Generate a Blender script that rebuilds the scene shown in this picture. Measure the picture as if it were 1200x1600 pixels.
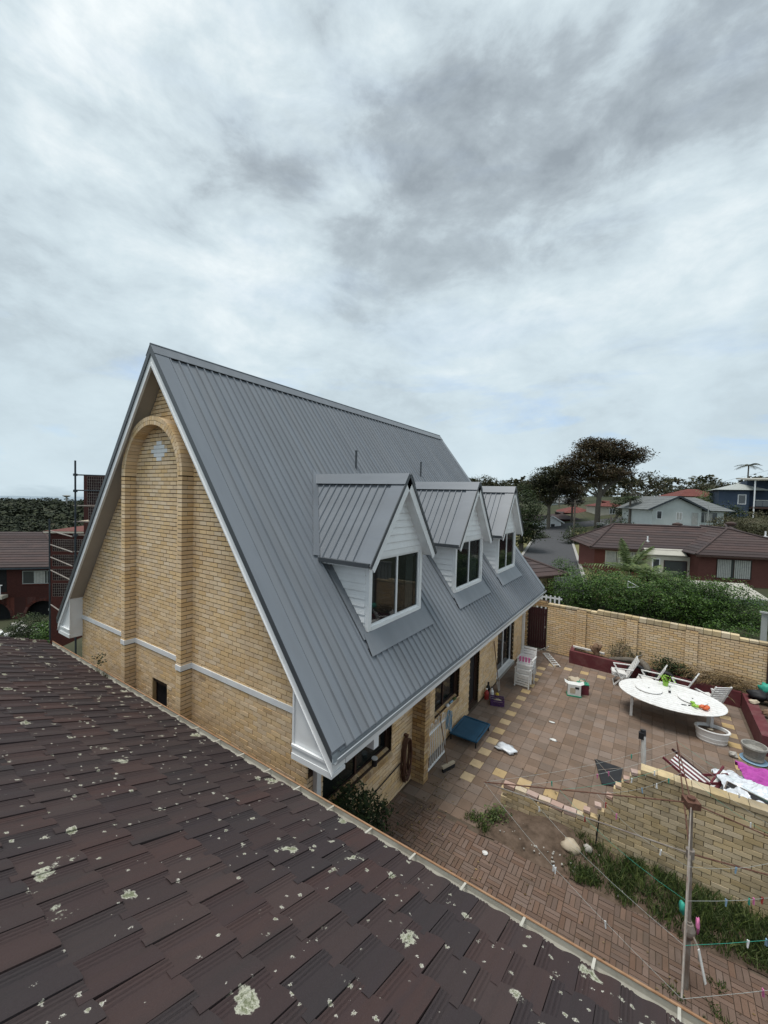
import bpy, bmesh, math, random
from mathutils import Vector, Matrix, noise
random.seed(7)
sc = bpy.context.scene
C = sc.collection
for o in list(bpy.data.objects): bpy.data.objects.remove(o)

# ---------------------------------------------------------------- camera
FPX = 632.0                                   # focal length in pixels of the 1200 x 1600 photograph
def _ray(x, y): return Vector((x-600.0, 800.0-y, -FPX))
_Y = _ray(1021, 787).normalized()             # along the house
_nX = _ray(-350, 750); _nX = (_nX - _Y*_nX.dot(_Y)).normalized()
_X = -_nX; _Z = _X.cross(_Y)
CAM = Vector((0, 0, 6.5))
W2C = Matrix((_X, _Y, _Z)).transposed(); C2W = W2C.transposed()
cd = bpy.data.cameras.new('camera'); cam = bpy.data.objects.new('camera', cd); C.objects.link(cam)
cd.sensor_fit = 'VERTICAL'; cd.sensor_height = 34.6; cd.lens = FPX/1600*34.6
cd.clip_start = 0.05; cd.clip_end = 12000
cam.matrix_world = Matrix.Translation(CAM) @ C2W.to_4x4()
sc.camera = cam
def proj(p):
    q = W2C @ (Vector(p)-CAM)
    if q.z > -0.05: return None
    return (600+FPX*q.x/-q.z, 800-FPX*q.y/-q.z, -q.z)
def at(x, y, d): return CAM + (C2W @ _ray(x, y)) * (d/FPX)      # point seen at a pixel at a given distance
def gp(x, y, z=0.0):                                            # point seen at a pixel on a level plane
    d = C2W @ _ray(x, y); return CAM + d*((z-CAM.z)/d.z)
def plane_y(x, y, Y):
    d = C2W @ _ray(x, y); return CAM + d*(Y/d.y)
def plane_x(x, y, X):
    d = C2W @ _ray(x, y); return CAM + d*(X/d.x)
FW = Vector((-0.5535, 0.8328, 0)).normalized(); RT = Vector((0.8328, 0.5535, 0)).normalized()

# ---------------------------------------------------------------- world and sun
SUN_EL, SUN_AZ = math.radians(76), math.radians(205)            # azimuth clockwise from +Y
w = bpy.data.worlds.new('World'); sc.world = w; w.use_nodes = True
nt = w.node_tree; nt.nodes.clear()
def N(t, **k):
    n = nt.nodes.new(t)
    for a, b in k.items(): setattr(n, a, b)
    return n
L = lambda a, b: nt.links.new(a, b)
out = N('ShaderNodeOutputWorld'); bg = N('ShaderNodeBackground')
sky = N('ShaderNodeTexSky', sky_type='NISHITA', sun_disc=False, sun_elevation=SUN_EL, sun_rotation=SUN_AZ, altitude=60, air_density=1.0, dust_density=1.5, ozone_density=1.0)
tc = N('ShaderNodeTexCoord'); sep = N('ShaderNodeSeparateXYZ'); L(tc.outputs['Generated'], sep.inputs[0])
def M(op, a, b=None, c=None, clamp=False):
    n = N('ShaderNodeMath', operation=op, use_clamp=clamp)
    for i, v in enumerate((a, b, c)):
        if v is None: continue
        if isinstance(v, (int, float)): n.inputs[i].default_value = v
        else: L(v, n.inputs[i])
    return n.outputs[0]
def cloud(scale, detail, rough, dist, loc, sq):
    mp = N('ShaderNodeMapping'); mp.inputs['Location'].default_value = loc; mp.inputs['Scale'].default_value = (1.0, 1.0, sq); mp.inputs['Rotation'].default_value = (0, 0, 0.6)
    L(tc.outputs['Generated'], mp.inputs[0])
    n = N('ShaderNodeTexNoise'); n.inputs['Scale'].default_value = scale; n.inputs['Detail'].default_value = detail
    n.inputs['Roughness'].default_value = rough; n.inputs['Distortion'].default_value = dist
    L(mp.outputs[0], n.inputs['Vector']); return n.outputs[0]
def ramp(x, pts):
    r = N('ShaderNodeValToRGB'); e = r.color_ramp.elements
    while len(e) < len(pts): e.new(0.5)
    for i, (p, c) in enumerate(pts): e[i].position = p; e[i].color = (*c, 1) if len(c) == 3 else c
    L(x, r.inputs[0]); return r.outputs[0]
SKYLOC = ((4.3, 5.1, 0.7), (2.3, 2.4, 3.0), (4.4, 2.4, 0.0))
n1 = cloud(1.9, 7, 0.52, 0.2, SKYLOC[0], 1.5); n2 = cloud(5.2, 15, 0.62, 0.2, SKYLOC[1], 2.0); n3 = cloud(2.6, 10, 0.58, 0.3, SKYLOC[2], 4.0)
mixv = M('ADD', M('MULTIPLY', n1, 0.62), M('MULTIPLY', n2, 0.38))
ccol = ramp(mixv, [(0.385, (0.31, 0.36, 0.405)), (0.45, (0.42, 0.485, 0.535)), (0.50, (0.555, 0.645, 0.70)), (0.55, (0.655, 0.755, 0.805)), (0.64, (0.89, 0.95, 0.97))])
# paler, smoother veil towards the horizon
hz = ramp(sep.outputs[2], [(0.0, (0.85,)*3), (0.12, (0.75,)*3), (0.34, (0.38,)*3), (0.60, (0.0,)*3)])
mh = N('ShaderNodeMixRGB'); L(hz, mh.inputs[0]); L(ccol, mh.inputs[1]); mh.inputs[2].default_value = (0.62, 0.745, 0.81, 1)
# gaps of blue sky between the clouds
lowz = ramp(sep.outputs[2], [(0.0, (1,)*3), (0.16, (0.9,)*3), (0.34, (0.12,)*3)])
gap = M('MULTIPLY', ramp(n3, [(0.53, (0,)*3), (0.68, (0.5,)*3)]), lowz)
sk = N('ShaderNodeMixRGB', blend_type='MULTIPLY'); sk.inputs[0].default_value = 1; L(sky.outputs[0], sk.inputs[1]); sk.inputs[2].default_value = (0.10, 0.145, 0.21, 1)
mx = N('ShaderNodeMixRGB'); L(gap, mx.inputs[0]); L(mh.outputs[0], mx.inputs[1]); L(sk.outputs[0], mx.inputs[2])
L(mx.outputs[0], bg.inputs[0]); bg.inputs[1].default_value = 0.53; L(bg.outputs[0], out.inputs[0])
sl = bpy.data.lights.new('sun', 'SUN'); sl.energy = 1.5; sl.angle = math.radians(25); sl.color = (1, 0.97, 0.92)
so = bpy.data.objects.new('sun', sl); C.objects.link(so)
sd = Vector((math.sin(SUN_AZ)*math.cos(SUN_EL), math.cos(SUN_AZ)*math.cos(SUN_EL), math.sin(SUN_EL)))
so.rotation_euler = sd.to_track_quat('Z', 'Y').to_euler(); so.location = (0, -20, 40)
sc.view_settings.view_transform = 'Standard'; sc.view_settings.look = 'None'; sc.view_settings.gamma = 1; sc.view_settings.exposure = 0.98
sc.view_settings.use_curve_mapping = False

# ---------------------------------------------------------------- materials
def material(name, cols, scale=6.0, rough=0.8, bump=0.0, bscale=40.0, rnd=0.0, metal=0.0, spec=0.35, detail=6, trans=0.0, lichen=False, stretch=None, dirt=None):
    """cols: colour stops mixed by noise; rnd: brightness change from piece to piece; dirt: (colour, scale, amount)"""
    m = bpy.data.materials.new(name); m.use_nodes = True; t = m.node_tree; t.nodes.clear()
    def n(ty, **k):
        x = t.nodes.new(ty)
        for a, b in k.items(): setattr(x, a, b)
        return x
    def ln(a, b): t.links.new(a, b)
    def mm(op, a, b=0.0):
        x = n('ShaderNodeMath', operation=op)
        for i, v in enumerate((a, b)):
            if isinstance(v, (int, float)): x.inputs[i].default_value = v
            else: ln(v, x.inputs[i])
        return x.outputs[0]
    o = n('ShaderNodeOutputMaterial'); b = n('ShaderNodeBsdfPrincipled'); ln(b.outputs[0], o.inputs[0])
    geo = n('ShaderNodeNewGeometry'); pos = geo.outputs['Position']
    if stretch:
        mp = n('ShaderNodeMapping'); mp.inputs['Scale'].default_value = stretch; ln(pos, mp.inputs[0]); pos2 = mp.outputs[0]
    else: pos2 = pos
    nz = n('ShaderNodeTexNoise'); nz.inputs['Scale'].default_value = scale; nz.inputs['Detail'].default_value = detail; nz.inputs['Roughness'].default_value = 0.6
    ln(pos2, nz.inputs['Vector'])
    r = n('ShaderNodeValToRGB'); e = r.color_ramp.elements
    while len(e) < len(cols): e.new(0.5)
    for i, c in enumerate(cols):
        e[i].position = 0.32+0.36*i/max(1, len(cols)-1); e[i].color = (*c, 1)
    col = r.outputs[0]
    if rnd:
        oi = n('ShaderNodeObjectInfo')
        rv = mm('FRACT', mm('ADD', oi.outputs['Random'], geo.outputs['Random Per Island']))
        fac = mm('ADD', mm('MULTIPLY', nz.outputs[0], 0.55), mm('MULTIPLY', mm('SUBTRACT', rv, 0.0), 0.45)) if len(cols) > 2 else nz.outputs[0]
        ln(fac, r.inputs[0])
        hv = n('ShaderNodeHueSaturation'); ln(mm('ADD', mm('MULTIPLY', rv, 2*rnd), 1-rnd), hv.inputs['Value'])
        ln(mm('ADD', mm('MULTIPLY', mm('FRACT', mm('MULTIPLY', rv, 7.13)), 0.3*rnd), 0.5-0.15*rnd*0.5-0.05*rnd), hv.inputs['Hue']) if False else None
        ln(mm('ADD', mm('MULTIPLY', mm('FRACT', mm('MULTIPLY', rv, 7.13)), 0.3), 0.85), hv.inputs['Saturation'])
        ln(col, hv.inputs['Color']); col = hv.outputs[0]
    else: ln(nz.outputs[0], r.inputs[0])
    if dirt:
        dc, ds, da = dirt
        dn = n('ShaderNodeTexNoise'); dn.inputs['Scale'].default_value = ds; dn.inputs['Detail'].default_value = 8; dn.inputs['Roughness'].default_value = 0.65; ln(pos2, dn.inputs['Vector'])
        dr = n('ShaderNodeValToRGB'); dr.color_ramp.elements[0].position = 0.48; dr.color_ramp.elements[1].position = 0.68; ln(dn.outputs[0], dr.inputs[0])
        mxx = n('ShaderNodeMixRGB'); ln(mm('MULTIPLY', dr.outputs[0], da), mxx.inputs[0]); ln(col, mxx.inputs[1]); mxx.inputs[2].default_value = (*dc, 1); col = mxx.outputs[0]
    if lichen:
        last = None
        for vs, thr, rad, lc in ((5.2, 0.74, 0.27, (0.38, 0.37, 0.31)), (2.3, 0.66, 0.20, (0.36, 0.36, 0.29)), (15.0, 0.84, 0.30, (0.46, 0.44, 0.39))):
            wn = n('ShaderNodeTexNoise'); wn.inputs['Scale'].default_value = vs*4.5; wn.inputs['Detail'].default_value = 6; wn.inputs['Roughness'].default_value = 0.65; ln(pos, wn.inputs['Vector'])
            va = n('ShaderNodeVectorMath', operation='SCALE'); ln(wn.outputs['Color'], va.inputs[0]); va.inputs['Scale'].default_value = 0.85/vs
            vb = n('ShaderNodeVectorMath', operation='ADD'); ln(pos, vb.inputs[0]); ln(va.outputs[0], vb.inputs[1])
            vo = n('ShaderNodeTexVoronoi', feature='F1'); vo.inputs['Scale'].default_value = vs; ln(vb.outputs[0], vo.inputs['Vector'])
            cs = n('ShaderNodeSeparateColor'); ln(vo.outputs['Color'], cs.inputs[0])
            on_ = mm('GREATER_THAN', cs.outputs[0], thr)
            rr = mm('MULTIPLY', mm('ADD', mm('MULTIPLY', cs.outputs[1], 0.9), 0.25), rad)
            ins = n('ShaderNodeMapRange'); ins.clamp = True
            ln(mm('SUBTRACT', rr, vo.outputs['Distance']), ins.inputs[0]); ins.inputs[1].default_value = 0.0; ins.inputs[2].default_value = 0.05
            fn = n('ShaderNodeTexNoise'); fn.inputs['Scale'].default_value = 120; fn.inputs['Detail'].default_value = 3; ln(pos, fn.inputs['Vector'])
            k = mm('MULTIPLY', mm('MULTIPLY', ins.outputs[0], on_), mm('ADD', mm('MULTIPLY', fn.outputs[0], 0.9), 0.45))
            k = mm('MINIMUM', k, 0.95)
            mxx = n('ShaderNodeMixRGB'); ln(k, mxx.inputs[0]); ln(col, mxx.inputs[1])
            lr = n('ShaderNodeValToRGB'); lr.color_ramp.elements[0].color = (lc[0]*0.45, lc[1]*0.5, lc[2]*0.35, 1); lr.color_ramp.elements[1].color = (*[c*1.35 for c in lc], 1)
            lr.color_ramp.elements[0].position = 0.35; lr.color_ramp.elements[1].position = 0.70
            rim = n('ShaderNodeMapRange'); rim.clamp = True; ln(mm('SUBTRACT', rr, vo.outputs['Distance']), rim.inputs[0]); rim.inputs[1].default_value = 0.03; rim.inputs[2].default_value = 0.13; rim.inputs[3].default_value = 0.45; rim.inputs[4].default_value = 0.0
            ln(mm('ADD', mm('MULTIPLY', fn.outputs[0], 0.75), rim.outputs[0]), lr.inputs[0]); ln(lr.outputs[0], mxx.inputs[2])
            col = mxx.outputs[0]; last = k
    ln(col, b.inputs['Base Color'])
    b.inputs['Roughness'].default_value = rough; b.inputs['Metallic'].default_value = metal
    b.inputs['Specular IOR Level'].default_value = spec
    if bump:
        bn = n('ShaderNodeTexNoise'); bn.inputs['Scale'].default_value = bscale; bn.inputs['Detail'].default_value = 5; ln(pos2, bn.inputs['Vector'])
        bb = n('ShaderNodeBump'); bb.inputs['Strength'].default_value = bump; bb.inputs['Distance'].default_value = 0.02; ln(bn.outputs[0], bb.inputs['Height']); ln(bb.outputs[0], b.inputs['Normal'])
    if trans:
        tr = n('ShaderNodeBsdfTranslucent'); ln(col, tr.inputs[0]); ms = n('ShaderNodeMixShader'); ms.inputs[0].default_value = trans
        ln(b.outputs[0], ms.inputs[1]); ln(tr.outputs[0], ms.inputs[2]); ln(ms.outputs[0], o.inputs[0])
    return m
def glass_mat(name, tint, rough=0.03, alpha=0.75):
    m = bpy.data.materials.new(name); m.use_nodes = True; t = m.node_tree; b = t.nodes['Principled BSDF']
    b.inputs['Base Color'].default_value = (*tint, 1); b.inputs['Roughness'].default_value = rough; b.inputs['Specular IOR Level'].default_value = 0.9
    if alpha < 1:
        tr = t.nodes.new('ShaderNodeBsdfTransparent'); tr.inputs[0].default_value = (0.75, 0.8, 0.8, 1)
        ms = t.nodes.new('ShaderNodeMixShader'); ms.inputs[0].default_value = alpha
        t.links.new(tr.outputs[0], ms.inputs[1]); t.links.new(b.outputs[0], ms.inputs[2]); t.links.new(ms.outputs[0], t.nodes['Material Output'].inputs[0])
    return m
MT = {}
def defm(key, *a, **k): MT[key] = material(key, *a, **k)
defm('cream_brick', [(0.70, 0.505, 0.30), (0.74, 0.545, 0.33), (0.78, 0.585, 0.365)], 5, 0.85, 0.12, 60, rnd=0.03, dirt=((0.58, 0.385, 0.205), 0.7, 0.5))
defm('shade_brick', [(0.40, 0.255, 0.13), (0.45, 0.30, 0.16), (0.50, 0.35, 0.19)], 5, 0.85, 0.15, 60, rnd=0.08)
defm('old_brick', [(0.46, 0.36, 0.215), (0.51, 0.405, 0.25), (0.57, 0.46, 0.295)], 5, 0.9, 0.25, 50, rnd=0.08, dirt=((0.10, 0.085, 0.06), 1.6, 0.55))
defm('mortar', [(0.045, 0.027, 0.017), (0.07, 0.043, 0.027)], 12, 0.95, 0.3)
defm('pale_mortar', [(0.20, 0.15, 0.10), (0.27, 0.21, 0.15)], 12, 0.95, 0.3)
defm('red_brick', [(0.060, 0.020, 0.017), (0.090, 0.030, 0.024), (0.125, 0.043, 0.033)], 9, 0.85, 0.2, 30, rnd=0.15)
defm('white_paint', [(0.78, 0.79, 0.80), (0.83, 0.84, 0.84)], 3, 0.45, dirt=((0.5, 0.49, 0.46), 2.0, 0.25))
defm('old_white', [(0.58, 0.57, 0.55), (0.72, 0.71, 0.69)], 6, 0.6, dirt=((0.33, 0.30, 0.26), 5.0, 0.4))
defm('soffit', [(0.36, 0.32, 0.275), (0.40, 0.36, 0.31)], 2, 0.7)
defm('roof_metal', [(0.155, 0.170, 0.190), (0.185, 0.202, 0.224)], 1.6, 0.38, spec=0.35, rnd=0.03, stretch=(.6, 4, .6), dirt=((0.132, 0.143, 0.158), 0.8, 0.6))
defm('roof_trim', [(0.055, 0.062, 0.07), (0.07, 0.077, 0.085)], 2, 0.4, spec=0.5)
defm('gutter_metal', [(0.33, 0.36, 0.385), (0.38, 0.41, 0.43)], 2, 0.4, spec=0.5)
defm('tile', [(0.043, 0.033, 0.035), (0.047, 0.034, 0.034), (0.049, 0.034, 0.034), (0.056, 0.036, 0.034)], 1.0, 0.72, 0.3, 30, rnd=0.08, stretch=(9, 1.3, 1.3), lichen=True, dirt=((0.034, 0.031, 0.032), 0.5, 0.6), spec=0.25)
defm('far_tile', [(0.058, 0.040, 0.038), (0.075, 0.05, 0.046), (0.045, 0.034, 0.034)], 0.8, 0.8, 0.2, 20, rnd=0.22)
defm('old_gutter', [(0.42, 0.40, 0.345), (0.50, 0.48, 0.42)], 3, 0.6, dirt=((0.26, 0.23, 0.18), 4, 0.6))
defm('rust_lip', [(0.25, 0.13, 0.065), (0.36, 0.22, 0.13)], 8, 0.75)
defm('rust', [(0.085, 0.038, 0.026), (0.15, 0.075, 0.05)], 20, 0.8, 0.3, 80)
defm('galv', [(0.20, 0.17, 0.145), (0.34, 0.31, 0.28)], 14, 0.6, metal=0.2, dirt=((0.14, 0.08, 0.055), 7, 0.75))
defm('paver', [(0.165, 0.117, 0.087), (0.187, 0.134, 0.102), (0.208, 0.152, 0.118)], 4, 0.9, 0.3, 50, rnd=0.05, dirt=((0.115, 0.092, 0.075), 0.9, 0.55))
defm('yellow_paver', [(0.40, 0.29, 0.155), (0.47, 0.35, 0.20)], 4, 0.9, 0.2, 50, rnd=0.10, dirt=((0.25, 0.19, 0.12), 3, 0.5))
defm('path_brick', [(0.135, 0.088, 0.066), (0.15, 0.099, 0.075), (0.165, 0.111, 0.086)], 5, 0.9, 0.3, 60, rnd=0.07, dirt=((0.10, 0.075, 0.055), 1.1, 0.6))
defm('pink_mortar', [(0.42, 0.29, 0.24), (0.50, 0.38, 0.33), (0.46, 0.37, 0.24)], 9, 0.9, 0.4, 30, rnd=0.1)
defm('sand_joint', [(0.09, 0.068, 0.05), (0.125, 0.094, 0.07)], 9, 1.0, 0.3)
defm('soil', [(0.055, 0.038, 0.026), (0.10, 0.07, 0.05), (0.14, 0.10, 0.075)], 5, 1.0, 0.8, 25)
defm('maroon_paint', [(0.10, 0.022, 0.028), (0.13, 0.032, 0.037)], 3, 0.7, dirt=((0.17, 0.085, 0.08), 2.5, 0.6))
defm('maroon_wood', [(0.030, 0.008, 0.010), (0.045, 0.012, 0.014)], 5, 0.6)
defm('dark_frame', [(0.045, 0.024, 0.018), (0.06, 0.032, 0.024)], 5, 0.5)
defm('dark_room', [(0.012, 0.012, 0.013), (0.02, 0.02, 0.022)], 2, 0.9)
defm('curtain', [(0.42, 0.41, 0.38), (0.55, 0.54, 0.50)], 5, 0.9)
defm('grass', [(0.045, 0.075, 0.020), (0.07, 0.11, 0.030), (0.13, 0.16, 0.055)], 3, 0.8, rnd=0.25, trans=0.25)
defm('dry_grass', [(0.13, 0.12, 0.05), (0.17, 0.16, 0.07)], 1, 0.95, 0.3)
defm('leaf_hedge', [(0.028, 0.062, 0.012), (0.050, 0.105, 0.020), (0.095, 0.165, 0.036)], 1.2, 0.5, rnd=0.35, trans=0.25)
defm('leaf_dark', [(0.018, 0.030, 0.010), (0.030, 0.046, 0.016), (0.042, 0.06, 0.02)], 0.5, 0.7, rnd=0.3, trans=0.2)
defm('leaf_gum', [(0.026, 0.034, 0.014), (0.042, 0.048, 0.020), (0.065, 0.056, 0.027)], 0.25, 0.7, rnd=0.3, trans=0.2)
defm('leaf_brown', [(0.050, 0.036, 0.017), (0.075, 0.048, 0.024), (0.042, 0.040, 0.018)], 0.3, 0.75, rnd=0.3, trans=0.15)
defm('leaf_olive', [(0.05, 0.055, 0.025), (0.075, 0.075, 0.036), (0.095, 0.085, 0.045)], 0.6, 0.7, rnd=0.3, trans=0.2)
defm('leaf_palm', [(0.07, 0.11, 0.03), (0.11, 0.155, 0.055), (0.17, 0.20, 0.09)], 1.5, 0.5, rnd=0.25, trans=0.25)
defm('far_wood', [(0.014, 0.021, 0.011), (0.023, 0.031, 0.016), (0.034, 0.040, 0.020)], 0.05, 0.9, rnd=0.3)
defm('dead_leaf', [(0.10, 0.065, 0.03), (0.16, 0.11, 0.055), (0.22, 0.16, 0.085)], 3, 0.9, rnd=0.3, trans=0.1)
defm('bark', [(0.10, 0.085, 0.07), (0.17, 0.15, 0.125)], 6, 0.95, 0.6, 12)
defm('terrain', [(0.028, 0.034, 0.016), (0.045, 0.05, 0.024), (0.07, 0.062, 0.038)], 0.06, 1.0)
defm('asphalt', [(0.052, 0.052, 0.055), (0.068, 0.068, 0.072)], 2, 0.9, 0.2, 30)
defm('concrete', [(0.30, 0.29, 0.27), (0.38, 0.365, 0.34)], 2, 0.9, 0.2, 20, dirt=((0.2, 0.19, 0.17), 1.5, 0.4))
defm('water', [(0.20, 0.26, 0.31), (0.24, 0.30, 0.35)], 0.004, 0.5)
defm('grey_board', [(0.50, 0.53, 0.51), (0.56, 0.59, 0.57)], 1, 0.7)
defm('grey_roof', [(0.13, 0.14, 0.14), (0.17, 0.18, 0.18)], 0.8, 0.7)
defm('blue_board', [(0.05, 0.075, 0.12), (0.065, 0.09, 0.14)], 1, 0.7)
defm('red_roof', [(0.12, 0.034, 0.028), (0.16, 0.05, 0.038)], 1, 0.8)
defm('plastic_white', [(0.70, 0.695, 0.68), (0.77, 0.765, 0.75)], 6, 0.45, dirt=((0.45, 0.41, 0.37), 9.0, 0.35))
defm('plastic_sheet', [(0.55, 0.58, 0.62), (0.72, 0.75, 0.79)], 6, 0.25, 0.5, 14, spec=0.6)
defm('magenta', [(0.33, 0.05, 0.27), (0.45, 0.08, 0.37)], 5, 0.8, 0.2, 20)
defm('maroon_cloth', [(0.11, 0.02, 0.03), (0.15, 0.03, 0.04)], 6, 0.8)
defm('blue_cloth', [(0.016, 0.065, 0.12), (0.024, 0.085, 0.15)], 4, 0.75, 0.2, 60)
defm('black', [(0.012, 0.012, 0.014), (0.022, 0.022, 0.025)], 6, 0.6)
defm('hose_brown', [(0.085, 0.04, 0.026), (0.12, 0.06, 0.04)], 10, 0.6)
defm('wood_old', [(0.15, 0.09, 0.055), (0.22, 0.14, 0.09)], 8, 0.85, 0.3, 40)
defm('wood_pale', [(0.40, 0.33, 0.24), (0.50, 0.43, 0.33)], 8, 0.85)
defm('purple_plastic', [(0.075, 0.035, 0.11), (0.10, 0.045, 0.14)], 5, 0.5)
defm('green_plastic', [(0.03, 0.22, 0.13), (0.04, 0.28, 0.17)], 5, 0.5)
defm('lime', [(0.22, 0.42, 0.04), (0.28, 0.50, 0.07)], 9, 0.5)
defm('orange', [(0.55, 0.10, 0.03), (0.62, 0.16, 0.06)], 9, 0.5)
defm('pink', [(0.62, 0.16, 0.36), (0.70, 0.22, 0.42)], 9, 0.5)
defm('teal', [(0.03, 0.30, 0.22), (0.05, 0.36, 0.27)], 9, 0.5)
defm('red_plastic', [(0.30, 0.03, 0.03), (0.36, 0.05, 0.045)], 9, 0.5)
defm('yellow', [(0.6, 0.42, 0.05), (0.65, 0.47, 0.08)], 9, 0.5)
defm('light_blue', [(0.20, 0.33, 0.45), (0.27, 0.40, 0.52)], 9, 0.6)
defm('stone_pot', [(0.22, 0.21, 0.19), (0.32, 0.31, 0.28)], 14, 0.95, 0.6, 30)
defm('paper', [(0.6, 0.6, 0.58), (0.72, 0.72, 0.70)], 8, 0.7)
defm('rock', [(0.28, 0.26, 0.23), (0.5, 0.48, 0.44)], 5, 0.95, 0.5, 15)
defm('cream_wall', [(0.52, 0.48, 0.40), (0.58, 0.54, 0.46)], 2, 0.8)
defm('pale_metal', [(0.36, 0.345, 0.295), (0.43, 0.41, 0.355)], 2, 0.6)
defm('fence_grey', [(0.36, 0.38, 0.36), (0.42, 0.44, 0.42)], 2, 0.5)
defm('mesh_red', [(0.028, 0.012, 0.014), (0.04, 0.016, 0.018)], 4, 0.8)
defm('scaffold_metal', [(0.035, 0.045, 0.055), (0.06, 0.07, 0.08)], 5, 0.6, metal=0.3)
MT['glass'] = glass_mat('glass', (0.012, 0.014, 0.016), 0.03, 0.72)
MT['glass_clear'] = glass_mat('glass_clear', (0.02, 0.024, 0.026), 0.03, 0.42)
MT['glass_far'] = glass_mat('glass_far', (0.05, 0.055, 0.06), 0.08, 1.0)

# ---------------------------------------------------------------- helpers
def ploc(p):
    v = Vector((0, 0, 0))
    while p is not None: v += p.location; p = p.parent
    return v
def obj_from(name, me, parent=None, loc=None):
    o = bpy.data.objects.new(name, me); C.objects.link(o)
    if parent is not None: o.parent = parent
    if loc is not None: o.location = loc
    return o
def tag(o, label=None, cat=None, group=None, kind=None):
    if label: o['label'] = label
    if cat: o['category'] = cat
    if group: o['group'] = group
    if kind: o['kind'] = kind
    return o
def thing(name, label, cat, loc=(0, 0, 0), group=None, rz=0.0):
    o = bpy.data.objects.new(name, None); C.objects.link(o); o.location = loc; o.rotation_euler = (0, 0, rz); o.empty_display_size = 0.2
    return tag(o, label, cat, group)
def dup(root, loc=None, rz=None, label=None, group=None):
    def cp(o, par):
        c = o.copy(); C.objects.link(c); c.parent = par
        for ch in list(o.children): cp(ch, c)
        return c
    r = cp(root, root.parent)
    if loc is not None: r.location = loc
    if rz is not None: r.rotation_euler = (0, 0, rz)
    if label: r['label'] = label
    if group: r['group'] = group
    return r
class MB:
    def __init__(s): s.v = []; s.f = []; s.m = []; s.cur = 0
    def add(s, vs, fs):
        b = len(s.v); s.v += [tuple(x) for x in vs]
        for f in fs: s.f.append(tuple(b+i for i in f)); s.m.append(s.cur)
        return s
    def hexa(s, p): return s.add(p, [(0, 3, 2, 1), (4, 5, 6, 7), (0, 1, 5, 4), (1, 2, 6, 5), (2, 3, 7, 6), (3, 0, 4, 7)])
    def box(s, c, d, R=None):
        c = Vector(c); p = []
        for z in (-.5, .5):
            for x, y in ((-.5, -.5), (.5, -.5), (.5, .5), (-.5, .5)):
                q = Vector((x*d[0], y*d[1], z*d[2]))
                p.append(c+(R @ q if R else q))
        return s.hexa(p)
    def bx(s, x0, x1, y0, y1, z0, z1): return s.box(((x0+x1)/2, (y0+y1)/2, (z0+z1)/2), (abs(x1-x0), abs(y1-y0), abs(z1-z0)))
    def prism(s, poly, axis, a, b):
        """poly: 2d points in the two other axes (xyz order), extruded along axis"""
        def P(q, t):
            l = list(q); l.insert(axis, t); return tuple(l)
        n = len(poly); vs = [P(q, a) for q in poly]+[P(q, b) for q in poly]
        return s.add(vs, [tuple(range(n))[::-1], tuple(range(n, 2*n))]+[(i, (i+1) % n, n+(i+1) % n, n+i) for i in range(n)])
    def bar(s, p, q, w, h, up=(0, 0, 1)):
        p = Vector(p); q = Vector(q); d = (q-p).normalized(); u = Vector(up)
        sx = d.cross(u)
        if sx.length < 1e-4: sx = d.cross(Vector((1, 0, 0)))
        sx.normalize(); uu = sx.cross(d)
        a = sx*w/2; b = uu*h/2
        return s.hexa([p-a-b, p+a-b, q+a-b, q-a-b, p-a+b, p+a+b, q+a+b, q-a+b])
    def tube(s, p, q, r, n=8, r2=None, cap=True):
        p = Vector(p); q = Vector(q); d = (q-p).normalized(); r2 = r if r2 is None else r2
        x = d.orthogonal().normalized(); y = d.cross(x); vs = []
        for c, rr in ((p, r), (q, r2)):
            for i in range(n):
                a = 2*math.pi*i/n; vs.append(c+(x*math.cos(a)+y*math.sin(a))*rr)
        fs = [(i, (i+1) % n, n+(i+1) % n, n+i) for i in range(n)]
        if cap: fs += [tuple(range(n))[::-1], tuple(range(n, 2*n))]
        return s.add(vs, fs)
    def path(s, pts, r, n=6, taper=None):
        pts = [Vector(p) for p in pts]; vs = []; fs = []; m = len(pts); x = None
        for k, p in enumerate(pts):
            d = (pts[min(k+1, m-1)]-pts[max(k-1, 0)]).normalized()
            x = d.orthogonal().normalized() if x is None else (x-d*x.dot(d)).normalized()
            y = d.cross(x); rr = r if taper is None else r+(taper-r)*k/(m-1)
            for i in range(n):
                a = 2*math.pi*i/n; vs.append(p+(x*math.cos(a)+y*math.sin(a))*rr)
        for k in range(m-1):
            for i in range(n): fs.append((k*n+i, k*n+(i+1) % n, (k+1)*n+(i+1) % n, (k+1)*n+i))
        fs += [tuple(range(n))[::-1], tuple(range((m-1)*n, m*n))]
        return s.add(vs, fs)
    def lathe(s, c, prof, n=20, sx=1.0, sy=1.0):
        vs = []; fs = []; m = len(prof)
        for r, z in prof:
            for i in range(n):
                a = 2*math.pi*i/n; vs.append((c[0]+r*sx*math.cos(a), c[1]+r*sy*math.sin(a), c[2]+z))
        for k in range(m-1):
            for i in range(n): fs.append((k*n+i, k*n+(i+1) % n, (k+1)*n+(i+1) % n, (k+1)*n+i))
        fs += [tuple(range(n))[::-1], tuple(range((m-1)*n, m*n))]
        return s.add(vs, fs)
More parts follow.
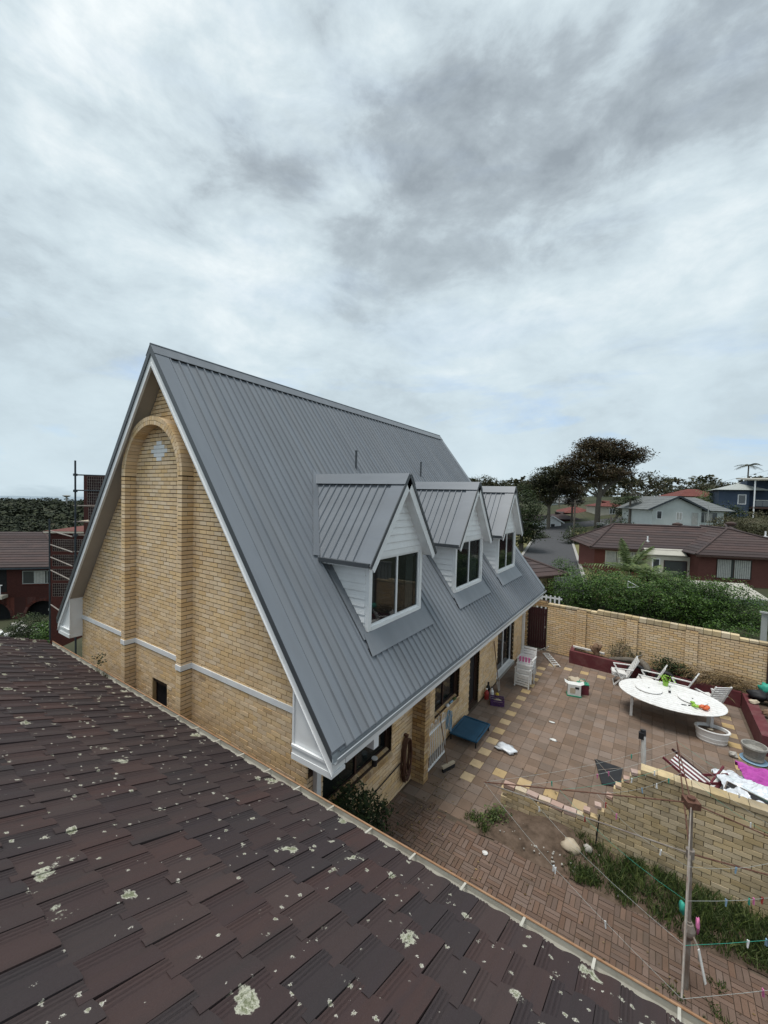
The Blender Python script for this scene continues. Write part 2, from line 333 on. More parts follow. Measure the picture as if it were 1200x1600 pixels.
    def ball(s, c, r, n=10, m=6, sc=(1, 1, 1), jit=0.0, seed=0):
        rs = random.Random(seed); vs = [(c[0], c[1], c[2]-r*sc[2])]; fs = []
        for k in range(1, m):
            t = math.pi*k/m
            for i in range(n):
                a = 2*math.pi*i/n; q = 1+jit*(rs.random()-.5)*2
                vs.append((c[0]+r*q*sc[0]*math.sin(t)*math.cos(a), c[1]+r*q*sc[1]*math.sin(t)*math.sin(a), c[2]-r*q*sc[2]*math.cos(t)))
        vs.append((c[0], c[1], c[2]+r*sc[2])); e = len(vs)-1
        for i in range(n): fs.append((0, 1+(i+1) % n, 1+i)); fs.append((e, 1+(m-2)*n+i, 1+(m-2)*n+(i+1) % n))
        for k in range(m-2):
            for i in range(n): fs.append((1+k*n+i, 1+k*n+(i+1) % n, 1+(k+1)*n+(i+1) % n, 1+(k+1)*n+i))
        return s.add(vs, fs)
    def build(s, name, mat, parent=None, smooth=False, world=True, kind=None):
        off = ploc(parent) if (parent is not None and world) else Vector((0, 0, 0))
        me = bpy.data.meshes.new(name); me.from_pydata([(x[0]-off.x, x[1]-off.y, x[2]-off.z) for x in s.v], [], s.f)
        mats = mat if isinstance(mat, (list, tuple)) else [mat]
        for q in mats: me.materials.append(MT[q] if isinstance(q, str) else q)
        if len(mats) > 1: me.polygons.foreach_set('material_index', s.m)
        if smooth: me.polygons.foreach_set('use_smooth', [True]*len(me.polygons))
        me.update(); o = obj_from(name, me, parent)
        if kind: o['kind'] = kind
        return o
def struct(name, mb, mat, parent=None, **k):
    o = mb.build(name, mat, parent, **k); o['kind'] = 'structure'; return o

# pieces (bricks, tiles, pavers): the ones that show largest are objects, the rest is one joined part
_pm = {}
def pieces(items, name, rest, mat, parent, nsep, hidden=None, prefix=''):
    """items: (key or None, centre, rotation matrix or None, local vertex list, faces). Alike pieces share their mesh."""
    def score(it):
        q = proj(it[1])
        if q is None or not (-30 < q[0] < 1230 and -30 < q[1] < 1630): return 0
        if hidden and hidden(it[1]): return 0
        return 1/q[2]
    order = sorted(items, key=score, reverse=True)
    off = ploc(parent) if parent is not None else Vector((0, 0, 0))
    sep = [it for it in order[:nsep] if score(it) > 0]
    for key, c, R, vs, fs in sep:
        k = (prefix, mat if isinstance(mat, str) else mat.name, key)
        me = _pm.get(k) if key is not None else None
        if me is None:
            me = bpy.data.meshes.new(name); me.from_pydata([tuple(v) for v in vs], [], fs); me.materials.append(MT[mat]); me.update()
            if key is not None: _pm[k] = me
        o = obj_from(name, me, parent, Vector(c)-off)
        if R is not None: o.rotation_euler = R.to_euler()
    others = order[len(sep):]
    if others:
        b = MB()
        for key, c, R, vs, fs in others:
            c = Vector(c); b.add([c+(R @ Vector(v) if R is not None else Vector(v)) for v in vs], fs)
        b.build(rest, mat, parent, kind='stuff')
BOXF = [(0, 3, 2, 1), (4, 5, 6, 7), (0, 1, 5, 4), (1, 2, 6, 5), (2, 3, 7, 6), (3, 0, 4, 7)]
def wall_bricks(O, U, Nn, rows_u, z0, z1, holes=(), course=0.086, length=0.24, joint=0.011, bed=0.016, depth=0.06, clip=None, jit=0.0015, rs=None, phase=0.0):
    """brick items on a wall face. O origin, U along, Nn outward normal; clip(z) -> (umin, umax); holes: (u0, u1, za, zb)"""
    rs = rs or random.Random(3); O = Vector(O); U = Vector(U); Nn = Vector(Nn); items = []
    nrow = int(round((z1-z0)/course))
    for r in range(nrow):
        zb = z0+r*course; zt = zb+course-bed
        a, b = rows_u
        ca, cb = (clip(zb) if clip else (a, b)), (clip(zt) if clip else (a, b))
        spans = [(max(a, ca[0]), min(b, ca[1]))]
        for h in holes:
            if zt > h[2]+0.004 and zb < h[3]-0.004:
                ns = []
                for s0, s1 in spans:
                    if h[1] <= s0 or h[0] >= s1: ns.append((s0, s1)); continue
                    if h[0] > s0: ns.append((s0, h[0]))
                    if h[1] < s1: ns.append((h[1], s1))
                spans = ns
        for s0, s1 in spans:
            k = math.floor((s0-a)/length)-1; u = a+k*length+(length/2 if r % 2 else 0)+phase
            while u < s1:
                u0 = max(u, s0); u1 = min(u+length-joint, s1-(joint*0.3 if u+length < s1 else 0)); u += length
                if u1-u0 < 0.025: continue
                t0, t1 = u0, u1                                  # top corners, slanted where the roof cuts the course
                if clip: t0 = max(u0, cb[0]); t1 = min(u1, cb[1])
                if t1-t0 < 0.005: t0 = min(max(u0, cb[0]), u1-0.002); t1 = t0+0.002
                full = abs((u1-u0)-(length-joint)) < 0.002 and t0 == u0 and t1 == u1
                mu = (u0+u1)/2; mz = (zb+zt)/2
                f = rs.uniform(-jit, jit)*2
                c = O+U*mu+Vector((0, 0, mz))+Nn*f
                hz = (zt-zb)/2
                def P(uu, zz, dd): return U*(uu-mu)+Vector((0, 0, zz))+Nn*dd
                vs = [P(u0, -hz, 0), P(u1, -hz, 0), P(u1, -hz, -depth), P(u0, -hz, -depth), P(t0, hz, 0), P(t1, hz, 0), P(t1, hz, -depth), P(t0, hz, -depth)]
                key = ('b', round(U.x, 2), round(U.y, 2), round(Nn.x, 2), round(Nn.y, 2), length, depth) if full else None
                items.append((key, c, None, vs, BOXF))
    return items
# ---------------------------------------------------------------- terrain
def sst(a, b, x):
    t = min(1.0, max(0.0, (x-a)/(b-a))); return t*t*(3-2*t)
def hgt(x, y):
    p = Vector((x, y, 0)); d = p.dot(FW); r = p.dot(RT); rho = math.hypot(x, y)
    h = 0.0
    hr = 8.5*sst(42, 112, r*0.8+d*0.35)*sst(-10, 20, r)*sst(0, 30, d)
    wl = sst(0.15, -0.5, r/max(5.0, abs(d)))*sst(-60, 0, d)
    hl = -5.6*sst(10.5, 27, -r)
    hl2 = -11*sst(42, 110, rho)-12*sst(110, 320, rho)-8*sst(500, 1500, rho)
    h = hr + wl*(hl+hl2) + (1-wl)*(-30*sst(180, 900, rho))
    if rho > 1700: h += -40*sst(1700, 2200, rho)
    if rho > 60: h += 1.2*noise.noise(Vector((x*0.012, y*0.012, 0.3)))*sst(60, 150, rho)
    return h
b = MB(); na, nr = 200, 70; radii = [0.0]+[1.5*(4200/1.5)**(k/(nr-1)) for k in range(nr)]
b.v.append((0, 0, -0.05))
for k in range(1, nr+1):
    for i in range(na):
        a = 2*math.pi*i/na; x, y = radii[k]*math.cos(a), radii[k]*math.sin(a); b.v.append((x, y, hgt(x, y)-0.05))
for i in range(na): b.f.append((0, 1+i, 1+(i+1) % na)); b.m.append(0)
for k in range(nr-1):
    for i in range(na):
        b.f.append((1+k*na+i, 1+(k+1)*na+i, 1+(k+1)*na+(i+1) % na, 1+k*na+(i+1) % na)); b.m.append(0)
struct('ground', b, 'terrain', smooth=True)
b = MB(); b.add([(-4200, -4200, -46), (4200, -4200, -46), (4200, 4200, -46), (-4200, 4200, -46)], [(0, 1, 2, 3)])
sea = b; n_s = 96; b = MB(); b.v.append((0, 0, -46.0))
for i in range(n_s): b.v.append((3050*math.cos(2*math.pi*i/n_s), 3050*math.sin(2*math.pi*i/n_s), -46.0))
b.f = [(0, 1+i, 1+(i+1) % n_s) for i in range(n_s)]; b.m = [0]*n_s
struct('sea', b, 'water')

# ---------------------------------------------------------------- patio paving
PX0, PX1, PY0, PY1 = -4.40, 2.62, 7.50, 18.42
b = MB(); b.bx(PX0-0.1, 6.0, 3.0, PY1+0.1, -0.045, -0.012)
patio = struct('patio', b, 'sand_joint')
rs = random.Random(11); P = 0.2875; pav = []; ypav = []
ox, oy = -3.34-0.5*P, 9.44-0.5*P
for i in range(-5, 22):
    for j in range(-8, 33):
        x = ox+(i+.5)*P; y = oy+(j+.5)*P
        if not (PX0+0.06 < x < 2.56 and 7.45 < y < 18.34): continue
        if x > -2.45 and y < 8.55: continue
        yel = (i == 0 and j >= -2 and j % 2 == 0 and y < 16.9) or (j == 0 and i >= 0 and i % 2 == 0) or (x > 2.05 and 2.4 > x and j % 2 == 1 and y < 17) or (j == 26 and i % 2 == 1 and i > 0 and x < -0.9)
        hx = P/2-0.0035
        R = Matrix.Rotation(rs.gauss(0, 0.004), 3, 'X') @ Matrix.Rotation(rs.gauss(0, 0.004), 3, 'Y') @ Matrix.Rotation(rs.gauss(0, 0.008), 3, 'Z')
        c = (x+rs.uniform(-.0015, .0015), y+rs.uniform(-.0015, .0015), -0.018+rs.uniform(-0.003, 0.003))
        k = 0.006
        vs = [(-hx, -hx, -.02), (hx, -hx, -.02), (hx, hx, -.02), (-hx, hx, -.02), (-hx, -hx, .014), (hx, -hx, .014), (hx, hx, .014), (-hx, hx, .014),
              (-hx+k, -hx+k, .018), (hx-k, -hx+k, .018), (hx-k, hx-k, .018), (-hx+k, hx-k, .018)]
        fs = [(0, 1, 5, 4), (1, 2, 6, 5), (2, 3, 7, 6), (3, 0, 4, 7), (4, 5, 9, 8), (5, 6, 10, 9), (6, 7, 11, 10), (7, 4, 8, 11), (8, 9, 10, 11)]
        (ypav if yel else pav).append(('pv', c, R, vs, fs))
hid = lambda p: False
def hide_roofline(p):                           # behind the near gutter seen from the camera
    p = Vector(p); t = 3.88/p.y if p.y > 3.9 else 1
    return CAM.z+(p.z-CAM.z)*t < 2.55
pieces(pav, 'paver', 'paver_field', 'paver', patio, 260, hide_roofline)
pieces(ypav, 'yellow_paver', 'yellow_paver_field', 'yellow_paver', patio, 60, hide_roofline)
# basket-weave brick path
b = MB(); b.bx(-4.42, 4.5, 3.4, 7.62, -0.0118, -0.0068)
path = struct('path', b, 'sand_joint')
bw = []; q = 0.232
for i in range(-20, 20):
    for j in range(13, 34):
        X0 = i*q; Y0_ = j*q
        for s in range(3):
            if (i+j) % 2: cx_, cy_, dx, dy = X0+q/2, Y0_+q*(s+.5)/3, q-.004, q/3-.0045
            else: cx_, cy_, dx, dy = X0+q*(s+.5)/3, Y0_+q/2, q/3-.0045, q-.004
            yy = 7.56+0.05*math.sin(cx_*3)
            if not (-4.38 < cx_ < 4.3) or cy_ > yy+(0.0 if cx_ > -2.3 else -0.06): continue
            c = (cx_, cy_, 0.0+rs.uniform(-.003, .003)); z1 = .012
            vs = [(-dx/2, -dy/2, -.02), (dx/2, -dy/2, -.02), (dx/2, dy/2, -.02), (-dx/2, dy/2, -.02), (-dx/2+.003, -dy/2+.003, z1), (dx/2-.003, -dy/2+.003, z1), (dx/2-.003, dy/2-.003, z1), (-dx/2+.003, dy/2-.003, z1)]
            bw.append(((i+j) % 2, c, Matrix.Rotation(rs.gauss(0, .006), 3, 'Z'), vs, BOXF))
pieces(bw, 'paving_brick', 'brick_paving', 'path_brick', path, 295, hide_roofline)

# ---------------------------------------------------------------- the house
house = thing('brick_house', 'cream brick house with steep grey metal roof and three white dormers', 'house', (-8.62, 4.6, 0))
XR, ZR, XE, ZE, XEL = -8.62, 9.40, -3.62, 2.87, -13.62
SL = (ZR-ZE)/(XE-XR); Y1, YE, Y0 = 4.28, 17.55, 4.60
XW0, XW1 = -12.92, -4.39
zroof = lambda x: ZR-SL*abs(x-XR)
SOF = 0.30                                       # vertical drop from roof surface to soffit
rs = random.Random(5)
# backing of the gable wall
b = MB()
def rake(z): 
    dx = (ZR-SOF-0.03-z)/SL; return (max(XW0, XR-dx), min(XW1, XR+dx))
zt = ZR-SOF-0.06
WIN = (-9.17, -8.55, 1.60, 2.24); zr_ = lambda x: zroof(x)-SOF-.03
for poly in ([(XW0, 0), (WIN[0], 0), (WIN[0], zr_(WIN[0])), (XW0, zr_(XW0))], [(WIN[1], 0), (XW1, 0), (XW1, zr_(XW1)), (WIN[1], zr_(WIN[1]))], [(WIN[0], WIN[3]), (WIN[1], WIN[3]), (WIN[1], zr_(WIN[1])), (XR, zt), (WIN[0], zr_(WIN[0]))], [(WIN[0], 0), (WIN[1], 0), (WIN[1], WIN[2]), (WIN[0], WIN[2])]):
    b.prism(poly, 1, Y0+0.024, Y0+0.25)
gw = b.build('gable_wall', 'mortar', house)
legs = [(-10.11, -9.944), (-7.79, -7.623)]; ACX, ARO, ARI, AZ = -8.866, 1.245, 1.075, 6.80; YB = 4.365
NZ = 0.0
holes = [(l0-XW0, l1-XW0, 0, 6.9) for l0, l1 in legs]+[(WIN[0]-XW0, WIN[1]-XW0, WIN[2], WIN[3])]
vent_rows = [(7.138+.086*i_, w_) for i_, w_ in enumerate((.21, .44, .66, .44, .21))]
VCX = -8.93
for z, wd in vent_rows: holes.append((VCX-wd/2-XW0, VCX+wd/2-XW0, z, z+.073))
clipu = lambda z: tuple(v-XW0 for v in rake(z))
gb = wall_bricks((XW0, Y0, 0), (1, 0, 0), (0, -1, 0), (0, XW1-XW0), 1.032, 9.2, holes, clip=clipu, rs=rs)
# bricks behind the arch ring are left in: the ring stands proud of them
pieces([g for g in gb], 'brick', 'gable_brickwork', 'cream_brick', gw, 165, hide_roofline)
# piers and arch
b = MB()
for l0, l1 in legs: b.bx(l0+.012, l1-.012, YB+.012, Y0+.02, 1.0, AZ)
for k in range(24):
    a0, a1 = math.pi*k/24, math.pi*(k+1)/24
    P4 = lambda r, a, y: (ACX+r*math.cos(a), y, AZ+r*math.sin(a))
    b.hexa([P4(ARI+.012, a0, YB+.012), P4(ARO-.012, a0, YB+.012), P4(ARO-.012, a0, Y0+.02), P4(ARI+.012, a0, Y0+.02), P4(ARI+.012, a1, YB+.012), P4(ARO-.012, a1, YB+.012), P4(ARO-.012, a1, Y0+.02), P4(ARI+.012, a1, Y0+.02)])
arch = b.build('arch', 'mortar', house)
ab = []
def pbrick(x0, x1, y0, y1, z0, z1, key=None):
    c = Vector(((x0+x1)/2, (y0+y1)/2, (z0+z1)/2)); d = Vector((x1-x0, y1-y0, z1-z0))/2
    vs = [(sx*d.x, sy*d.y, sz*d.z) for sz in (-1, 1) for sx, sy in ((-1, -1), (1, -1), (1, 1), (-1, 1))]
    return (key or ('p', round(d.x, 4), round(d.y, 4), round(d.z, 4)), c, None, vs, BOXF)
for l0, l1 in legs:
    for r in range(int((AZ-1.032)/.086)):
        z0 = 1.032+r*.086
        if 2.90 < z0+.04 < 3.05: continue
        jx = rs.uniform(-.001, .001)
        if r % 2: ab.append(pbrick(l0, l1, YB+jx, Y0+.02, z0, z0+.071))
        else:
            ym = (YB+Y0)/2; ab.append(pbrick(l0, l1, YB+jx, ym-.005, z0, z0+.071)); ab.append(pbrick(l0, l1, ym+.005, Y0+.02, z0, z0+.071))
for ring, (r0, r1) in enumerate(((ARI, (ARI+ARO)/2-.004), ((ARI+ARO)/2+.004, ARO))):
    n = 40 if ring == 0 else 44
    for k in range(n):
        a0, a1 = math.pi*(k+.05)/n, math.pi*(k+.95)/n; am = (a0+a1)/2
        c = Vector((ACX+(r0+r1)/2*math.cos(am), (YB+Y0)/2, AZ+(r0+r1)/2*math.sin(am)))
        Q = lambda r, a, y: Vector((ACX+r*math.cos(a), y, AZ+r*math.sin(a)))-c
        jy = rs.uniform(-.002, .002)
        vs = [Q(r0, a0, YB+jy), Q(r1, a0, YB+jy), Q(r1, a0, Y0+.02), Q(r0, a0, Y0+.02), Q(r0, a1, YB+jy), Q(r1, a1, YB+jy), Q(r1, a1, Y0+.02), Q(r0, a1, Y0+.02)]
        ab.append((None, c, None, vs, BOXF))
pieces(ab, 'arch_brick', 'arch_brickwork', 'cream_brick', arch, 60, hide_roofline)
# white band
b = MB(); zb0, zb1 = 2.935, 3.04
xs = [XW0-0.005, legs[0][0], legs[0][1], legs[1][0], legs[1][1], XW1-.02]
for x0, x1, y0 in ((xs[0], xs[1], Y0-.015), (xs[1]-.012, xs[2]+.012, YB-.012), (xs[2], xs[3], Y0-.015), (xs[3]-.012, xs[4]+.012, YB-.012), (xs[4], xs[5], Y0-.015)):
    b.bx(x0, x1, y0, Y0+.05, zb0, zb1)
b.build('string_band', 'white_paint', house)
# vent of white bricks
for z, wd in vent_rows:
    n = max(1, round(wd/.22))
    for k in range(n):
        bb = MB(); bb.bx(VCX-wd/2+k*wd/n+.002, VCX-wd/2+(k+1)*wd/n-.002, Y0-.006, Y0+.05, z, z+.078); bb.build('vent_brick', 'white_paint', house)
# small window low on the gable
b = MB(); b.bx(WIN[0]-.01, WIN[1]+.01, Y0+.10, Y0+.13, WIN[2], WIN[3]); sw = b.build('small_window', 'black', house)
b = MB()
for x in (WIN[0]+.01, WIN[1]-.03): b.bx(x, x+.02, Y0+.085, Y0+.099, WIN[2], WIN[3])
b.bx(WIN[0]+.03, WIN[1]-.03, Y0+.085, Y0+.099, WIN[3]-.03, WIN[3]-.005); b.build('frame', 'dark_frame', sw)
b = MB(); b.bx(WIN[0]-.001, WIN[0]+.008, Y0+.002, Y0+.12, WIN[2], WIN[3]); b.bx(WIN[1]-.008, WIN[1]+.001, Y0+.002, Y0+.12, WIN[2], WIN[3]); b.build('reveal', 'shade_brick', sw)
# terracotta air vents
for px, py in ((-7.36, 2.80), (-5.45, 2.74)):
    b = MB()
    for r in range(3): b.bx(px, px+.22, Y0-.004, Y0+.03, py+r*.028, py+r*.028+.018)
    b.build('air_vent', 'shade_brick', house)

# side wall on the patio (faces +X)
XS = XW1; SH = 2.50
W1 = (4.98, 7.14, 1.13, 2.42); W2 = (9.17, 10.74, 0.86, 2.42); DR = (11.52, 12.34, 0.04, 2.30); SD = (14.15, 16.2, 0.10, 2.30)
b = MB()
yy = [4.6+.012, W1[0], W1[1], W2[0], W2[1], DR[0], DR[1], SD[0], SD[1], 17.5]
xa, xb = XS-.25, XS-.02
for k in range(0, 9, 2): b.bx(xa, xb, yy[k], yy[k+1], 0, SH)
for wv in (W1, W2, DR, SD):
    b.bx(xa, xb, wv[0], wv[1], wv[3], SH); b.bx(xa, xb, wv[0], wv[1], 0, wv[2])
swl = b.build('side_wall', 'mortar', house)
sb = wall_bricks((XS, 4.6, 0), (0, 1, 0), (1, 0, 0), (0, 12.9), 0.0, SH, [(w_[0]-4.6, w_[1]-4.6, w_[2], w_[3]) for w_ in (W1, W2, DR, SD)], rs=rs, phase=0.06)
pieces(sb, 'brick', 'side_brickwork', 'cream_brick', swl, 45, hide_roofline)
b = MB(); b.bx(XW0, XW0+.25, Y0+.26, 17.5, -3, SH); b.bx(XW0, XS-.26, 17.25, 17.5, -3, SH); b.prism([(XW0, SH), (XS, SH), (XR, zt)], 1, 17.26, 17.5); b.build('rear_walls', 'cream_brick', house)
# brick window sills and jamb bricks
def sill(w_, hgt_=.10, out=.13):
    n = int((w_[1]-w_[0])/.086)
    for k in range(n):
        y = w_[0]+(k+.06)*(w_[1]-w_[0])/n; y1 = w_[0]+(k+.94)*(w_[1]-w_[0])/n
        bb = MB(); z = w_[2]
        bb.hexa([(XS-.14, y, z-.02), (XS+.02, y, z-.13), (XS+.02, y1, z-.13), (XS-.14, y1, z-.02), (XS-.14, y, z+.035), (XS+.03, y, z-.045), (XS+.03, y1, z-.045), (XS-.14, y1, z+.035)])
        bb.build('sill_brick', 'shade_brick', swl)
sill(W1); sill(W2)
def glazed(name, w_, mull, fm, recess=.13, fr=.05, cur=None, gl='glass', track=None):
    """window or door in the side wall: frame, panes, dark room behind"""
    x = XS-recess; b = MB()
    b.bx(x-.05, x, w_[0], w_[1], w_[2], w_[2]+fr); b.bx(x-.05, x, w_[0], w_[1], w_[3]-fr, w_[3])
    ed = [w_[0]]+list(mull)+[w_[1]]
    for k, e in enumerate(ed):
        s = e if k == 0 else (e-fr if k == len(ed)-1 else e-fr/2); b.bx(x-.05, x+.002, s, s+fr, w_[2]+fr, w_[3]-fr)
    wo = b.build(name, fm, house)
    for k in range(len(ed)-1):
        g = MB(); g.bx(x-.03, x-.024, ed[k]+fr*.5, ed[k+1]-fr*.5, w_[2]+fr*.9, w_[3]-fr*.9); g.build('pane', gl, wo)
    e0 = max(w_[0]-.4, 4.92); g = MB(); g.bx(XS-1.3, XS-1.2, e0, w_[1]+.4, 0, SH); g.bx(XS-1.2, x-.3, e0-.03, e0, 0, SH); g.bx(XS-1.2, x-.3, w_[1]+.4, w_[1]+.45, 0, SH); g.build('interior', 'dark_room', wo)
    if cur:
        g = MB()
        for c0, c1 in cur:
            n = max(3, int((c1-c0)/.06))
            for k in range(n):
                ya, yb = c0+(c1-c0)*k/n, c0+(c1-c0)*(k+1)/n; o0, o1 = (.02 if k % 2 else -.02), (-.02 if k % 2 else .02)
                g.add([(x-.14+o0, ya, w_[2]+.03), (x-.14+o1, yb, w_[2]+.03), (x-.14+o1, yb, w_[3]), (x-.14+o0, ya, w_[3])], [(0, 1, 2, 3)])
        g.build('curtain', 'curtain', wo)
    return wo
wA = glazed('side_window', W1, [6.05], 'dark_frame', gl='glass_clear')
wB = glazed('side_window', W2, [9.92], 'dark_frame', cur=[(10.35, 10.66)])
dA = glazed('door', DR, [], 'dark_frame', fr=.07, gl='black')
b = MB(); b.tube((XS-.10, DR[0]+.1, 1.02), (XS-.06, DR[0]+.1, 1.02), .012); b.tube((XS-.06, DR[0]+.1, 1.02), (XS-.06, DR[0]+.22, 1.02), .011); b.build('handle', 'galv', dA)
dB = glazed('sliding_door', SD, [15.2], 'white_paint', fr=.06, cur=[(15.75, 16.1)], gl='glass')
b = MB(); b.bx(XS-.16, XS+.05, SD[0]-.02, SD[1]+.02, 0.0, .095); b.build('step', 'concrete', dB)
b = MB(); b.bx(XS-.16, XS+.03, SD[0]-.03, SD[1]+.03, .0955, .125); b.build('sill_track', 'white_paint', dB)
# boxed eave, fascia, gutter
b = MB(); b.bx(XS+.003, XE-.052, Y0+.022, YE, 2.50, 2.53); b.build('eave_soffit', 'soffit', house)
b = MB(); b.bx(XE-.05, XE-.018, Y0+.03, YE, 2.52, 2.80); b.build('fascia', 'white_paint', house)
def gutter(x, y0, y1, z, name, m, par, s=1):
    b = MB(); pr = [(0, .10), (0, 0), (.03*s, -.025), (.085*s, -.02), (.115*s, .02), (.12*s, .085), (.105*s, .085), (.10*s, .03), (.08*s, -.005), (.03*s, -.01), (.012*s, .01), (.012*s, .10)]
    b.prism([(x+u, z+v) for u, v in pr], 1, y0, y1); return b.build(name, m, par)
gutter(XE-.015, Y1+.012, YE+.02, 2.72, 'gutter', 'gutter_metal', house)
gutter(XEL+.015, Y1+.02, YE, 2.72, 'gutter', 'gutter_metal', house, -1)
# white end boxes at the feet of the gable
def eave_box(s):
    xi = XS-.03 if s > 0 else XW0+.03; xt = XE-.022 if s > 0 else XEL+.022
    zi = zroof(xi)-.28; b = MB()
    pl = [(xi, 2.53), (xt, 2.53), (xt, zroof(xt)-.20), (xi, zi)]
    if s < 0: pl = pl[::-1]
    b.prism(pl, 1, Y1+.045, Y0+.02); o = b.build('eave_box', 'white_paint', house)
    b = MB()
    x0, x1 = min(xi, xt), max(xi, xt)
    b.bx(x0-.01, x1+.02, Y1+.005, Y1+.04, 2.47, 2.56); b.bx(x0-.005, x1+.01, Y1+.015, Y1+.043, 2.562, 2.66); b.bx(x0-.01, x1-.02 if s > 0 else x1, Y1+.0, Y1+.038, 2.662, 2.70)
    b.bx(x0-.01, x1+.02, Y1+.045, Y0-.005, 2.47, 2.525)
    b.build('moulding', 'white_paint', o)
    b = MB(); sx = 1 if s > 0 else -1
    b.bx(xi-.015*sx, xi+.02*sx, Y1+.02, Y1+.043, 2.70, zi-.02)
    A = Vector((xi+.02*sx, Y1+.03, zi-.06)); B = Vector((xt-.12*sx, Y1+.03, 2.72)); b.bar(A, B, .02, .05, (0, -1, 0)); b.build('trim', 'white_paint', o)
eave_box(1); eave_box(-1)
# rake soffits and barge boards
b = MB()
for s in (-1, 1):
    xe = XR+s*4.35
    b.hexa([(XR, Y1+.03, ZR-SOF), (xe, Y1+.03, ZR-SL*4.35-SOF), (xe, Y0+.10, ZR-SL*4.35-SOF), (XR, Y0+.10, ZR-SOF), (XR, Y1+.03, ZR-SOF+.03), (xe, Y1+.03, ZR-SL*4.35-SOF+.03), (xe, Y0+.10, ZR-SL*4.35-SOF+.03), (XR, Y0+.10, ZR-SOF+.03)])
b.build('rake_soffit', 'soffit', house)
for s in (-1, 1):
    for nm, m, t0, t1, ya, yb in (('barge_board', 'white_paint', .115, .36, Y1-.005, Y1+.03), ('barge_trim', 'white_paint', .30, .375, Y1-.02, Y1-.0055), ('verge_flashing', 'roof_trim', -.05, .125, Y1-.03, Y1-.006)):
        b = MB(); xe = XE if s > 0 else XEL
        b.prism([(XR, ZR-t0), (xe, ZE-t0), (xe+(0.02*s), ZE-t1 if t1 < .2 else ZE-t1+.04), (XR, ZR-t1)][::(1 if s < 0 else -1)], 1, ya, yb); b.build(nm, m, house)
    b = MB(); xe = XE if s > 0 else XEL     # far barge
    b.prism([(XR, ZR+.03), (xe, ZE+.03), (xe, ZE-.22), (XR, ZR-.22)][::(1 if s < 0 else -1)], 1, YE, YE+.04); b.build('rear_barge_board', 'white_paint', house)
# ---- ribbed roof sheets
DORM = [7.19, 11.18, 14.81]; DH, DZR, DZE, DXF, DXB = 1.24, 6.95, 5.28, -4.40, -4.17
DSL = (DZR-DZE)/DH
RIB = [(0, 0), (.126, 0), (.138, .031), (.161, .031), (.173, 0), (.19, 0)]
def upx(z): return XR+(ZR-z)/SL
nv = Vector((SL, 0, 1)).normalized()
def strip(b, y0, segs, s=1):
    for x0, x1 in segs:
        pts = []
        for yy_, h in RIB:
            for x in (x0, x1):
                nx = nv.x*h*s; pts.append((XR+s*(x-XR)+nx, y0+yy_, ZR-SL*(x-XR)+nv.z*h))
        n = len(RIB)
        b.add(pts, [((2*k, 2*k+1, 2*k+3, 2*k+2) if s > 0 else (2*k+2, 2*k+3, 2*k+1, 2*k)) for k in range(n-1)])
        t = .012   # underside so that the sheet has thickness
        b.add([(XR+s*(x0-XR), y0, ZR-SL*(x0-XR)-t), (XR+s*(x1-XR), y0, ZR-SL*(x1-XR)-t), (XR+s*(x1-XR), y0+.19, ZR-SL*(x1-XR)-t), (XR+s*(x0-XR), y0+.19, ZR-SL*(x0-XR)-t)], [(3, 2, 1, 0) if s > 0 else (0, 1, 2, 3)])
        b.add([pts[2*k+1] for k in range(n)]+[(pts[2*k+1][0], pts[2*k+1][1], pts[2*k+1][2]-.03) for k in range(n)], [(k, k+1, n+k+1, n+k) for k in range(n-1)])
y = Y1+.14; k = 0
while y < YE-.05:
    b = MB(); b2 = MB(); bl = MB()
    for r in range(4):
        yr = y+r*.19
        if yr > YE-.1: break
        ym = yr+.095; segs = [(XR+.02, XE+.03)]
        for dc in DORM:
            if abs(ym-dc) < 1.02:
                zt_ = DZR-DSL*abs(ym-dc)-.10; segs = [(XR+.02, upx(zt_)), (DXF+.02, XE+.03)]
        strip(b, yr, segs[:1]) if len(segs) == 1 or True else None
        if len(segs) > 1: strip(bl, yr, segs[1:])
        strip(b2, yr, [(XR+.02, -(XEL-XR)+XR+.03)], -1)
    for q_ in (b, bl, b2):
        if q_.v: q_.build('roof_sheet', 'roof_metal', house)
    y += .76
# flat verge cover strip along both gable edges, ridge cap with scalloped gaps
for s in (-1, 1):
    for ya, yb in ((Y1-.028, Y1+.26), (YE-.20, YE+.05)):
        b = MB(); L0 = (XR, ZR); L1 = (XR+s*5.02, ZR-SL*5.02); o = .038
        b.hexa([(L0[0], ya, L0[1]+.0), (L1[0], ya, L1[1]+.0), (L1[0], yb, L1[1]+.0), (L0[0], yb, L0[1]+.0), (L0[0], ya, L0[1]+o*1.4), (L1[0]+s*.01, ya, L1[1]+o*1.4), (L1[0]+s*.01, yb, L1[1]+o*1.4), (L0[0], yb, L0[1]+o*1.4)])
        b.build('verge_cover', 'roof_metal', house)
for s in (-1, 1):
    b = MB(); wd = .165; t = .008; o = .062
    A = (XR, ZR+o); B = (XR+s*wd, ZR-SL*wd+o)
    b.hexa([(A[0], Y1-.035, A[1]), (B[0], Y1-.035, B[1]), (B[0], YE+.05, B[1]), (A[0], YE+.05, A[1]), (A[0], Y1-.035, A[1]+t), (B[0]+s*.004, Y1-.035, B[1]+t), (B[0]+s*.004, YE+.05, B[1]+t), (A[0], YE+.05, A[1]+t)])
    b.build('ridge_cap', 'roof_metal', house)
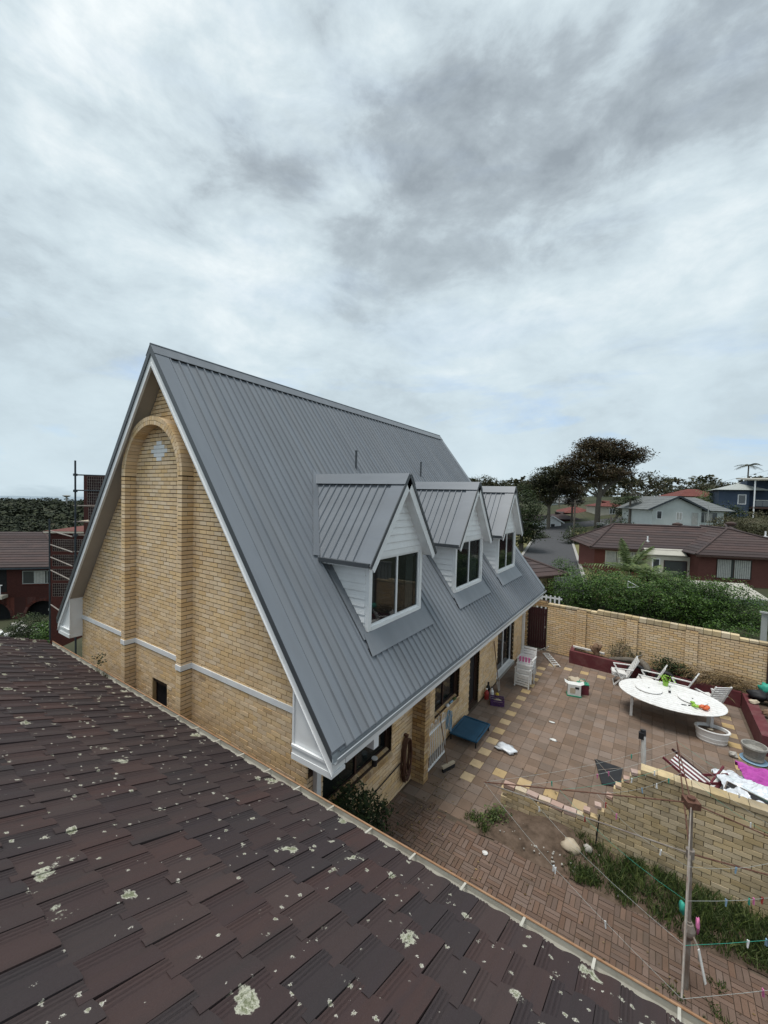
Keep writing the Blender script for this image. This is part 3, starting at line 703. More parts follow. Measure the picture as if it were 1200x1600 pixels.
for s in (-1, 1):
    b = MB(); w0, w1, o0, o1 = .08, .14, .003, .058
    b.hexa([(XR+s*w0, Y1+.33, ZR-SL*w0+o0), (XR+s*w1, Y1+.33, ZR-SL*w1+o0), (XR+s*w1, YE-.23, ZR-SL*w1+o0), (XR+s*w0, YE-.23, ZR-SL*w0+o0), (XR+s*w0, Y1+.33, ZR-SL*w0+o1), (XR+s*w1, Y1+.33, ZR-SL*w1+o1), (XR+s*w1, YE-.23, ZR-SL*w1+o1), (XR+s*w0, YE-.23, ZR-SL*w0+o1)])
    b.build('gap_shade_strip', 'black', house)  # black strip added under the cap to paint the shade in the rib gaps
b = MB(); b.tube((XR, Y1-.035, ZR+.065), (XR, YE+.05, ZR+.065), .02, 8); b.build('ridge_roll', 'roof_metal', house)
# vent pipes through the roof
for yv in (8.98, 12.75):
    xv = -6.95; b = MB(); b.tube((xv, yv, zroof(xv)-.1), (xv, yv, zroof(xv)+.50), .03, 10); o = b.build('vent_pipe', 'roof_trim', house)
    b = MB(); b.tube((xv, yv, zroof(xv)+.50), (xv, yv, zroof(xv)+.54), .036, 10); b.build('pipe_cap', 'roof_trim', o)
# ---- dormers
def dormer(dc, curt, dark):
    hw = 1.04; y0, y1 = dc-hw, dc+hw
    b = MB(); zb = 3.93
    # face frame: corner posts, sill, head
    for ya in (y0, y1-.10): b.bx(DXF-.06, DXF+.02, ya, ya+.10, zb, 5.42)
    b.bx(DXF-.06, DXF+.03, y0+.10, y1-.10, zb, zb+.075); b.bx(DXF-.06, DXF+.02, y0+.10, y1-.10, 5.30, 5.42)
    d = b.build('dormer', 'white_paint', house)
    # side cheeks of lapped boards
    for s, ys in ((-1, y0), (1, y1)):
        k = 0; z = zb+.02
        while z < 5.30:
            z1_ = min(z+.145, 5.36); xb_ = upx(z-.03)
            bb = MB(); e0, e1 = .026, .002
            bb.hexa([(xb_, ys-s*.03, z), (DXF-.061, ys-s*.03, z), (DXF-.061, ys+s*e0, z), (xb_, ys+s*e0, z), (upx(z1_-.03), ys-s*.03, z1_), (DXF-.061, ys-s*.03, z1_), (DXF-.061, ys+s*e1, z1_), (upx(z1_-.03), ys+s*e1, z1_)])
            bb.build('weatherboard', 'white_paint', d); z += .148
    # gable boards above the window
    z = 5.425
    while z < DZR-.35:
        z1_ = z+.145; hwz = lambda zz: max(.03, (DZR-.22-zz)/DSL)
        bb = MB(); h0, h1 = min(hw, hwz(z)), min(hw, hwz(z1_))
        bb.hexa([(DXF-.06, dc-h0, z), (DXF+.028, dc-h0, z), (DXF+.028, dc+h0, z), (DXF-.06, dc+h0, z), (DXF-.06, dc-h1, z1_), (DXF+.002, dc-h1, z1_), (DXF+.002, dc+h1, z1_), (DXF-.06, dc+h1, z1_)])
        bb.build('weatherboard', 'white_paint', d); z += .148
    # window: white frame, two sashes
    wy0, wy1, wz0, wz1 = y0+.10, y1-.10, zb+.075, 5.30
    b = MB()
    for ya, yb in ((wy0, wy0+.04), (wy1-.04, wy1), (dc-.025, dc+.025)): b.bx(DXF-.05, DXF-.005, ya, yb, wz0, wz1)
    b.bx(DXF-.05, DXF-.005, wy0+.04, dc-.025, wz0, wz0+.04); b.bx(DXF-.05, DXF-.005, dc+.025, wy1-.04, wz0, wz0+.04)
    b.bx(DXF-.05, DXF-.005, wy0+.04, dc-.025, wz1-.04, wz1); b.bx(DXF-.05, DXF-.005, dc+.025, wy1-.04, wz1-.04, wz1)
    b.build('window_frame', 'white_paint', d)
    for i, (ya, yb) in enumerate(((wy0+.03, dc-.02), (dc+.02, wy1-.03))):
        b = MB(); b.bx(DXF-.030-.004*i, DXF-.026-.004*i, ya, yb, wz0+.03, wz1-.03); b.build('pane', 'glass' if i == 0 or dark else 'glass_clear', d)
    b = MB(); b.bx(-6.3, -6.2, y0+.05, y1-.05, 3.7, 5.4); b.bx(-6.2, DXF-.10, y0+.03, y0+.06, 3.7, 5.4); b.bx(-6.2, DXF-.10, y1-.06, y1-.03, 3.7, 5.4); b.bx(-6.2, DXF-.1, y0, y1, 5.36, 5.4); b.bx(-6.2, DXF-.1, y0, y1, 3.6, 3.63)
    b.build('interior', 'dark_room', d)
    b = MB()
    for c0, c1 in curt:
        n = max(4, int((c1-c0)/.045)); x = DXF-.14
        for k in range(n):
            ya, yb = dc+c0+(c1-c0)*k/n, dc+c0+(c1-c0)*(k+1)/n; o0, o1 = (.025 if k % 2 else -.025), (-.025 if k % 2 else .025)
            b.add([(x+o0, ya, wz0+.0), (x+o1, yb, wz0+.0), (x+o1, yb, wz1), (x+o0, ya, wz1)], [(0, 1, 2, 3)])
    if b.v: b.build('curtain', 'curtain', d)
    # roof: ribbed sheets on both slopes, running from the valley to the front
    for s in (-1, 1):
        b = MB(); nn = Vector((0, s*DSL, 1)).normalized(); x = DXB-.30; first = True
        def PT(xx, q, h): return (xx, dc+s*q+nn.y*h, DZR-DSL*q+nn.z*h)
        while x > -6.85:
            pr = [(x-u, h) for u, h in RIB]
            for j in range(len(pr)-1):
                (xa, ha), (xb_, hb) = pr[j], pr[j+1]
                def qm(xx): return min(DH+.04, max(0.0, (DZR-(ZR-SL*(xx-XR)))/DSL+.03)) if False else None
                # lower end: eave, or the valley where the main roof rises through
                def lo(xx): 
                    zm = zroof(xx); q = (DZR-zm)/DSL+.02; return min(DH+.04, max(0.02, q))
                b.add([PT(xa, .01, ha), PT(xa, lo(xa), ha), PT(xb_, lo(xb_), hb), PT(xb_, .01, hb)], [(0, 1, 2, 3) if s > 0 else (3, 2, 1, 0)])
            x -= .19
        # flat cover strip along the front edge
        b.hexa([PT(DXB-.31, 0, -.005), PT(DXB+.01, 0, -.005), PT(DXB+.01, DH+.05, -.005), PT(DXB-.31, DH+.05, -.005), PT(DXB-.31, 0, .034), PT(DXB+.01, 0, .034), PT(DXB+.01, DH+.05, .034), PT(DXB-.31, DH+.05, .034)])
        b.build('dormer_roof_sheet', 'roof_metal', d)
        b = MB(); b.hexa([PT(-6.8, 0, .056), PT(DXB+.022, 0, .056), PT(DXB+.022, .17, .056), PT(-6.66, .17, .056), PT(-6.8, 0, .063), PT(DXB+.022, 0, .063), PT(DXB+.022, .17, .063), PT(-6.66, .17, .063)]); b.build('ridge_cap', 'roof_metal', d)
        b = MB(); b.hexa([PT(-6.6, .08, .002), PT(DXB-.32, .08, .002), PT(DXB-.32, .155, .002), PT(-6.6, .155, .002), PT(-6.6, .08, .055), PT(DXB-.32, .08, .055), PT(DXB-.32, .155, .055), PT(-6.6, .155, .055)]); b.build('gap_shade_strip', 'black', d)  # black strip stands in for the shade below the dormer ridge cap
        # soffit under the front overhang and barge boards
        b = MB(); b.hexa([PT(DXF, 0, -.16), PT(DXB-.03, 0, -.16), PT(DXB-.03, DH, -.16), PT(DXF, DH, -.16), PT(DXF, 0, -.14), PT(DXB-.03, 0, -.14), PT(DXB-.03, DH, -.14), PT(DXF, DH, -.14)]); b.build('soffit', 'white_paint', d)
        b = MB(); b.hexa([PT(DXB-.03, .0, -.19), PT(DXB+.0, .0, -.19), PT(DXB+.0, DH+.06, -.16), PT(DXB-.03, DH+.06, -.16), PT(DXB-.03, -.0, -.012), PT(DXB+.0, -.0, -.012), PT(DXB+.0, DH+.05, -.012), PT(DXB-.03, DH+.05, -.012)]); b.build('barge_board', 'white_paint', d)
        b = MB(); b.hexa([PT(DXB+.001, -.0, -.022), PT(DXB+.02, -.0, -.022), PT(DXB+.02, DH+.06, -.022), PT(DXB+.001, DH+.06, -.022), PT(DXB+.001, -.0, .045), PT(DXB+.02, -.0, .045), PT(DXB+.02, DH+.06, .045), PT(DXB+.001, DH+.06, .045)]); b.build('verge_flashing', 'roof_trim', d)
        # gutter, fascia
        ye = dc+s*(DH+.02); ze = DZE-.02; xg = upx(ze)+.05
        b = MB(); pr = [(ye, ze+.02), (ye, ze-.06), (ye+s*.08, ze-.06), (ye+s*.085, ze+.02)]
        b.prism(pr if s > 0 else pr[::-1], 0, xg, DXB-.02); b.build('gutter', 'roof_trim', d)
        b = MB(); b.bx(xg, DXB-.04, ye-s*.03, ye-s*.002, ze-.10, ze-.002); b.build('fascia', 'white_paint', d)
        b = MB(); b.bx(xg+.05, DXF, min(dc+s*hw, ye-s*.03), max(dc+s*hw, ye-s*.03), ze-.09, ze-.07); b.build('eave_soffit', 'white_paint', d)
        # short downpipe at the back of the gutter
        if s < 0:
            b = MB(); xx = upx(ze)+.20; b.path([(xx, ye+.02, ze-.05), (xx, ye+.03, ze-.12), (xx-.0, ye+.10, ze-.30), (xx+.04, ye+.10, zroof(xx+.04)+.05)], .028, 8); b.build('downpipe', 'roof_trim', d)
        # side flashing on the main roof along the cheek
        ycf = dc+s*(hw+.02); b = MB(); q = Vector((SL, 0, 1)).normalized()
        xa, xb_ = DXF+.05, upx(DZE)
        pa = [(xa, ycf, zroof(xa)), (xb_, ycf, zroof(xb_)), (xb_, ycf+s*.17, zroof(xb_)), (xa, ycf+s*.17, zroof(xa))]
        b.hexa([(p[0]+q.x*.02, p[1], p[2]+q.z*.02) for p in pa]+[(p[0]+q.x*.034, p[1], p[2]+q.z*.034) for p in pa]); b.build('side_flashing', 'roof_metal', d)
        # valley flashing on the main roof beside the dormer roof
        b = MB(); xt_, xl_ = upx(DZR), upx(DZE)
        pa = [(xl_, dc+s*(DH+.02), zroof(xl_)), (xt_, dc, zroof(xt_)), (xt_-.12, dc+s*.02, zroof(xt_-.12)), (xl_-.02, dc+s*(DH+.17), zroof(xl_-.02))]
        b.hexa([(p[0]+q.x*.022, p[1], p[2]+q.z*.022) for p in pa]+[(p[0]+q.x*.034, p[1], p[2]+q.z*.034) for p in pa]); b.build('valley_flashing', 'roof_metal', d)
    # apron flashing below the window
    q = Vector((SL, 0, 1)).normalized(); b = MB(); xa, xb_ = DXF-.01, DXF+.25
    pa = [(xa, y0-.12, zroof(xa)), (xb_, y0-.20, zroof(xb_)), (xb_, y1+.20, zroof(xb_)), (xa, y1+.12, zroof(xa))]
    b.hexa([(p[0]+q.x*.036, p[1], p[2]+q.z*.036) for p in pa]+[(p[0]+q.x*.043, p[1], p[2]+q.z*.043) for p in pa]); b.build('apron_flashing', 'roof_metal', d)
    b = MB(); xa, xb_ = DXF+.15, DXF+.232; pa = [(xa, y0-.17, zroof(xa)), (xb_, y0-.18, zroof(xb_)), (xb_, y1+.18, zroof(xb_)), (xa, y1+.17, zroof(xa))]
    b.hexa([(p[0]+q.x*.001, p[1], p[2]+q.z*.001) for p in pa]+[(p[0]+q.x*.035, p[1], p[2]+q.z*.035) for p in pa]); b.build('gap_shade_strip', 'black', d)  # shade under the apron edge, put in as a black strip
    return d
dormer(DORM[0], [(.62, .90)], False)['label'] = 'nearest dormer with a narrow curtain behind the right pane'
dormer(DORM[1], [(.10, .90), (-.1, .05)], False)['label'] = 'middle dormer with pale curtains in the right pane'
dormer(DORM[2], [(.55, .9)], True)['label'] = 'farthest dormer with a dark window'
# downpipes and corner detail
for (x, y, z0, z1) in ((XS+.05, 4.78, 0, 2.5), (XS+.05, 17.4, 0, 2.5), (XW0-.06, Y0+.10, -1, 2.45)):
    b = MB(); b.bx(x-.045, x+.045, y-.05, y+.05, z0, z1); o = b.build('downpipe', 'white_paint', house)
    b = MB(); b.bx(x-.05, x+.05, y-.055, y+.055, 1.7, 1.73); b.build('clip', 'white_paint', o)
b = MB(); b.bx(-3.85, -3.64, 5.36, 5.50, 2.34, 2.52); b.build('overflow_box', 'white_paint', house)
# brick pier beside the side gate
b = MB(); b.bx(XS, -4.07, 8.02, 8.22, 0, 2.49); pier = b.build('pier', 'mortar', house)
pb = wall_bricks((XS, 8.008, 0), (1, 0, 0), (0, -1, 0), (0, .33), 0, 2.49, rs=rs)+wall_bricks((-4.058, 8.01, 0), (0, 1, 0), (1, 0, 0), (0, .22), 0, 2.49, rs=rs)
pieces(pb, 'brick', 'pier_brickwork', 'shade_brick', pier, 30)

# ---------------------------------------------------------------- the near tiled roof
nh = thing('tiled_house', 'low house with old dark brown tiled roof spotted with lichen, in the foreground', 'house', (-5, 0, 0))
TP = math.radians(21.5); TY, TZ, TXL = 3.80, 2.507, -12.86
tz = lambda y: TZ+(TY-y)*math.tan(TP)
b = MB(); b.hexa([(TXL+.03, TY-.10, tz(TY-.1)-.10), (3.2, TY-.1, tz(TY-.1)-.10), (3.2, -2.5, tz(-2.5)-.10), (TXL+.03, -2.5, tz(-2.5)-.10), (TXL+.03, TY-.10, tz(TY-.1)-.03), (3.2, TY-.1, tz(TY-.1)-.03), (3.2, -2.5, tz(-2.5)-.03), (TXL+.03, -2.5, tz(-2.5)-.03)])
rb = b.build('roof', 'black', nh)
b = MB(); b.bx(TXL+.1, 3.2, -2.4, TY-.14, -3, TZ-.12); b.build('wall', 'red_brick', nh)
TW = 0.305; PROF = [(0, -.014), (.007, .002), (.020, .005), (.029, -.003), (.040, .004), (.052, .005), (.061, -.003), (.072, .004), (.084, .005), (.095, -.003), (.120, -.005), (.150, -.005), (.178, .000), (.200, .006), (.230, .011), (.262, .013), (.290, .012), (.307, .009)]
TL = .50; GA = .44
ct, st = math.cos(TP), math.sin(TP)
tiles = []; rs = random.Random(21)
Dn = Vector((0, ct, -st)); Nm = Vector((0, st, ct)); Ux = Vector((1, 0, 0))
tilev = []; n = len(PROF)
for t, lift in ((0.0, 0.012), (-TL, -0.002)):
    for u, h in PROF: tilev.append(Ux*(u-.15)+Dn*t+Nm*(h+lift))
for u, h in PROF: tilev.append(Ux*(u-.15)+Dn*0.0+Nm*(h-.004))
tilev.append(Ux*(.307-.15)+Nm*(.0)); tilev.append(Ux*(.307-.15)+Dn*-TL+Nm*(-.018))
tf = [(k, k+1, n+k+1, n+k) for k in range(n-1)]+[(2*n+k, 2*n+k+1, k+1, k) for k in range(n-1)]+[(n-1, 3*n, 3*n+1, 2*n-1)]
tf = [tuple(f) for f in tf]
for r in range(15):
    y = TY-r*GA*ct; z = TZ+r*GA*st
    off = TW/2 if r % 2 else 0
    for c in range(-1, 56):
        x = TXL+off+c*TW+.15
        if x > 3.0 or x < TXL-.02: continue
        q = proj((x, y, z))
        if q is None or not (-250 < q[0] < 1450 and q[1] < 1900): continue
        R = Matrix.Rotation(rs.gauss(0, .007), 3, Nm) @ Matrix.Rotation(rs.gauss(0, .006), 3, 'X') @ Matrix.Rotation(rs.gauss(0, .008), 3, Dn)
        cc = Vector((x, y, z))+Nm*rs.uniform(-.003, .004)+Dn*rs.gauss(0, .004)
        tiles.append(('tl', cc, R, tilev, tf))
pieces(tiles, 'roof_tile', 'roof_tiles', 'tile', rb, 298)
# verge capping at the far end of the roof: mortar-bedded tiles
for r in range(9):
    y = TY-.02-r*.36; b = MB()
    A = Vector((TXL-.0, y, tz(y)+.0)); B = Vector((TXL-.0, y-.40, tz(y-.40)-.02))
    b.tube(A, B, .065, 10, .055); b.build('verge_tile', 'tile', nh)
# gutter of the near roof
b = MB(); GY = 3.815; GZ = 2.511
pr = [(GY, GZ-.04), (GY, GZ-.10), (GY+.03, GZ-.115), (GY+.09, GZ-.11), (GY+.105, GZ-.08), (GY+.105, GZ-.012), (GY+.097, GZ-.012), (GY+.097, GZ-.072), (GY+.085, GZ-.10), (GY+.03, GZ-.105), (GY+.008, GZ-.09), (GY+.008, GZ-.04)]
pr = [(a-.09 if i in (0, 1, 10, 11) else a, z) for i, (a, z) in enumerate(pr)]
b.prism(pr, 0, TXL+.02, 3.2); gt = b.build('gutter', 'old_gutter', nh)
b = MB(); b.tube((TXL+.02, GY+.103, GZ-.004), (3.2, GY+.103, GZ-.004), .011, 8); b.build('gutter_lip', 'rust_lip', gt)
x = TXL+.6
while x < 3:
    b = MB(); b.hexa([(x-.012, GY-.03, GZ+.01), (x+.012, GY-.03, GZ+.01), (x+.018, GY+.10, GZ-.008), (x-.004, GY+.10, GZ-.008), (x-.012, GY-.03, GZ+.016), (x+.012, GY-.03, GZ+.016), (x+.018, GY+.10, GZ-.003), (x-.004, GY+.10, GZ-.003)]); b.build('gutter_strap', 'old_gutter', gt); x += .60
b = MB(); b.bx(TXL+.05, 3.2, TY-.16, TY-.135, TZ-.24, TZ-.04); b.build('fascia', 'old_gutter', nh)
# weed in the gutter
wd = thing('weed', 'small yellow-green weed sprouting from the gutter of the tiled roof', 'plant', (-9.9, 3.80, 2.47))
b = MB(); rs = random.Random(4)
stem = [(-9.9, 3.80, 2.45), (-9.88, 3.80, 2.62), (-9.86, 3.82, 2.80)]; b.path(stem, .007, 5, .004); b.build('stem', 'leaf_palm', wd)
b = MB()
for k in range(70):
    a = rs.uniform(0, 6.28); rr = rs.uniform(0, .14); c = Vector((-9.86+rr*math.cos(a), 3.82+rr*math.sin(a), 2.80+rs.uniform(-.10, .12)))
    u = Vector((rs.gauss(0, 1), rs.gauss(0, 1), rs.gauss(0, .5))).normalized()*.045; v = u.orthogonal().normalized()*.016
    b.add([c-u*.2, c+u*.4+v, c+u, c+u*.4-v], [(0, 1, 2, 3)])
for k in range(60):
    c = Vector((-9.75+rs.uniform(-.3, .35), 3.80+rs.uniform(-.05, .05), 2.46)); u = Vector((rs.gauss(0, .05), rs.gauss(0, .03), rs.uniform(.05, .16))); v = Vector((.008, .004, 0))
    b.add([c-v, c+v, c+u], [(0, 1, 2)])
b.build('leaves', 'leaf_olive', wd)
# ---------------------------------------------------------------- foliage helpers
def leafy(lobes, n, size, seed=0, b=None, flat=0.5, clump=14, inner=0.35):
    """leaf-sized faces gathered in clumps through the lobes (centre, radii)"""
    rs = random.Random(seed); b = b or MB()
    wt = [l[1][0]*l[1][1]*l[1][2] for l in lobes]; tot = sum(wt)
    for (c, r), wv in zip(lobes, wt):
        m = max(1, int(n*wv/tot/clump))
        for k in range(m):
            d = Vector((rs.gauss(0, 1), rs.gauss(0, 1), rs.gauss(0, 1))).normalized()
            q = inner+(1-inner)*rs.random()**0.5
            cc = Vector(c)+Vector((d.x*r[0], d.y*r[1], d.z*r[2]))*q
            cs = size*rs.uniform(1.6, 3.0)
            for j in range(clump):
                p = cc+Vector((rs.gauss(0, 1), rs.gauss(0, 1), rs.gauss(0, flat)))*cs*0.6
                u = Vector((rs.gauss(0, 1), rs.gauss(0, 1), rs.gauss(0, .6))).normalized(); v = u.cross(Vector((rs.gauss(0, .5), rs.gauss(0, .5), 1))).normalized()
                s = size*rs.uniform(.6, 1.3); u = u*s; v = v*s*.45
                b.add([p-u*.5, p+v*.6, p+u*.6, p-v*.6], [(0, 1, 2, 3)])
    return b
def blades(b, c, n, h, spread, seed=0, w=.008):
    rs = random.Random(seed)
    for k in range(n):
        a = rs.uniform(0, 6.283); rr = spread*math.sqrt(rs.random()); p = Vector((c[0]+rr*math.cos(a), c[1]+rr*math.sin(a), c[2]))
        hh = h*rs.uniform(.5, 1.2); l = Vector((rs.gauss(0, .45), rs.gauss(0, .45), 0))*hh; s = Vector((-math.sin(a), math.cos(a), 0))*w
        b.add([p-s, p+s, p+l*.4+s*.7+Vector((0, 0, hh*.6)), p+l+Vector((0, 0, hh)), p+l*.4-s*.7+Vector((0, 0, hh*.6))], [(0, 1, 2, 3, 4)])

# ---------------------------------------------------------------- boundary wall with maroon gate
WA, WB = Vector((-3.60, 18.42, 0)), Vector((3.36, 17.74, 0)); WU = (WB-WA).normalized(); WN = Vector((WU.y, -WU.x, 0)); WL = (WB-WA).length
bw_ = thing('boundary_wall', 'long cream brick boundary wall behind the maroon raised bed', 'wall', WA)
b = MB(); 
def wq(u, dn, z): return WA+WU*u+WN*dn+Vector((0, 0, z))
def wbox(b, u0, u1, d0, d1, z0, z1): b.hexa([wq(u0, d0, z0), wq(u1, d0, z0), wq(u1, d1, z0), wq(u0, d1, z0), wq(u0, d0, z1), wq(u1, d0, z1), wq(u1, d1, z1), wq(u0, d1, z1)][::1])
wbox(b, 0, WL, -.012, -.23, 0, 2.06); core = b.build('core', 'mortar', bw_)
rs = random.Random(31)
it = wall_bricks(WA, WU, WN, (0, WL), 0, 1.98, rs=rs)
pieces(it, 'brick', 'wall_brickwork', 'cream_brick', bw_, 230)
u = 0
while u < WL:
    e = min(u+.235, WL); z = 2.067 if not (1.85 < u < 6.2) else 2.15
    b = MB(); wbox(b, u, e-.008, .012, -.24, 1.992 if z < 2.1 else 1.992, z+rs.uniform(-.004, .004)); b.build('coping_brick', 'old_brick', bw_); u += .24
for u in (1.20, 2.98, 4.80):
    b = MB(); wbox(b, u, u+.34, .10, .0, 0, 2.06); pr_ = b.build('pier', 'mortar', bw_)
    it = wall_bricks(wq(u-.006, .112, 0), WU, WN, (0, .352), 0, 2.06, rs=rs); pieces(it, 'brick', 'pier_brickwork', 'cream_brick', pr_, 12)
b = MB(); wbox(b, WL-.06, WL+.02, .08, .0, 0, 2.5); b.build('end_post', 'dark_frame', bw_)
# brick lintel and gate
gt_ = thing('side_gate', 'dark maroon timber gate at the far end of the patio', 'gate', (-4.0, 18.42, 0))
b = MB(); n = 8
for k in range(n):
    bb = MB(); x0 = -4.38+k*.76/n; bb.bx(x0+.004, x0+.76/n-.004, 18.40, 18.425, .06, 1.82); bb.build('board', 'maroon_wood', gt_)
bb = MB(); bb.bx(-4.38, -3.62, 18.427, 18.46, .25, .33); bb.bx(-4.38, -3.62, 18.427, 18.46, 1.5, 1.58); bb.build('rail', 'maroon_wood', gt_)
bb = MB(); bb.bx(-3.70, -3.66, 18.37, 18.399, .98, 1.06); bb.build('latch', 'galv', gt_)
lt = thing('gateway_lintel', 'cream brick lintel and jamb round the maroon gate', 'lintel', (-4.0, 18.5, 0))
b = MB(); b.bx(-4.62, -3.612, 18.44, 18.66, 1.90, 2.14); b.bx(-4.64, -4.40, 18.3, 18.6, 0, 1.90); b.build('core', 'mortar', lt)
it = wall_bricks((-4.63, 18.428, 0), (1, 0, 0), (0, -1, 0), (0, 1.02), 1.892, 2.15, rs=rs)+wall_bricks((-4.64, 18.29, 0), (1, 0, 0), (0, -1, 0), (0, .25), 0, 1.89, rs=rs)
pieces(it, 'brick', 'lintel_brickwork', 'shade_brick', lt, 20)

# ---------------------------------------------------------------- maroon raised beds
pl = thing('raised_bed', 'maroon painted L-shaped raised garden bed along the boundary wall', 'garden bed', (0, 17.5, 0))
FA, FB = Vector((-2.56, 17.62, 0)), Vector((2.62, 17.10, 0))
fu = (FB-FA).normalized(); fn = Vector((fu.y, -fu.x, 0))
def rim(b, A, B, t, z0, z1):
    u = (B-A).normalized(); nn = Vector((u.y, -u.x, 0))*t
    b.hexa([A+Vector((0, 0, z0)), B+Vector((0, 0, z0)), B-nn+Vector((0, 0, z0)), A-nn+Vector((0, 0, z0)), A+Vector((0, 0, z1)), B+Vector((0, 0, z1)), B-nn+Vector((0, 0, z1)), A-nn+Vector((0, 0, z1))])
b = MB(); rim(b, FA, FB, .14, 0, .50); b.build('front_wall', 'maroon_paint', pl)
b = MB(); b.bx(-2.56, -2.42, 17.75, 18.30, 0, .499); b.build('end_wall', 'maroon_paint', pl)
b = MB(); b.bx(2.63, 2.90, 14.20, 17.06, 0, .52); b.build('side_wall', 'maroon_paint', pl)
b = MB(); b.bx(2.905, 4.6, 14.20, 14.34, 0, .519); b.build('end_wall', 'maroon_paint', pl)
b = MB(); b.hexa([(-2.41, 17.78, 0), (2.70, 17.28, 0), (2.70, 17.74, 0), (-2.41, 18.24, 0), (-2.41, 17.78, .36), (2.70, 17.28, .38), (2.70, 17.74, .40), (-2.41, 18.24, .38)]); b.bx(2.91, 4.6, 14.36, 17.58, 0, .42)
so_ = b.build('soil', 'soil', pl)
def gbox(n_, x0, x1, y0, y1, z0, z1, m, par): 
    bb = MB(); bb.bx(x0, x1, y0, y1, z0, z1); return bb.build(n_, m, par)
b = MB(); b.bar((-2.5, 18.14, .53), (-1.35, 18.02, .53), .09, .06); tag(b.build('timber', 'old_white'), 'pale timber length lying on the raised bed against the wall', 'timber')
# stump, log, plants in the bed
st_ = MB(); rs = random.Random(9)
st_.path([(-1.62, 17.8, .30), (-1.60, 17.8, .55), (-1.66, 17.82, .78), (-1.58, 17.8, .86)], .10, 9, .13); st_.path([(-1.6, 17.8, .6), (-1.5, 17.75, .8), (-1.46, 17.76, .93)], .06, 7, .05); st_.path([(-1.6, 17.8, .5), (-1.76, 17.7, .7), (-1.82, 17.7, .82)], .06, 7, .04)
tag(st_.build('tree_stump', 'wood_old', smooth=True), 'knobbly brown stump standing in the maroon bed', 'stump')
b = MB(); pts = [(-1.15, 17.72, .46), (-.8, 17.74, .54), (-.45, 17.70, .60), (-.12, 17.60, .66), (.02, 17.45, .60), (.10, 17.25, .48)]
b.path(pts, .085, 9, .12); b.path([(-.3, 17.65, .6), (-.25, 17.8, .75), (-.1, 17.95, .8)], .05, 7, .03); tag(b.build('log', 'bark', smooth=True), 'bent grey log lying across the maroon bed', 'log')
def shrub(name, label, lobes, n, size, m, seed, stems=4, cat='shrub', group=None):
    c = Vector(lobes[0][0]); base = Vector((c.x, c.y, min(l[0][2]-l[1][2] for l in lobes)))
    t = thing(name, label, cat, base, group); leafy(lobes, n, size, seed).build('leaves', m, t)
    b = MB(); r = random.Random(seed)
    for k in range(stems):
        l = lobes[k % len(lobes)]; e = Vector(l[0])+Vector((r.gauss(0, .2)*l[1][0], r.gauss(0, .2)*l[1][1], l[1][2]*.3)); b.path([base+Vector((r.gauss(0, .02), r.gauss(0, .02), -.05)), (base+e)/2+Vector((r.gauss(0, .03), r.gauss(0, .03), 0)), e], .02*max(.4, l[1][2]), 5, .006)
    b.build('stems', 'bark', t); return t
shrub('shrub', 'dark green spiky shrub in the bed behind the second white chair', [((.85, 17.6, .68), (.45, .28, .28)), ((.5, 17.62, .66), (.28, .22, .26)), ((1.15, 17.55, .6), (.25, .22, .22))], 1700, .075, 'leaf_dark', 3)
shrub('shrub', 'sparse twiggy shrub against the boundary wall behind the log', [((-.85, 18.0, .85), (.25, .14, .35)), ((-.65, 18.02, 1.05), (.18, .12, .28)), ((-1.0, 17.95, .7), (.2, .15, .25))], 420, .06, 'leaf_olive', 4)
shrub('shrub', 'small green shrub at the left of the second wall pier', [((-.35, 18.0, .75), (.22, .14, .2))], 220, .06, 'leaf_dark', 5)
# heap of dead fronds
t = thing('dead_fronds', 'heap of dry brown palm fronds on the bed below the wall', 'fronds', (1.95, 17.4, .4)); b = MB(); rs = random.Random(17)
for k in range(75):
    a = rs.uniform(-.5, .5)+(math.pi if rs.random() < .5 else 0); c = Vector((rs.uniform(1.3, 2.75), rs.uniform(17.18, 17.68), rs.uniform(.42, .50)+.42*math.exp(-((rs.uniform(0, 1))*1.5)**2))); ln_ = rs.uniform(.4, .9)
    d = Vector((math.cos(a), math.sin(a)*.6, rs.uniform(-.25, .15))); sag = rs.uniform(.05, .25)
    pp = [c+d*ln_*q-Vector((0, 0, sag*q*q)) for q in (0, .35, .7, 1)]
    b.path(pp, .012, 4, .003)
    for q in range(16):
        f = q/16; p = c+d*ln_*f-Vector((0, 0, sag*f*f)); sd_ = Vector((-d.y, d.x, rs.uniform(-.4, .2)))*(1 if q % 2 else -1)*rs.uniform(.08, .2); e = p+sd_+d*.12-Vector((0, 0, .05)); w_ = d*.012
        b.add([p-w_, p+w_, e], [(0, 1, 2)])
b.build('leaves', 'dead_leaf', t)
# rubbish on the right bed: black bags, stones, bottles
def lump(name, label, cat, c, r, m, seed, sc=(1, 1, 1), jit=.25, n=12, mm_=8, group=None, smooth=True):
    b = MB(); b.ball(c, r, n, mm_, sc, jit, seed); return tag(b.build(name, m, smooth=smooth), label, cat, group)
lump('rubbish_bag', 'black plastic bag at the corner of the maroon bed', 'bag', (2.95, 16.75, .66), .22, 'black', 1, (1.2, .9, .7))
lump('rubbish_bag', 'crumpled black bag against the pale blue bag on the right bed', 'bag', (3.35, 16.7, .66), .24, 'black', 2, (1, 1, .9))
lump('rubbish_bag', 'pale blue plastic bag on the right bed beside the black bags', 'bag', (3.55, 17.2, .75), .25, 'light_blue', 3, (1, .8, .9))
lump('rubbish_bag', 'teal plastic bag on the right bed by the wall end', 'bag', (3.25, 17.45, .68), .18, 'teal', 4, (1, .9, .9))
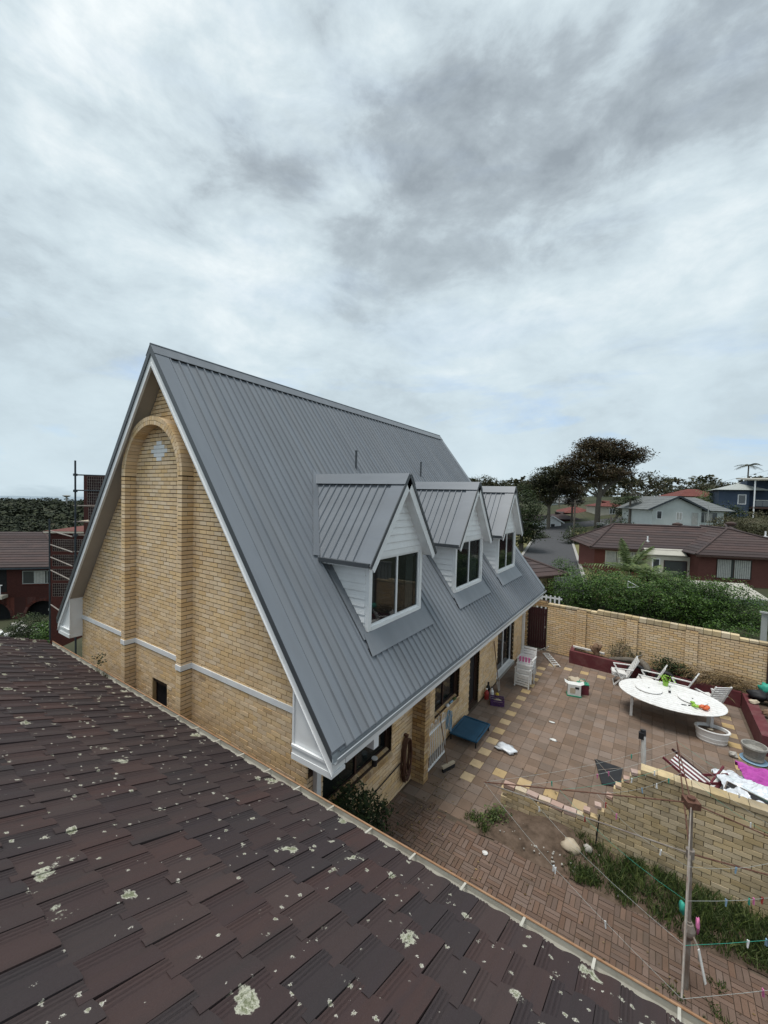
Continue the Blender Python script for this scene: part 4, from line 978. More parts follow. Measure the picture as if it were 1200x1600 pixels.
for k, (x, y, z, r, m, lb) in enumerate(((3.0, 15.7, .58, .11, 'wood_old', 'reddish brown block on the rim of the right bed'), (3.2, 15.95, .60, .13, 'rock', 'tan stone behind the reddish block on the right bed'), (3.05, 15.2, .56, .10, 'rock', 'pale stone on the front of the right bed rim'), (3.25, 15.05, .55, .09, 'paper', 'white stone beside the pale stone on the right bed'), (3.12, 14.75, .55, .08, 'paper', 'nearest small white stone on the right bed'), (2.80, 16.35, .57, .10, 'wood_pale', 'small tan stone in front of the black bags'))):
    lump('stone', lb, 'stone', (x, y, z), r, m, 40+k, (1.3, 1, .7), .2, 8, 5, smooth=False)

# ---------------------------------------------------------------- oval table and what stands on it
TC = Vector((.67, 14.82, 0)); TA, TB = 1.34, 1.02
tb = thing('oval_table', 'large oval white slatted outdoor table in the middle of the patio', 'table', TC)
def ell(a, bb_, z0, z1, n=48, c=TC):
    b = MB(); vs = []
    for z, k in ((z0, .985), (z0+.012, 1), (z1-.008, 1), (z1, .99)):
        for i in range(n): t_ = 2*math.pi*i/n; vs.append((c[0]+a*k*math.cos(t_), c[1]+bb_*k*math.sin(t_), z))
    fs = [tuple(range(n))[::-1], tuple(range(3*n, 4*n))]+[(k*n+i, k*n+(i+1) % n, (k+1)*n+(i+1) % n, (k+1)*n+i) for k in range(3) for i in range(n)]
    b.add(vs, fs); return b
ell(TA, TB, .715, .745).build('table_edge', 'plastic_white', tb)
nb = 13
for k in range(nb):                                         # boards across the top
    v0 = -TB*.94+k*2*TB*.94/nb; v1 = v0+2*TB*.94/nb-.012
    h0 = TA*.95*math.sqrt(max(0.02, 1-(max(abs(v0), abs(v1))/TB)**2))
    bb = MB(); bb.bx(TC.x-h0, TC.x+h0, TC.y+v0, TC.y+v1, .746, .754); bb.build('board', 'plastic_white', tb)
b = MB(); b.bx(TC.x-.98, TC.x+.98, TC.y-.42, TC.y-.39, .61, .715); b.bx(TC.x-.98, TC.x+.98, TC.y+.39, TC.y+.42, .61, .715); b.bx(TC.x-.98, TC.x-.95, TC.y-.39, TC.y+.39, .61, .715); b.bx(TC.x+.95, TC.x+.98, TC.y-.39, TC.y+.39, .61, .715); b.build('apron', 'old_white', tb)
for sx in (-1, 1):
    for sy in (-1, 1):
        bb = MB(); x, y = TC.x+sx*.96, TC.y+sy*.40; bb.bx(x-.035, x+.035, y-.035, y+.035, 0, .61); bb.build('leg', 'plastic_white', tb)
for (x, y, lb) in ((.13, 14.88, 'round white turntable on the left half of the oval table'), (1.21, 14.86, 'round white turntable on the right half of the oval table')):
    t = thing('turntable', lb, 'turntable', (x, y, .755)); ell(.36, .36, .775, .795, 32, (x, y)).build('plate', 'plastic_white', t)
    b = MB(); b.tube((x, y, .755), (x, y, .775), .09, 14); b.build('foot', 'old_white', t); b = MB(); b.tube((x, y, .795), (x, y, .803), .02, 10); b.build('knob', 'black', t)
t = thing('green_pot', 'lime green pot with a leafy seedling on the table', 'pot', (.57, 15.5, .755)); b = MB(); b.lathe((.57, 15.5, .755), [(.06, 0), (.085, .13), (.09, .14), (.08, .14), (.06, .04)], 16); b.build('pot', 'lime', t); leafy([((.57, 15.5, .97), (.11, .11, .09))], 90, .06, 4).build('leaves', 'lime', t)
t = thing('bottle', 'small bottle with black label on the table between the turntables', 'bottle', (.66, 14.95, .755)); b = MB(); b.lathe((.66, 14.95, .755), [(.03, 0), (.032, .11), (.014, .15), (.014, .19)], 14); b.build('body', 'plastic_white', t); b = MB(); b.lathe((.66, 14.95, .78), [(.033, 0), (.033, .06)], 14); b.build('label_band', 'black', t); b = MB(); b.tube((.66, 14.95, .945), (.66, 14.95, .965), .016, 10); b.build('cap', 'black', t)
rs = random.Random(3)
for k in range(4): lump('lime_fruit', 'bright green pepper heaped on the near right of the table', 'pepper', (1.24+rs.uniform(-.06, .06), 14.36+rs.uniform(-.1, .1), .79+.02*k), .05, 'lime', k, (1.2, .9, .8), .1, 9, 6, 'green peppers on the table')
for k in range(9): lump('orange_pepper', 'orange red pepper in the heap on the near right of the table', 'pepper', (1.42+rs.uniform(-.10, .12), 14.38+rs.uniform(-.12, .12), .785+rs.uniform(0, .05)), .048, 'orange', 20+k, (1.2, .9, .8), .15, 9, 6, 'orange peppers on the table')
lump('yellow_pepper', 'single yellow pepper between the green and orange ones', 'pepper', (1.33, 14.38, .80), .045, 'yellow', 50, (1.1, .8, .8), .1, 9, 6)
for k, (x, y, a) in enumerate(((.98, 14.33, .3), (1.12, 14.40, 1.0))):
    b = MB(); b.box((x, y, .762), (.12, .03, .015), Matrix.Rotation(a, 3, 'Z')); tag(b.build('knife', 'black'), ('dark knife lying on the table left of the peppers', 'short dark knife nearest the green peppers')[k], 'knife')
# ---------------------------------------------------------------- slatted garden chairs
def garden_chair(label, cushion=True, group='white slatted armchairs behind the table'):
    t = thing('garden_armchair', label, 'chair', (0, 0, 0), group)
    def part(n_, b, m='plastic_white'): return b.build(n_, m, t, world=False)
    # faces -x ; seat 0.5 x 0.5 at 0.40, back leans to +x
    for k in range(6):
        b = MB(); b.box((-.25+k*.085, 0, .40-.012*k), (.07, .50, .02)); part('seat_slat', b)
    b = MB()
    for s in (-.235, .235): b.bar((-.28, s, .385), (.27, s, .31), .03, .05)
    part('seat_rail', b)
    A, B = Vector((.20, 0, .34)), Vector((.52, 0, 1.02))
    for k in range(8):
        p = A+(B-A)*((k+.6)/8.2); b = MB(); b.box(p, (.018, .44, .062), Matrix.Rotation(math.atan2(B.x-A.x, B.z-A.z), 3, 'Y')); part('back_slat', b)
    for s in (-.235, .235):
        b = MB(); b.bar(A+Vector((0, s, 0)), B+Vector((0, s, 0)), .03, .045, (1, 0, 0)); part('back_post', b)
        b = MB(); b.bar((-.22, s*1.12, .62), (.36, s*1.12, .65), .055, .025); part('armrest', b)
        b = MB(); b.bar((-.20, s*1.1, .61), (.20, s*1.1, 0), .045, .03, (0, 1, 0)); part('leg', b)
        b = MB(); b.bar((.12, s*1.02, .40), (-.22, s*1.02, 0), .045, .03, (0, 1, 0)); part('leg', b)
    b = MB(); b.bar((-.22, -.24, .05), (-.22, .24, .05), .025, .025); b.bar((.17, -.25, .06), (.17, .25, .06), .025, .025); part('stretcher', b)
    if cushion:
        b = MB(); b.box((-.06, 0, .425), (.44, .44, .05), Matrix.Rotation(.12, 3, 'Y')); o = part('cushion', b, 'old_white')
    return t
ch0 = garden_chair('white slatted armchair standing clear at the left end of the table')
ch0.location = (-.72, 16.72, 0); ch0.rotation_euler = (0, 0, math.radians(8))
dup(ch0, (.08, 16.55, 0), math.radians(-8), 'white slatted armchair second from the left behind the table')
dup(ch0, (.92, 16.45, 0), math.radians(-14), 'white slatted armchair third from the left behind the table')
dup(ch0, (1.72, 16.20, 0), math.radians(-55), 'rightmost white armchair with its slatted back towards the viewer')
# dark tyres / rolls against the bed behind the chairs
for k, (x, y, lb) in enumerate(((-.25, 17.22, 'dark grey tyre leaning on the bed between the first two chairs'), (.62, 17.12, 'dark grey tyre leaning on the bed behind the third chair'))):
    t = thing('tyre', lb, 'tyre', (x, y, 0)); b = MB(); n = 20
    ring = [(x+.26*math.cos(2*math.pi*i/n), y+.10*math.sin(2*math.pi*i/n)*.6, .30+.28*math.sin(2*math.pi*i/n)) for i in range(n)]
    b.path(ring+[ring[0]], .075, 8); b.build('tread', 'black', t, smooth=True)
# stacked slatted chairs by the sliding door
stk = thing('stacking_chair', 'lowest white slatted chair of the stack near the sliding door', 'chair', (0, 0, 0), 'stack of white slatted chairs')
def sc_part(n_, b, m='plastic_white'): b.build(n_, m, stk, world=False)
for k in range(6): b = MB(); b.box((0, -.21+k*.085, .43), (.46, .065, .018)); sc_part('seat_slat', b)
for sx in (-.24, .24):
    b = MB(); b.bar((sx, -.24, .42), (sx, -.28, 0), .04, .03); sc_part('leg', b)
    b = MB(); b.bar((sx, .20, .42), (sx, .30, 0), .04, .03); sc_part('leg', b)
    b = MB(); b.bar((sx, .20, .40), (sx, .30, .92), .03, .04, (0, 1, 0)); sc_part('back_post', b)
    b = MB(); b.bar((sx*1.05, -.25, .62), (sx*1.05, .25, .63), .05, .025); sc_part('armrest', b)
    b = MB(); b.bar((sx*1.02, -.24, .42), (sx*1.02, -.24, .62), .03, .03); sc_part('arm_post', b)
b = MB(); b.box((0, -.25, .40), (.46, .025, .05)); sc_part('front_rail', b)
for k in range(5): b = MB(); b.box((0, .225+.018*k, .52+.09*k), (.46, .018, .07), Matrix.Rotation(-.19, 3, 'X')); sc_part('back_slat', b)
for k in range(4): b = MB(); b.box((0, -.262, .08+k*.085), (.46, .018, .06)); sc_part('front_slat', b)
stk.location = (-3.52, 14.52, 0); stk.rotation_euler = (0, 0, math.radians(-4))
dup(stk, (-3.50, 14.58, .16), math.radians(2), 'middle white slatted chair of the stack near the sliding door')
dup(stk, (-3.49, 14.64, .32), math.radians(-2), 'topmost white slatted chair of the stack near the sliding door')
b = MB()
for k in range(4): b.bx(-3.70+k*.10, -3.64+k*.10, 14.45, 14.49, .83, 1.0)
tag(b.build('cushion_pad', 'pink'), 'pink striped pad propped on the stack of white chairs', 'pad')
# ---------------------------------------------------------------- pots and small things on the patio
t = thing('oval_planter', 'white oval plastic planter full of soil by the table leg', 'planter', (1.62, 14.2, 0)); b = MB(); c = (1.62, 14.2, 0)
b.lathe(c, [(.30, 0), (.325, .05), (.318, .06), (.34, .16), (.332, .17), (.36, .31), (.385, .34), (.375, .36), (.33, .355), (.325, .28)], 28, 1.05, .72); b.build('shell', 'plastic_white', t, smooth=False)
b = MB(); b.lathe((c[0], c[1], .27), [(.327, 0), (.327, .012), (.18, .03)], 24, 1.04, .71); b.build('soil', 'soil', t); lump('wood_chip', 'pale wood scrap lying on the soil of the oval planter', 'scrap', (1.58, 14.18, .32), .05, 'wood_pale', 5, (1.6, .8, .5), .3, 7, 5)
t = thing('stone_pot', 'rough grey stone pot in front of the right bed corner', 'pot', (2.42, 13.75, 0)); b = MB(); c = (2.42, 13.75, .03)
b.lathe(c, [(.18, 0), (.21, .05), (.19, .10), (.24, .30), (.27, .34), (.265, .38), (.235, .38), (.21, .28)], 22); b.build('shell', 'stone_pot', t); b = MB(); b.lathe((2.42, 13.75, .28), [(.22, 0), (.22, .01)], 18); b.build('soil', 'soil', t); b = MB(); b.lathe((2.42, 13.75, 0), [(.26, 0), (.28, .03), (.2, .03)], 20); b.build('saucer', 'light_blue', t)
lump('rubble', 'broken white stone beside the rough stone pot', 'stone', (2.0, 13.62, .07), .09, 'rock', 12, (1.2, .9, .8), .25, 8, 5, smooth=False)
b = MB(); b.box((2.13, 13.15, .02), (.10, .34, .025), Matrix.Rotation(.2, 3, 'Z')); tag(b.build('plank', 'wood_pale'), 'short pale plank lying by the magenta cloth', 'plank')
# dog bed
t = thing('dog_bed', 'raised blue mesh dog bed on the paving by the door', 'dog bed', (-3.95, 10.5, 0)); b = MB(); x0, x1, y0, y1 = -4.30, -3.56, 9.98, 11.0
b.bx(x0+.04, x1-.04, y0+.04, y1-.04, .170, .178); b.build('mesh', 'blue_cloth', t)
b = MB(); z = .175
for p, q_ in (((x0, y0), (x1, y0)), ((x1, y0), (x1, y1)), ((x1, y1), (x0, y1)), ((x0, y1), (x0, y0))): b.tube((*p, z), (*q_, z), .028, 8)
b.build('rim', 'blue_cloth', t)
for p in ((x0+.02, y0+.02), (x1-.02, y0+.02), (x1-.02, y1-.02), (x0+.02, y1-.02)): b = MB(); b.tube((*p, 0), (*p, .16), .02, 8); b.build('leg', 'black', t)
# white tubular gate
t = thing('metal_gate', 'white tubular metal gate with hooped tops standing open by the brick pier', 'gate', (-4.16, 8.3, 0)); xg = -4.13; y0, y1 = 8.24, 9.30
for z in (.10, .95): b = MB(); b.bar((xg, y0, z), (xg, y1, z), .03, .035); b.build('rail', 'white_paint', t)
n = 10
for k in range(n+1): b = MB(); y = y0+.02+k*(y1-y0-.04)/n; b.tube((xg, y, .10), (xg, y, 1.10 if True else .95), .009, 6); b.build('bar', 'white_paint', t)
for k in range(0, n, 2):
    ya = y0+.02+k*(y1-y0-.04)/n; yb = ya+(y1-y0-.04)/n; b = MB(); b.path([(xg, ya, 1.09)]+[(xg, (ya+yb)/2-(yb-ya)/2*math.cos(a), 1.10+.05*math.sin(a)) for a in [math.pi*i/6 for i in range(7)]]+[(xg, yb, 1.09)], .009, 6); b.build('hoop', 'white_paint', t)
# hoses
def coil(name, label, c, w_, h_, turns, m, r, seed, ax='y'):
    rs = random.Random(seed); pts = []
    for k in range(turns*18):
        a = 2*math.pi*k/18; f = 1+.10*math.sin(k*.37)+rs.uniform(-.05, .05); p = Vector((c[0]+rs.uniform(0, .02)+.05+.05*math.sin(k*.11), c[1]+w_*f*math.sin(a), c[2]-h_*(1-math.cos(a))*f))
        pts.append(p)
    b = MB(); b.path(pts, r, 6); return tag(b.build(name, m, smooth=True), label, 'hose')
coil('garden_hose', 'brown garden hose coiled on a hook on the wall beside the brick pier', (-4.36, 7.64, 1.18), .15, .45, 13, 'hose_brown', .014, 1)
b = MB(); b.box((-4.34, 7.66, 1.22), (.10, .06, .05)); tag(b.build('hose_hook', 'rust'), 'rusty hook on the wall holding the brown hose', 'hook')
coil('rope', 'pale blue rope looped over the end of the white gate', (-4.10, 9.30, 1.16), .07, .26, 6, 'light_blue', .010, 2)
b = MB(); b.path([(-4.36, 5.2, .55), (-4.36, 6.4, .60), (-4.36, 7.5, .68)], .012, 6); tag(b.build('wall_hose', 'black'), 'thin dark hose running along the wall below the window', 'hose')
# broom
t = thing('broom', 'broom leaning on the white gate, head on the paving', 'broom', (-3.82, 8.82, 0)); b = MB(); b.tube((-3.84, 8.82, .12), (-4.12, 8.86, 1.32), .012, 7); b.build('handle', 'wood_old', t); b = MB(); b.box((-3.82, 8.82, .115), (.07, .40, .05), Matrix.Rotation(-.35, 3, 'Z')); b.build('head', 'wood_pale', t); b = MB(); b.box((-3.81, 8.82, .045), (.06, .39, .09), Matrix.Rotation(-.35, 3, 'Z')); b.build('bristles', 'black', t)
# things by the door
def bottle(label, c, h, r, m, capm, name='bottle'):
    t = thing(name, label, 'bottle', c); b = MB(); b.lathe(c, [(r, 0), (r, h*.62), (r*.45, h*.8), (r*.4, h*.92)], 14); b.build('body', m, t); b = MB(); b.tube((c[0], c[1], h*.92), (c[0], c[1], h), r*.45, 10); b.build('cap', capm, t); return t
bottle('red bottle standing against the wall between door and sliding door', (-4.25, 12.72, 0), .34, .07, 'red_plastic', 'white_paint'); bottle('white bottle standing beside the red one by the wall', (-4.13, 12.86, 0), .38, .065, 'plastic_white', 'black'); bottle('black bottle against the wall behind the red one', (-4.28, 12.95, 0), .46, .07, 'black', 'black')
lump('ball', 'small yellow ball on the paving by the shovel', 'ball', (-4.02, 13.1, .06), .06, 'yellow', 2, jit=0)
t = thing('shovel', 'long handled shovel leaning against the wall by the sliding door', 'shovel', (-4.2, 13.55, 0)); b = MB(); b.tube((-4.12, 13.52, .25), (-4.36, 13.62, 1.62), .016, 7); b.build('handle', 'wood_old', t); b = MB(); b.hexa([(-4.08, 13.40, 0), (-4.06, 13.50, 0), (-4.05, 13.50, .02), (-4.07, 13.40, .02), (-4.16, 13.36, .30), (-4.12, 13.62, .30), (-4.11, 13.62, .32), (-4.15, 13.36, .32)]); b.build('blade', 'galv', t)
t = thing('crate', 'purple plastic crate with a brown cloth in front of the shovel', 'crate', (-3.86, 12.62, 0)); c = Vector((-3.86, 12.60, 0)); R = Matrix.Rotation(.35, 3, 'Z')
b = MB(); b.box(c+Vector((0, 0, .01)), (.42, .32, .02), R); b.build('base', 'purple_plastic', t)
for dx, dy, sx, sy in ((0, -.155, .42, .012), (0, .155, .42, .012), (-.205, 0, .012, .298), (.205, 0, .012, .298)):
    for z in (.05, .11, .17): b = MB(); b.box(c+R @ Vector((dx, dy, z)), (sx, sy, .042), R); b.build('side_slat', 'purple_plastic', t)
lump('cloth', 'crumpled brown cloth inside the purple crate', 'cloth', (-3.85, 12.6, .09), .13, 'wood_pale', 8, (1.1, .9, .5), .2)
# bag and boxes on the paving
t = thing('carton', 'white printed carton with green base standing on the paving', 'carton', (-1.98, 14.75, 0)); c = Vector((-1.95, 14.75, 0)); R = Matrix.Rotation(.25, 3, 'Z')
b = MB(); b.box(c+Vector((0, 0, .22)), (.40, .26, .36), R); b.build('body', 'paper', t); b = MB(); b.box(c+Vector((0, 0, .02)), (.44, .30, .04), R); b.build('tray', 'green_plastic', t); b = MB(); b.box(c+R @ Vector((-.05, -.133, .20)), (.16, .006, .18), R); b.build('printed_panel', 'wood_pale', t); b = MB(); b.box(c+R @ Vector((.08, -.133, .30)), (.12, .006, .07), R); b.build('print_block', 'black', t)
for sx in (-1, 1): b = MB(); b.box(c+R @ Vector((sx*.24, 0, .43)), (.12, .26, .006), R @ Matrix.Rotation(-.5*sx, 3, 'Y')); b.build('flap', 'paper', t)
t = thing('shopping_bag', 'green and maroon shopping bag behind the white carton', 'bag', (-1.75, 15.05, 0)); b = MB(); b.box((-1.72, 15.05, .17), (.34, .2, .34), Matrix.Rotation(.3, 3, 'Z')); b.build('body', 'maroon_cloth', t); b = MB(); b.box((-1.72, 15.05, .345), (.36, .22, .03), Matrix.Rotation(.3, 3, 'Z')); b.build('hem', 'green_plastic', t); b = MB(); b.path([(-1.86, 15.0, .34), (-1.8, 15.0, .5), (-1.68, 15.05, .5), (-1.6, 15.08, .34)], .012, 5); b.build('handle', 'teal', t)
lump('paper_heap', 'crumpled tan packing paper behind the carton', 'paper', (-2.05, 15.75, .10), .22, 'wood_pale', 14, (1.2, .8, .5), .3); lump('paper_scrap', 'crumpled white paper in front of the raised bed', 'paper', (-1.75, 15.6, .08), .14, 'paper', 15, (1.3, .8, .5), .3)
lump('plastic_bag', 'clear crumpled plastic bag lying on the paving', 'bag', (-2.92, 10.38, .06), .20, 'plastic_sheet', 16, (1.3, .8, .35), .35)
# white ladder-like frame by the maroon gate
t = thing('wooden_frame', 'broken white wooden frame lying on the paving by the maroon gate', 'frame', (-3.3, 17.3, 0)); b = MB(); A, B = Vector((-3.62, 17.9, .05)), Vector((-2.95, 16.75, .04)); sv = Vector((.20, .10, 0))
b.bar(A, B, .03, .03); b.build('rail', 'old_white', t)
b = MB(); b.bar(A+sv, B+sv, .03, .03); b.build('rail', 'old_white', t)
for k in range(7): b = MB(); p = A+(B-A)*(k+.5)/7; b.bar(p+Vector((0, 0, .03)), p+sv+Vector((0, 0, .03)), .05, .02); b.build('rung', 'old_white', t)
b = MB(); b.bar((-3.9, 18.0, .04), (-3.55, 17.85, .30), .05, .03); b.bar((-3.6, 18.1, .10), (-3.4, 17.8, .42), .04, .03); b.build('loose_slat', 'old_white', t)
# pipe post, black panel
t = thing('pipe_post', 'white plastic pipe standing on the patio with a black cap', 'post', (.08, 10.6, 0)); b = MB(); b.tube((.10, 10.6, 0), (.04, 10.62, 1.36), .05, 12); b.build('pipe', 'old_white', t); b = MB(); b.tube((.04, 10.62, 1.33), (.03, 10.64, 1.45), .055, 12); b.box((.0, 10.6, 1.33), (.10, .08, .14)); b.build('cap', 'black', t)
t = thing('solar_panel', 'flat black sheet of panel lying on the paving behind the low brick wall', 'panel', (-.65, 11.0, 0)); P0 = [gp(929, 1187), gp(973, 1202), gp(968, 1232), gp(940, 1226)]
b = MB(); z = Vector((0, 0, .03)); b.hexa([p+z*.2 for p in P0]+[p+z for p in P0]); b.build('board', 'black', t)
b = MB(); b.bar(P0[0]+z*1.2, P0[2]+z*1.2, .012, .006); b.bar((P0[0]+P0[3])/2+z*1.2, P0[1]+z*1.2, .012, .006); b.build('scratch_strip', 'galv', t)

# ---------------------------------------------------------------- low brick wall with broken end
LY = 8.40
lw = thing('garden_wall', 'low cream brick garden wall with a broken stepped end', 'wall', (-.5, LY, 0))
def step_top(x):
    if x < -2.35: return .17
    if x < -1.85: return .43
    if x < -1.20: return .43
    if x < -.85: return .43
    if x < -.62: return .60
    if x < -.45: return .77
    if x < -.33: return 1.03
    if x < -.21: return 1.29
    if x < -.09: return 1.46
    if x < .02: return 1.63
    return 1.76
rs = random.Random(41); it = []
for r in range(20):
    z0 = r*.086; zt_ = z0+.072; u = -2.42+(0.12 if r % 2 else 0)-.24
    while u < 4.6:
        u0, u1 = max(u, -2.42), u+.23; u += .24
        if u1-u0 < .06: continue
        if step_top((u0+u1)/2) < zt_-.01: 
            if step_top(u1-.03) >= zt_-.01 and u1-.11 > u0: u0 = u1-.11
            else: continue
        dy = rs.uniform(-.004, .004)
        bx_ = pbrick(u0, u1, LY+dy, LY+.112, z0, zt_); it.append(bx_)
b = MB(); xx = -2.40
while xx < 4.5:
    h_ = min(step_top(xx+.01), step_top(xx+.11)); b.bx(xx, xx+.12, LY+.022, LY+.10, 0, h_-.02); xx += .12
b.build('mortar_core', 'mortar', lw)
pieces(it, 'brick', 'wall_brickwork', 'old_brick', lw, 290)
x = .02; k = 0
while x < 4.5:
    b = MB(); b.bx(x+.002, x+.236, LY-.012, LY+.20, 1.728, 1.80+rs.uniform(-.004, .004)); b.build('coping_brick', 'old_brick', lw); x += .242
x = -2.38
while x < -.95:                                     # loose, pinkish mortar-smeared capping bricks on the low part
    b = MB(); b.box((x+.115, LY+.07, .475+rs.uniform(-.01, .01)), (.22, .14, .07), Matrix.Rotation(rs.uniform(-.12, .12), 3, 'Z') @ Matrix.Rotation(rs.uniform(-.08, .08), 3, 'Y')); o = b.build('loose_brick', 'pink_mortar', lw); x += .235
for (x, z) in ((-.86, .63), (-.68, .80), (-.50, 1.06), (-.36, 1.32), (-.24, 1.49), (-.13, 1.66)):
    b = MB(); b.box((x+.06, LY+.06, z+.01), (.11, .12, .05), Matrix.Rotation(rs.uniform(-.2, .2), 3, 'Z')); b.build('broken_brick', 'pink_mortar', lw)
# soil bed with mound, grass and weeds
b = MB(); nx, ny = 60, 16
for j in range(ny+1):
    for i in range(nx+1):
        x = -2.55+i*7.0/nx; y = 7.44+j*(LY-7.44)/ny; e = min(1, (x+2.55)/.35)*min(1, (y-7.44)/.25)*1.0
        z = .0125+e*(.05+.17*math.exp(-((x+1.25)/.55)**2)*math.exp(-((y-8.2)/.4)**2)+.05*noise.noise(Vector((x*2, y*2, 0)))+.03*noise.noise(Vector((x*6, y*6, 3))))
        b.v.append((x, y+.04*math.sin(x*5)*(1-j/ny), z))
for j in range(ny):
    for i in range(nx): b.f.append((j*(nx+1)+i, j*(nx+1)+i+1, (j+1)*(nx+1)+i+1, (j+1)*(nx+1)+i)); b.m.append(0)
struct('garden_soil', b, 'soil', smooth=True)
b = MB(); rs = random.Random(6)
for k in range(400):
    x = rs.uniform(-.95, 4.2); y = rs.uniform(7.5, 8.36)
    if x < -.2 and y > 7.9 and rs.random() < .6: continue
    blades(b, (x, y, .05), 30, .22 if y > 7.75 else .13, .12, k, .007)
for c, r in (((-2.45, 7.95), .16), ((-2.75, 7.75), .14), ((-2.5, 7.6), .1), ((-1.0, 8.2), .12)):
    for k in range(6): blades(b, (c[0]+rs.gauss(0, r*.5), c[1]+rs.gauss(0, r*.5), .03), 20, .12, .08, 500+k, .006)
tag(b.build('grass', 'grass'), 'rough green grass growing along the foot of the low brick wall', 'grass', kind='stuff')
leafy([((-2.35, 7.98, .14), (.22, .2, .15)), ((-2.62, 7.75, .06), (.18, .12, .08))], 500, .05, 8).build('weed_leaves', 'grass'); o = bpy.data.objects['weed_leaves']; o.name = 'weed'; tag(o, 'leafy green weed at the corner of the soil mound', 'weed')
b = MB(); rs = random.Random(12)
for k in range(26):
    px_, py_ = rs.choice(((1.0, 6.55), (1.15, 6.4), (1.5, 6.35), (.95, 6.9), (1.35, 6.75), (.5, 6.5), (.62, 7.45), (1.6, 6.9), (.8, 6.3), (1.25, 6.15))); blades(b, (px_+rs.gauss(0, .05), py_+rs.gauss(0, .05), .012), 24, .045, .06, 700+k, .006)
tag(b.build('paving_weeds', 'grass'), 'small weeds growing in the joints of the brick path', 'weeds', kind='stuff')
# dead leaves and grit on the paving
b = MB(); rs = random.Random(14)
for k in range(520):
    if k < 330: x, y = rs.uniform(-4.2, 2.2), rs.uniform(6.0, 10)
    else: x, y = -3.9+abs(rs.gauss(0, .35)), rs.uniform(6.4, 9.3)
    s = rs.uniform(.008, .028); a = rs.uniform(0, 6.28); z = .015 if y > 7.5 else .022
    b.add([(x+s*math.cos(a+q*1.57), y+s*.6*math.sin(a+q*1.57), z+rs.uniform(.002, .01)) for q in range(4)], [(0, 1, 2, 3)])
tag(b.build('leaf_litter', 'dead_leaf'), 'dead leaves and grit scattered over the paving', 'litter', kind='stuff')
b = MB(); rs = random.Random(15)
for k in range(70):
    x, y = rs.gauss(-1.2, .6), rs.uniform(7.5, 8.3); s = rs.uniform(.008, .022); b.ball((x, y, .09), s, 5, 4, (1, 1, .8), .3, k)
tag(b.build('grit', 'rock'), 'pale grit and shells scattered over the soil mound', 'grit', kind='stuff')
lump('stone', 'tan boulder on the soil mound at the foot of the broken wall', 'stone', (-.98, 7.98, .16), .15, 'wood_pale', 61, (1.2, .9, .9), .18, 10, 7)
lump('stone', 'small tan stone next to the boulder on the soil mound', 'stone', (-.72, 8.12, .16), .08, 'rock', 62, (1, 1, .9), .2, 8, 6)
lump('stone', 'white stone alone on the brick path in front of the mound', 'stone', (-2.28, 7.08, .03), .04, 'paper', 63, (1.4, 1, .7), .2, 8, 5, smooth=False)
b = MB(); b.tube((-.62, 8.36, .1), (-.58, 8.34, .72), .012, 6); tag(b.build('steel_rod', 'black'), 'thin dark steel rod standing at the broken end of the low wall', 'rod')
lump('paper_scrap', 'white scrap of paper on the middle of the patio', 'paper', (-2.0, 11.6, .015), .07, 'paper', 64, (1.6, .8, .2), .4, 8, 5)
lump('paper_scrap', 'second white scrap on the paving towards the carton', 'paper', (-2.2, 12.5, .015), .06, 'paper', 65, (1.5, .7, .2), .4, 8, 5)

# ---------------------------------------------------------------- heap behind the low wall: deck chairs, sheet, cloth, board
def deck_chair(label, c, rz, tilt, group):
    t = thing('deck_chair', label, 'chair', c, group, rz)
    for s in (-.26, .26):
        b = MB(); b.bar((-.55, s, .05), (.55, s, .55), .045, .03, (0, 1, 0)); b.build('rail', 'maroon_wood' if s < 0 else 'maroon_cloth', t, world=False)
        b = MB(); b.bar((-.45, s*.9, .55), (.45, s*.9, .0), .045, .03, (0, 1, 0)); b.build('leg', 'maroon_cloth', t, world=False)
    for k in range(7):
        b = MB(); y0 = -.24+k*.07
        b.hexa([(-.52, y0, .09), (.45, y0, .47), (.45, y0+.06, .47), (-.52, y0+.06, .09), (-.52, y0, .11), (.45, y0, .49), (.45, y0+.06, .49), (-.52, y0+.06, .11)]); b.build('stripe', 'plastic_white' if k % 2 == 0 else 'maroon_cloth', t, world=False)
    return t
d0 = deck_chair('maroon and white striped deck chair lying behind the low brick wall', (1.02, 10.7, .42), math.radians(160), 0, None)
deck = dup(d0, (1.42, 10.35, .46), math.radians(60), 'maroon deck chair tipped over in front of the plastic sheet')
def drape(name, label, cat, x0, x1, y0, y1, zf, m, seed, n=26, th=.01, amp=1.0):
    b = MB()
    for j in range(n+1):
        for i in range(n+1):
            u, v = i/n, j/n; x = x0+(x1-x0)*u+.06*noise.noise(Vector((u*5, v*5, seed))); y = y0+(y1-y0)*v+.06*noise.noise(Vector((u*5, v*5, seed+9)))
            z = zf(u, v)+amp*.10*noise.noise(Vector((u*4, v*4, seed+3)))+(amp-1)*.10*abs(noise.noise(Vector((u*3, v*8, seed+1))))+.09*abs(noise.noise(Vector((u*9, v*9, seed+5))))+.05*noise.noise(Vector((u*21, v*21, seed+8))); b.v.append((x, y, max(.03, z)))
    for j in range(n):
        for i in range(n): b.f.append((j*(n+1)+i, j*(n+1)+i+1, (j+1)*(n+1)+i+1, (j+1)*(n+1)+i)); b.m.append(0)
    o = b.build(name, m); md = o.modifiers.new('thick', 'SOLIDIFY'); md.thickness = th; return tag(o, label, cat)
drape('plastic_sheet', 'crumpled white plastic sheet heaped behind the low brick wall', 'sheet', 1.32, 3.4, 9.35, 11.4, lambda u, v: 1.22-.30*abs(u-.35)-.85*max(0, v-.4), 'plastic_sheet', 2, 60)
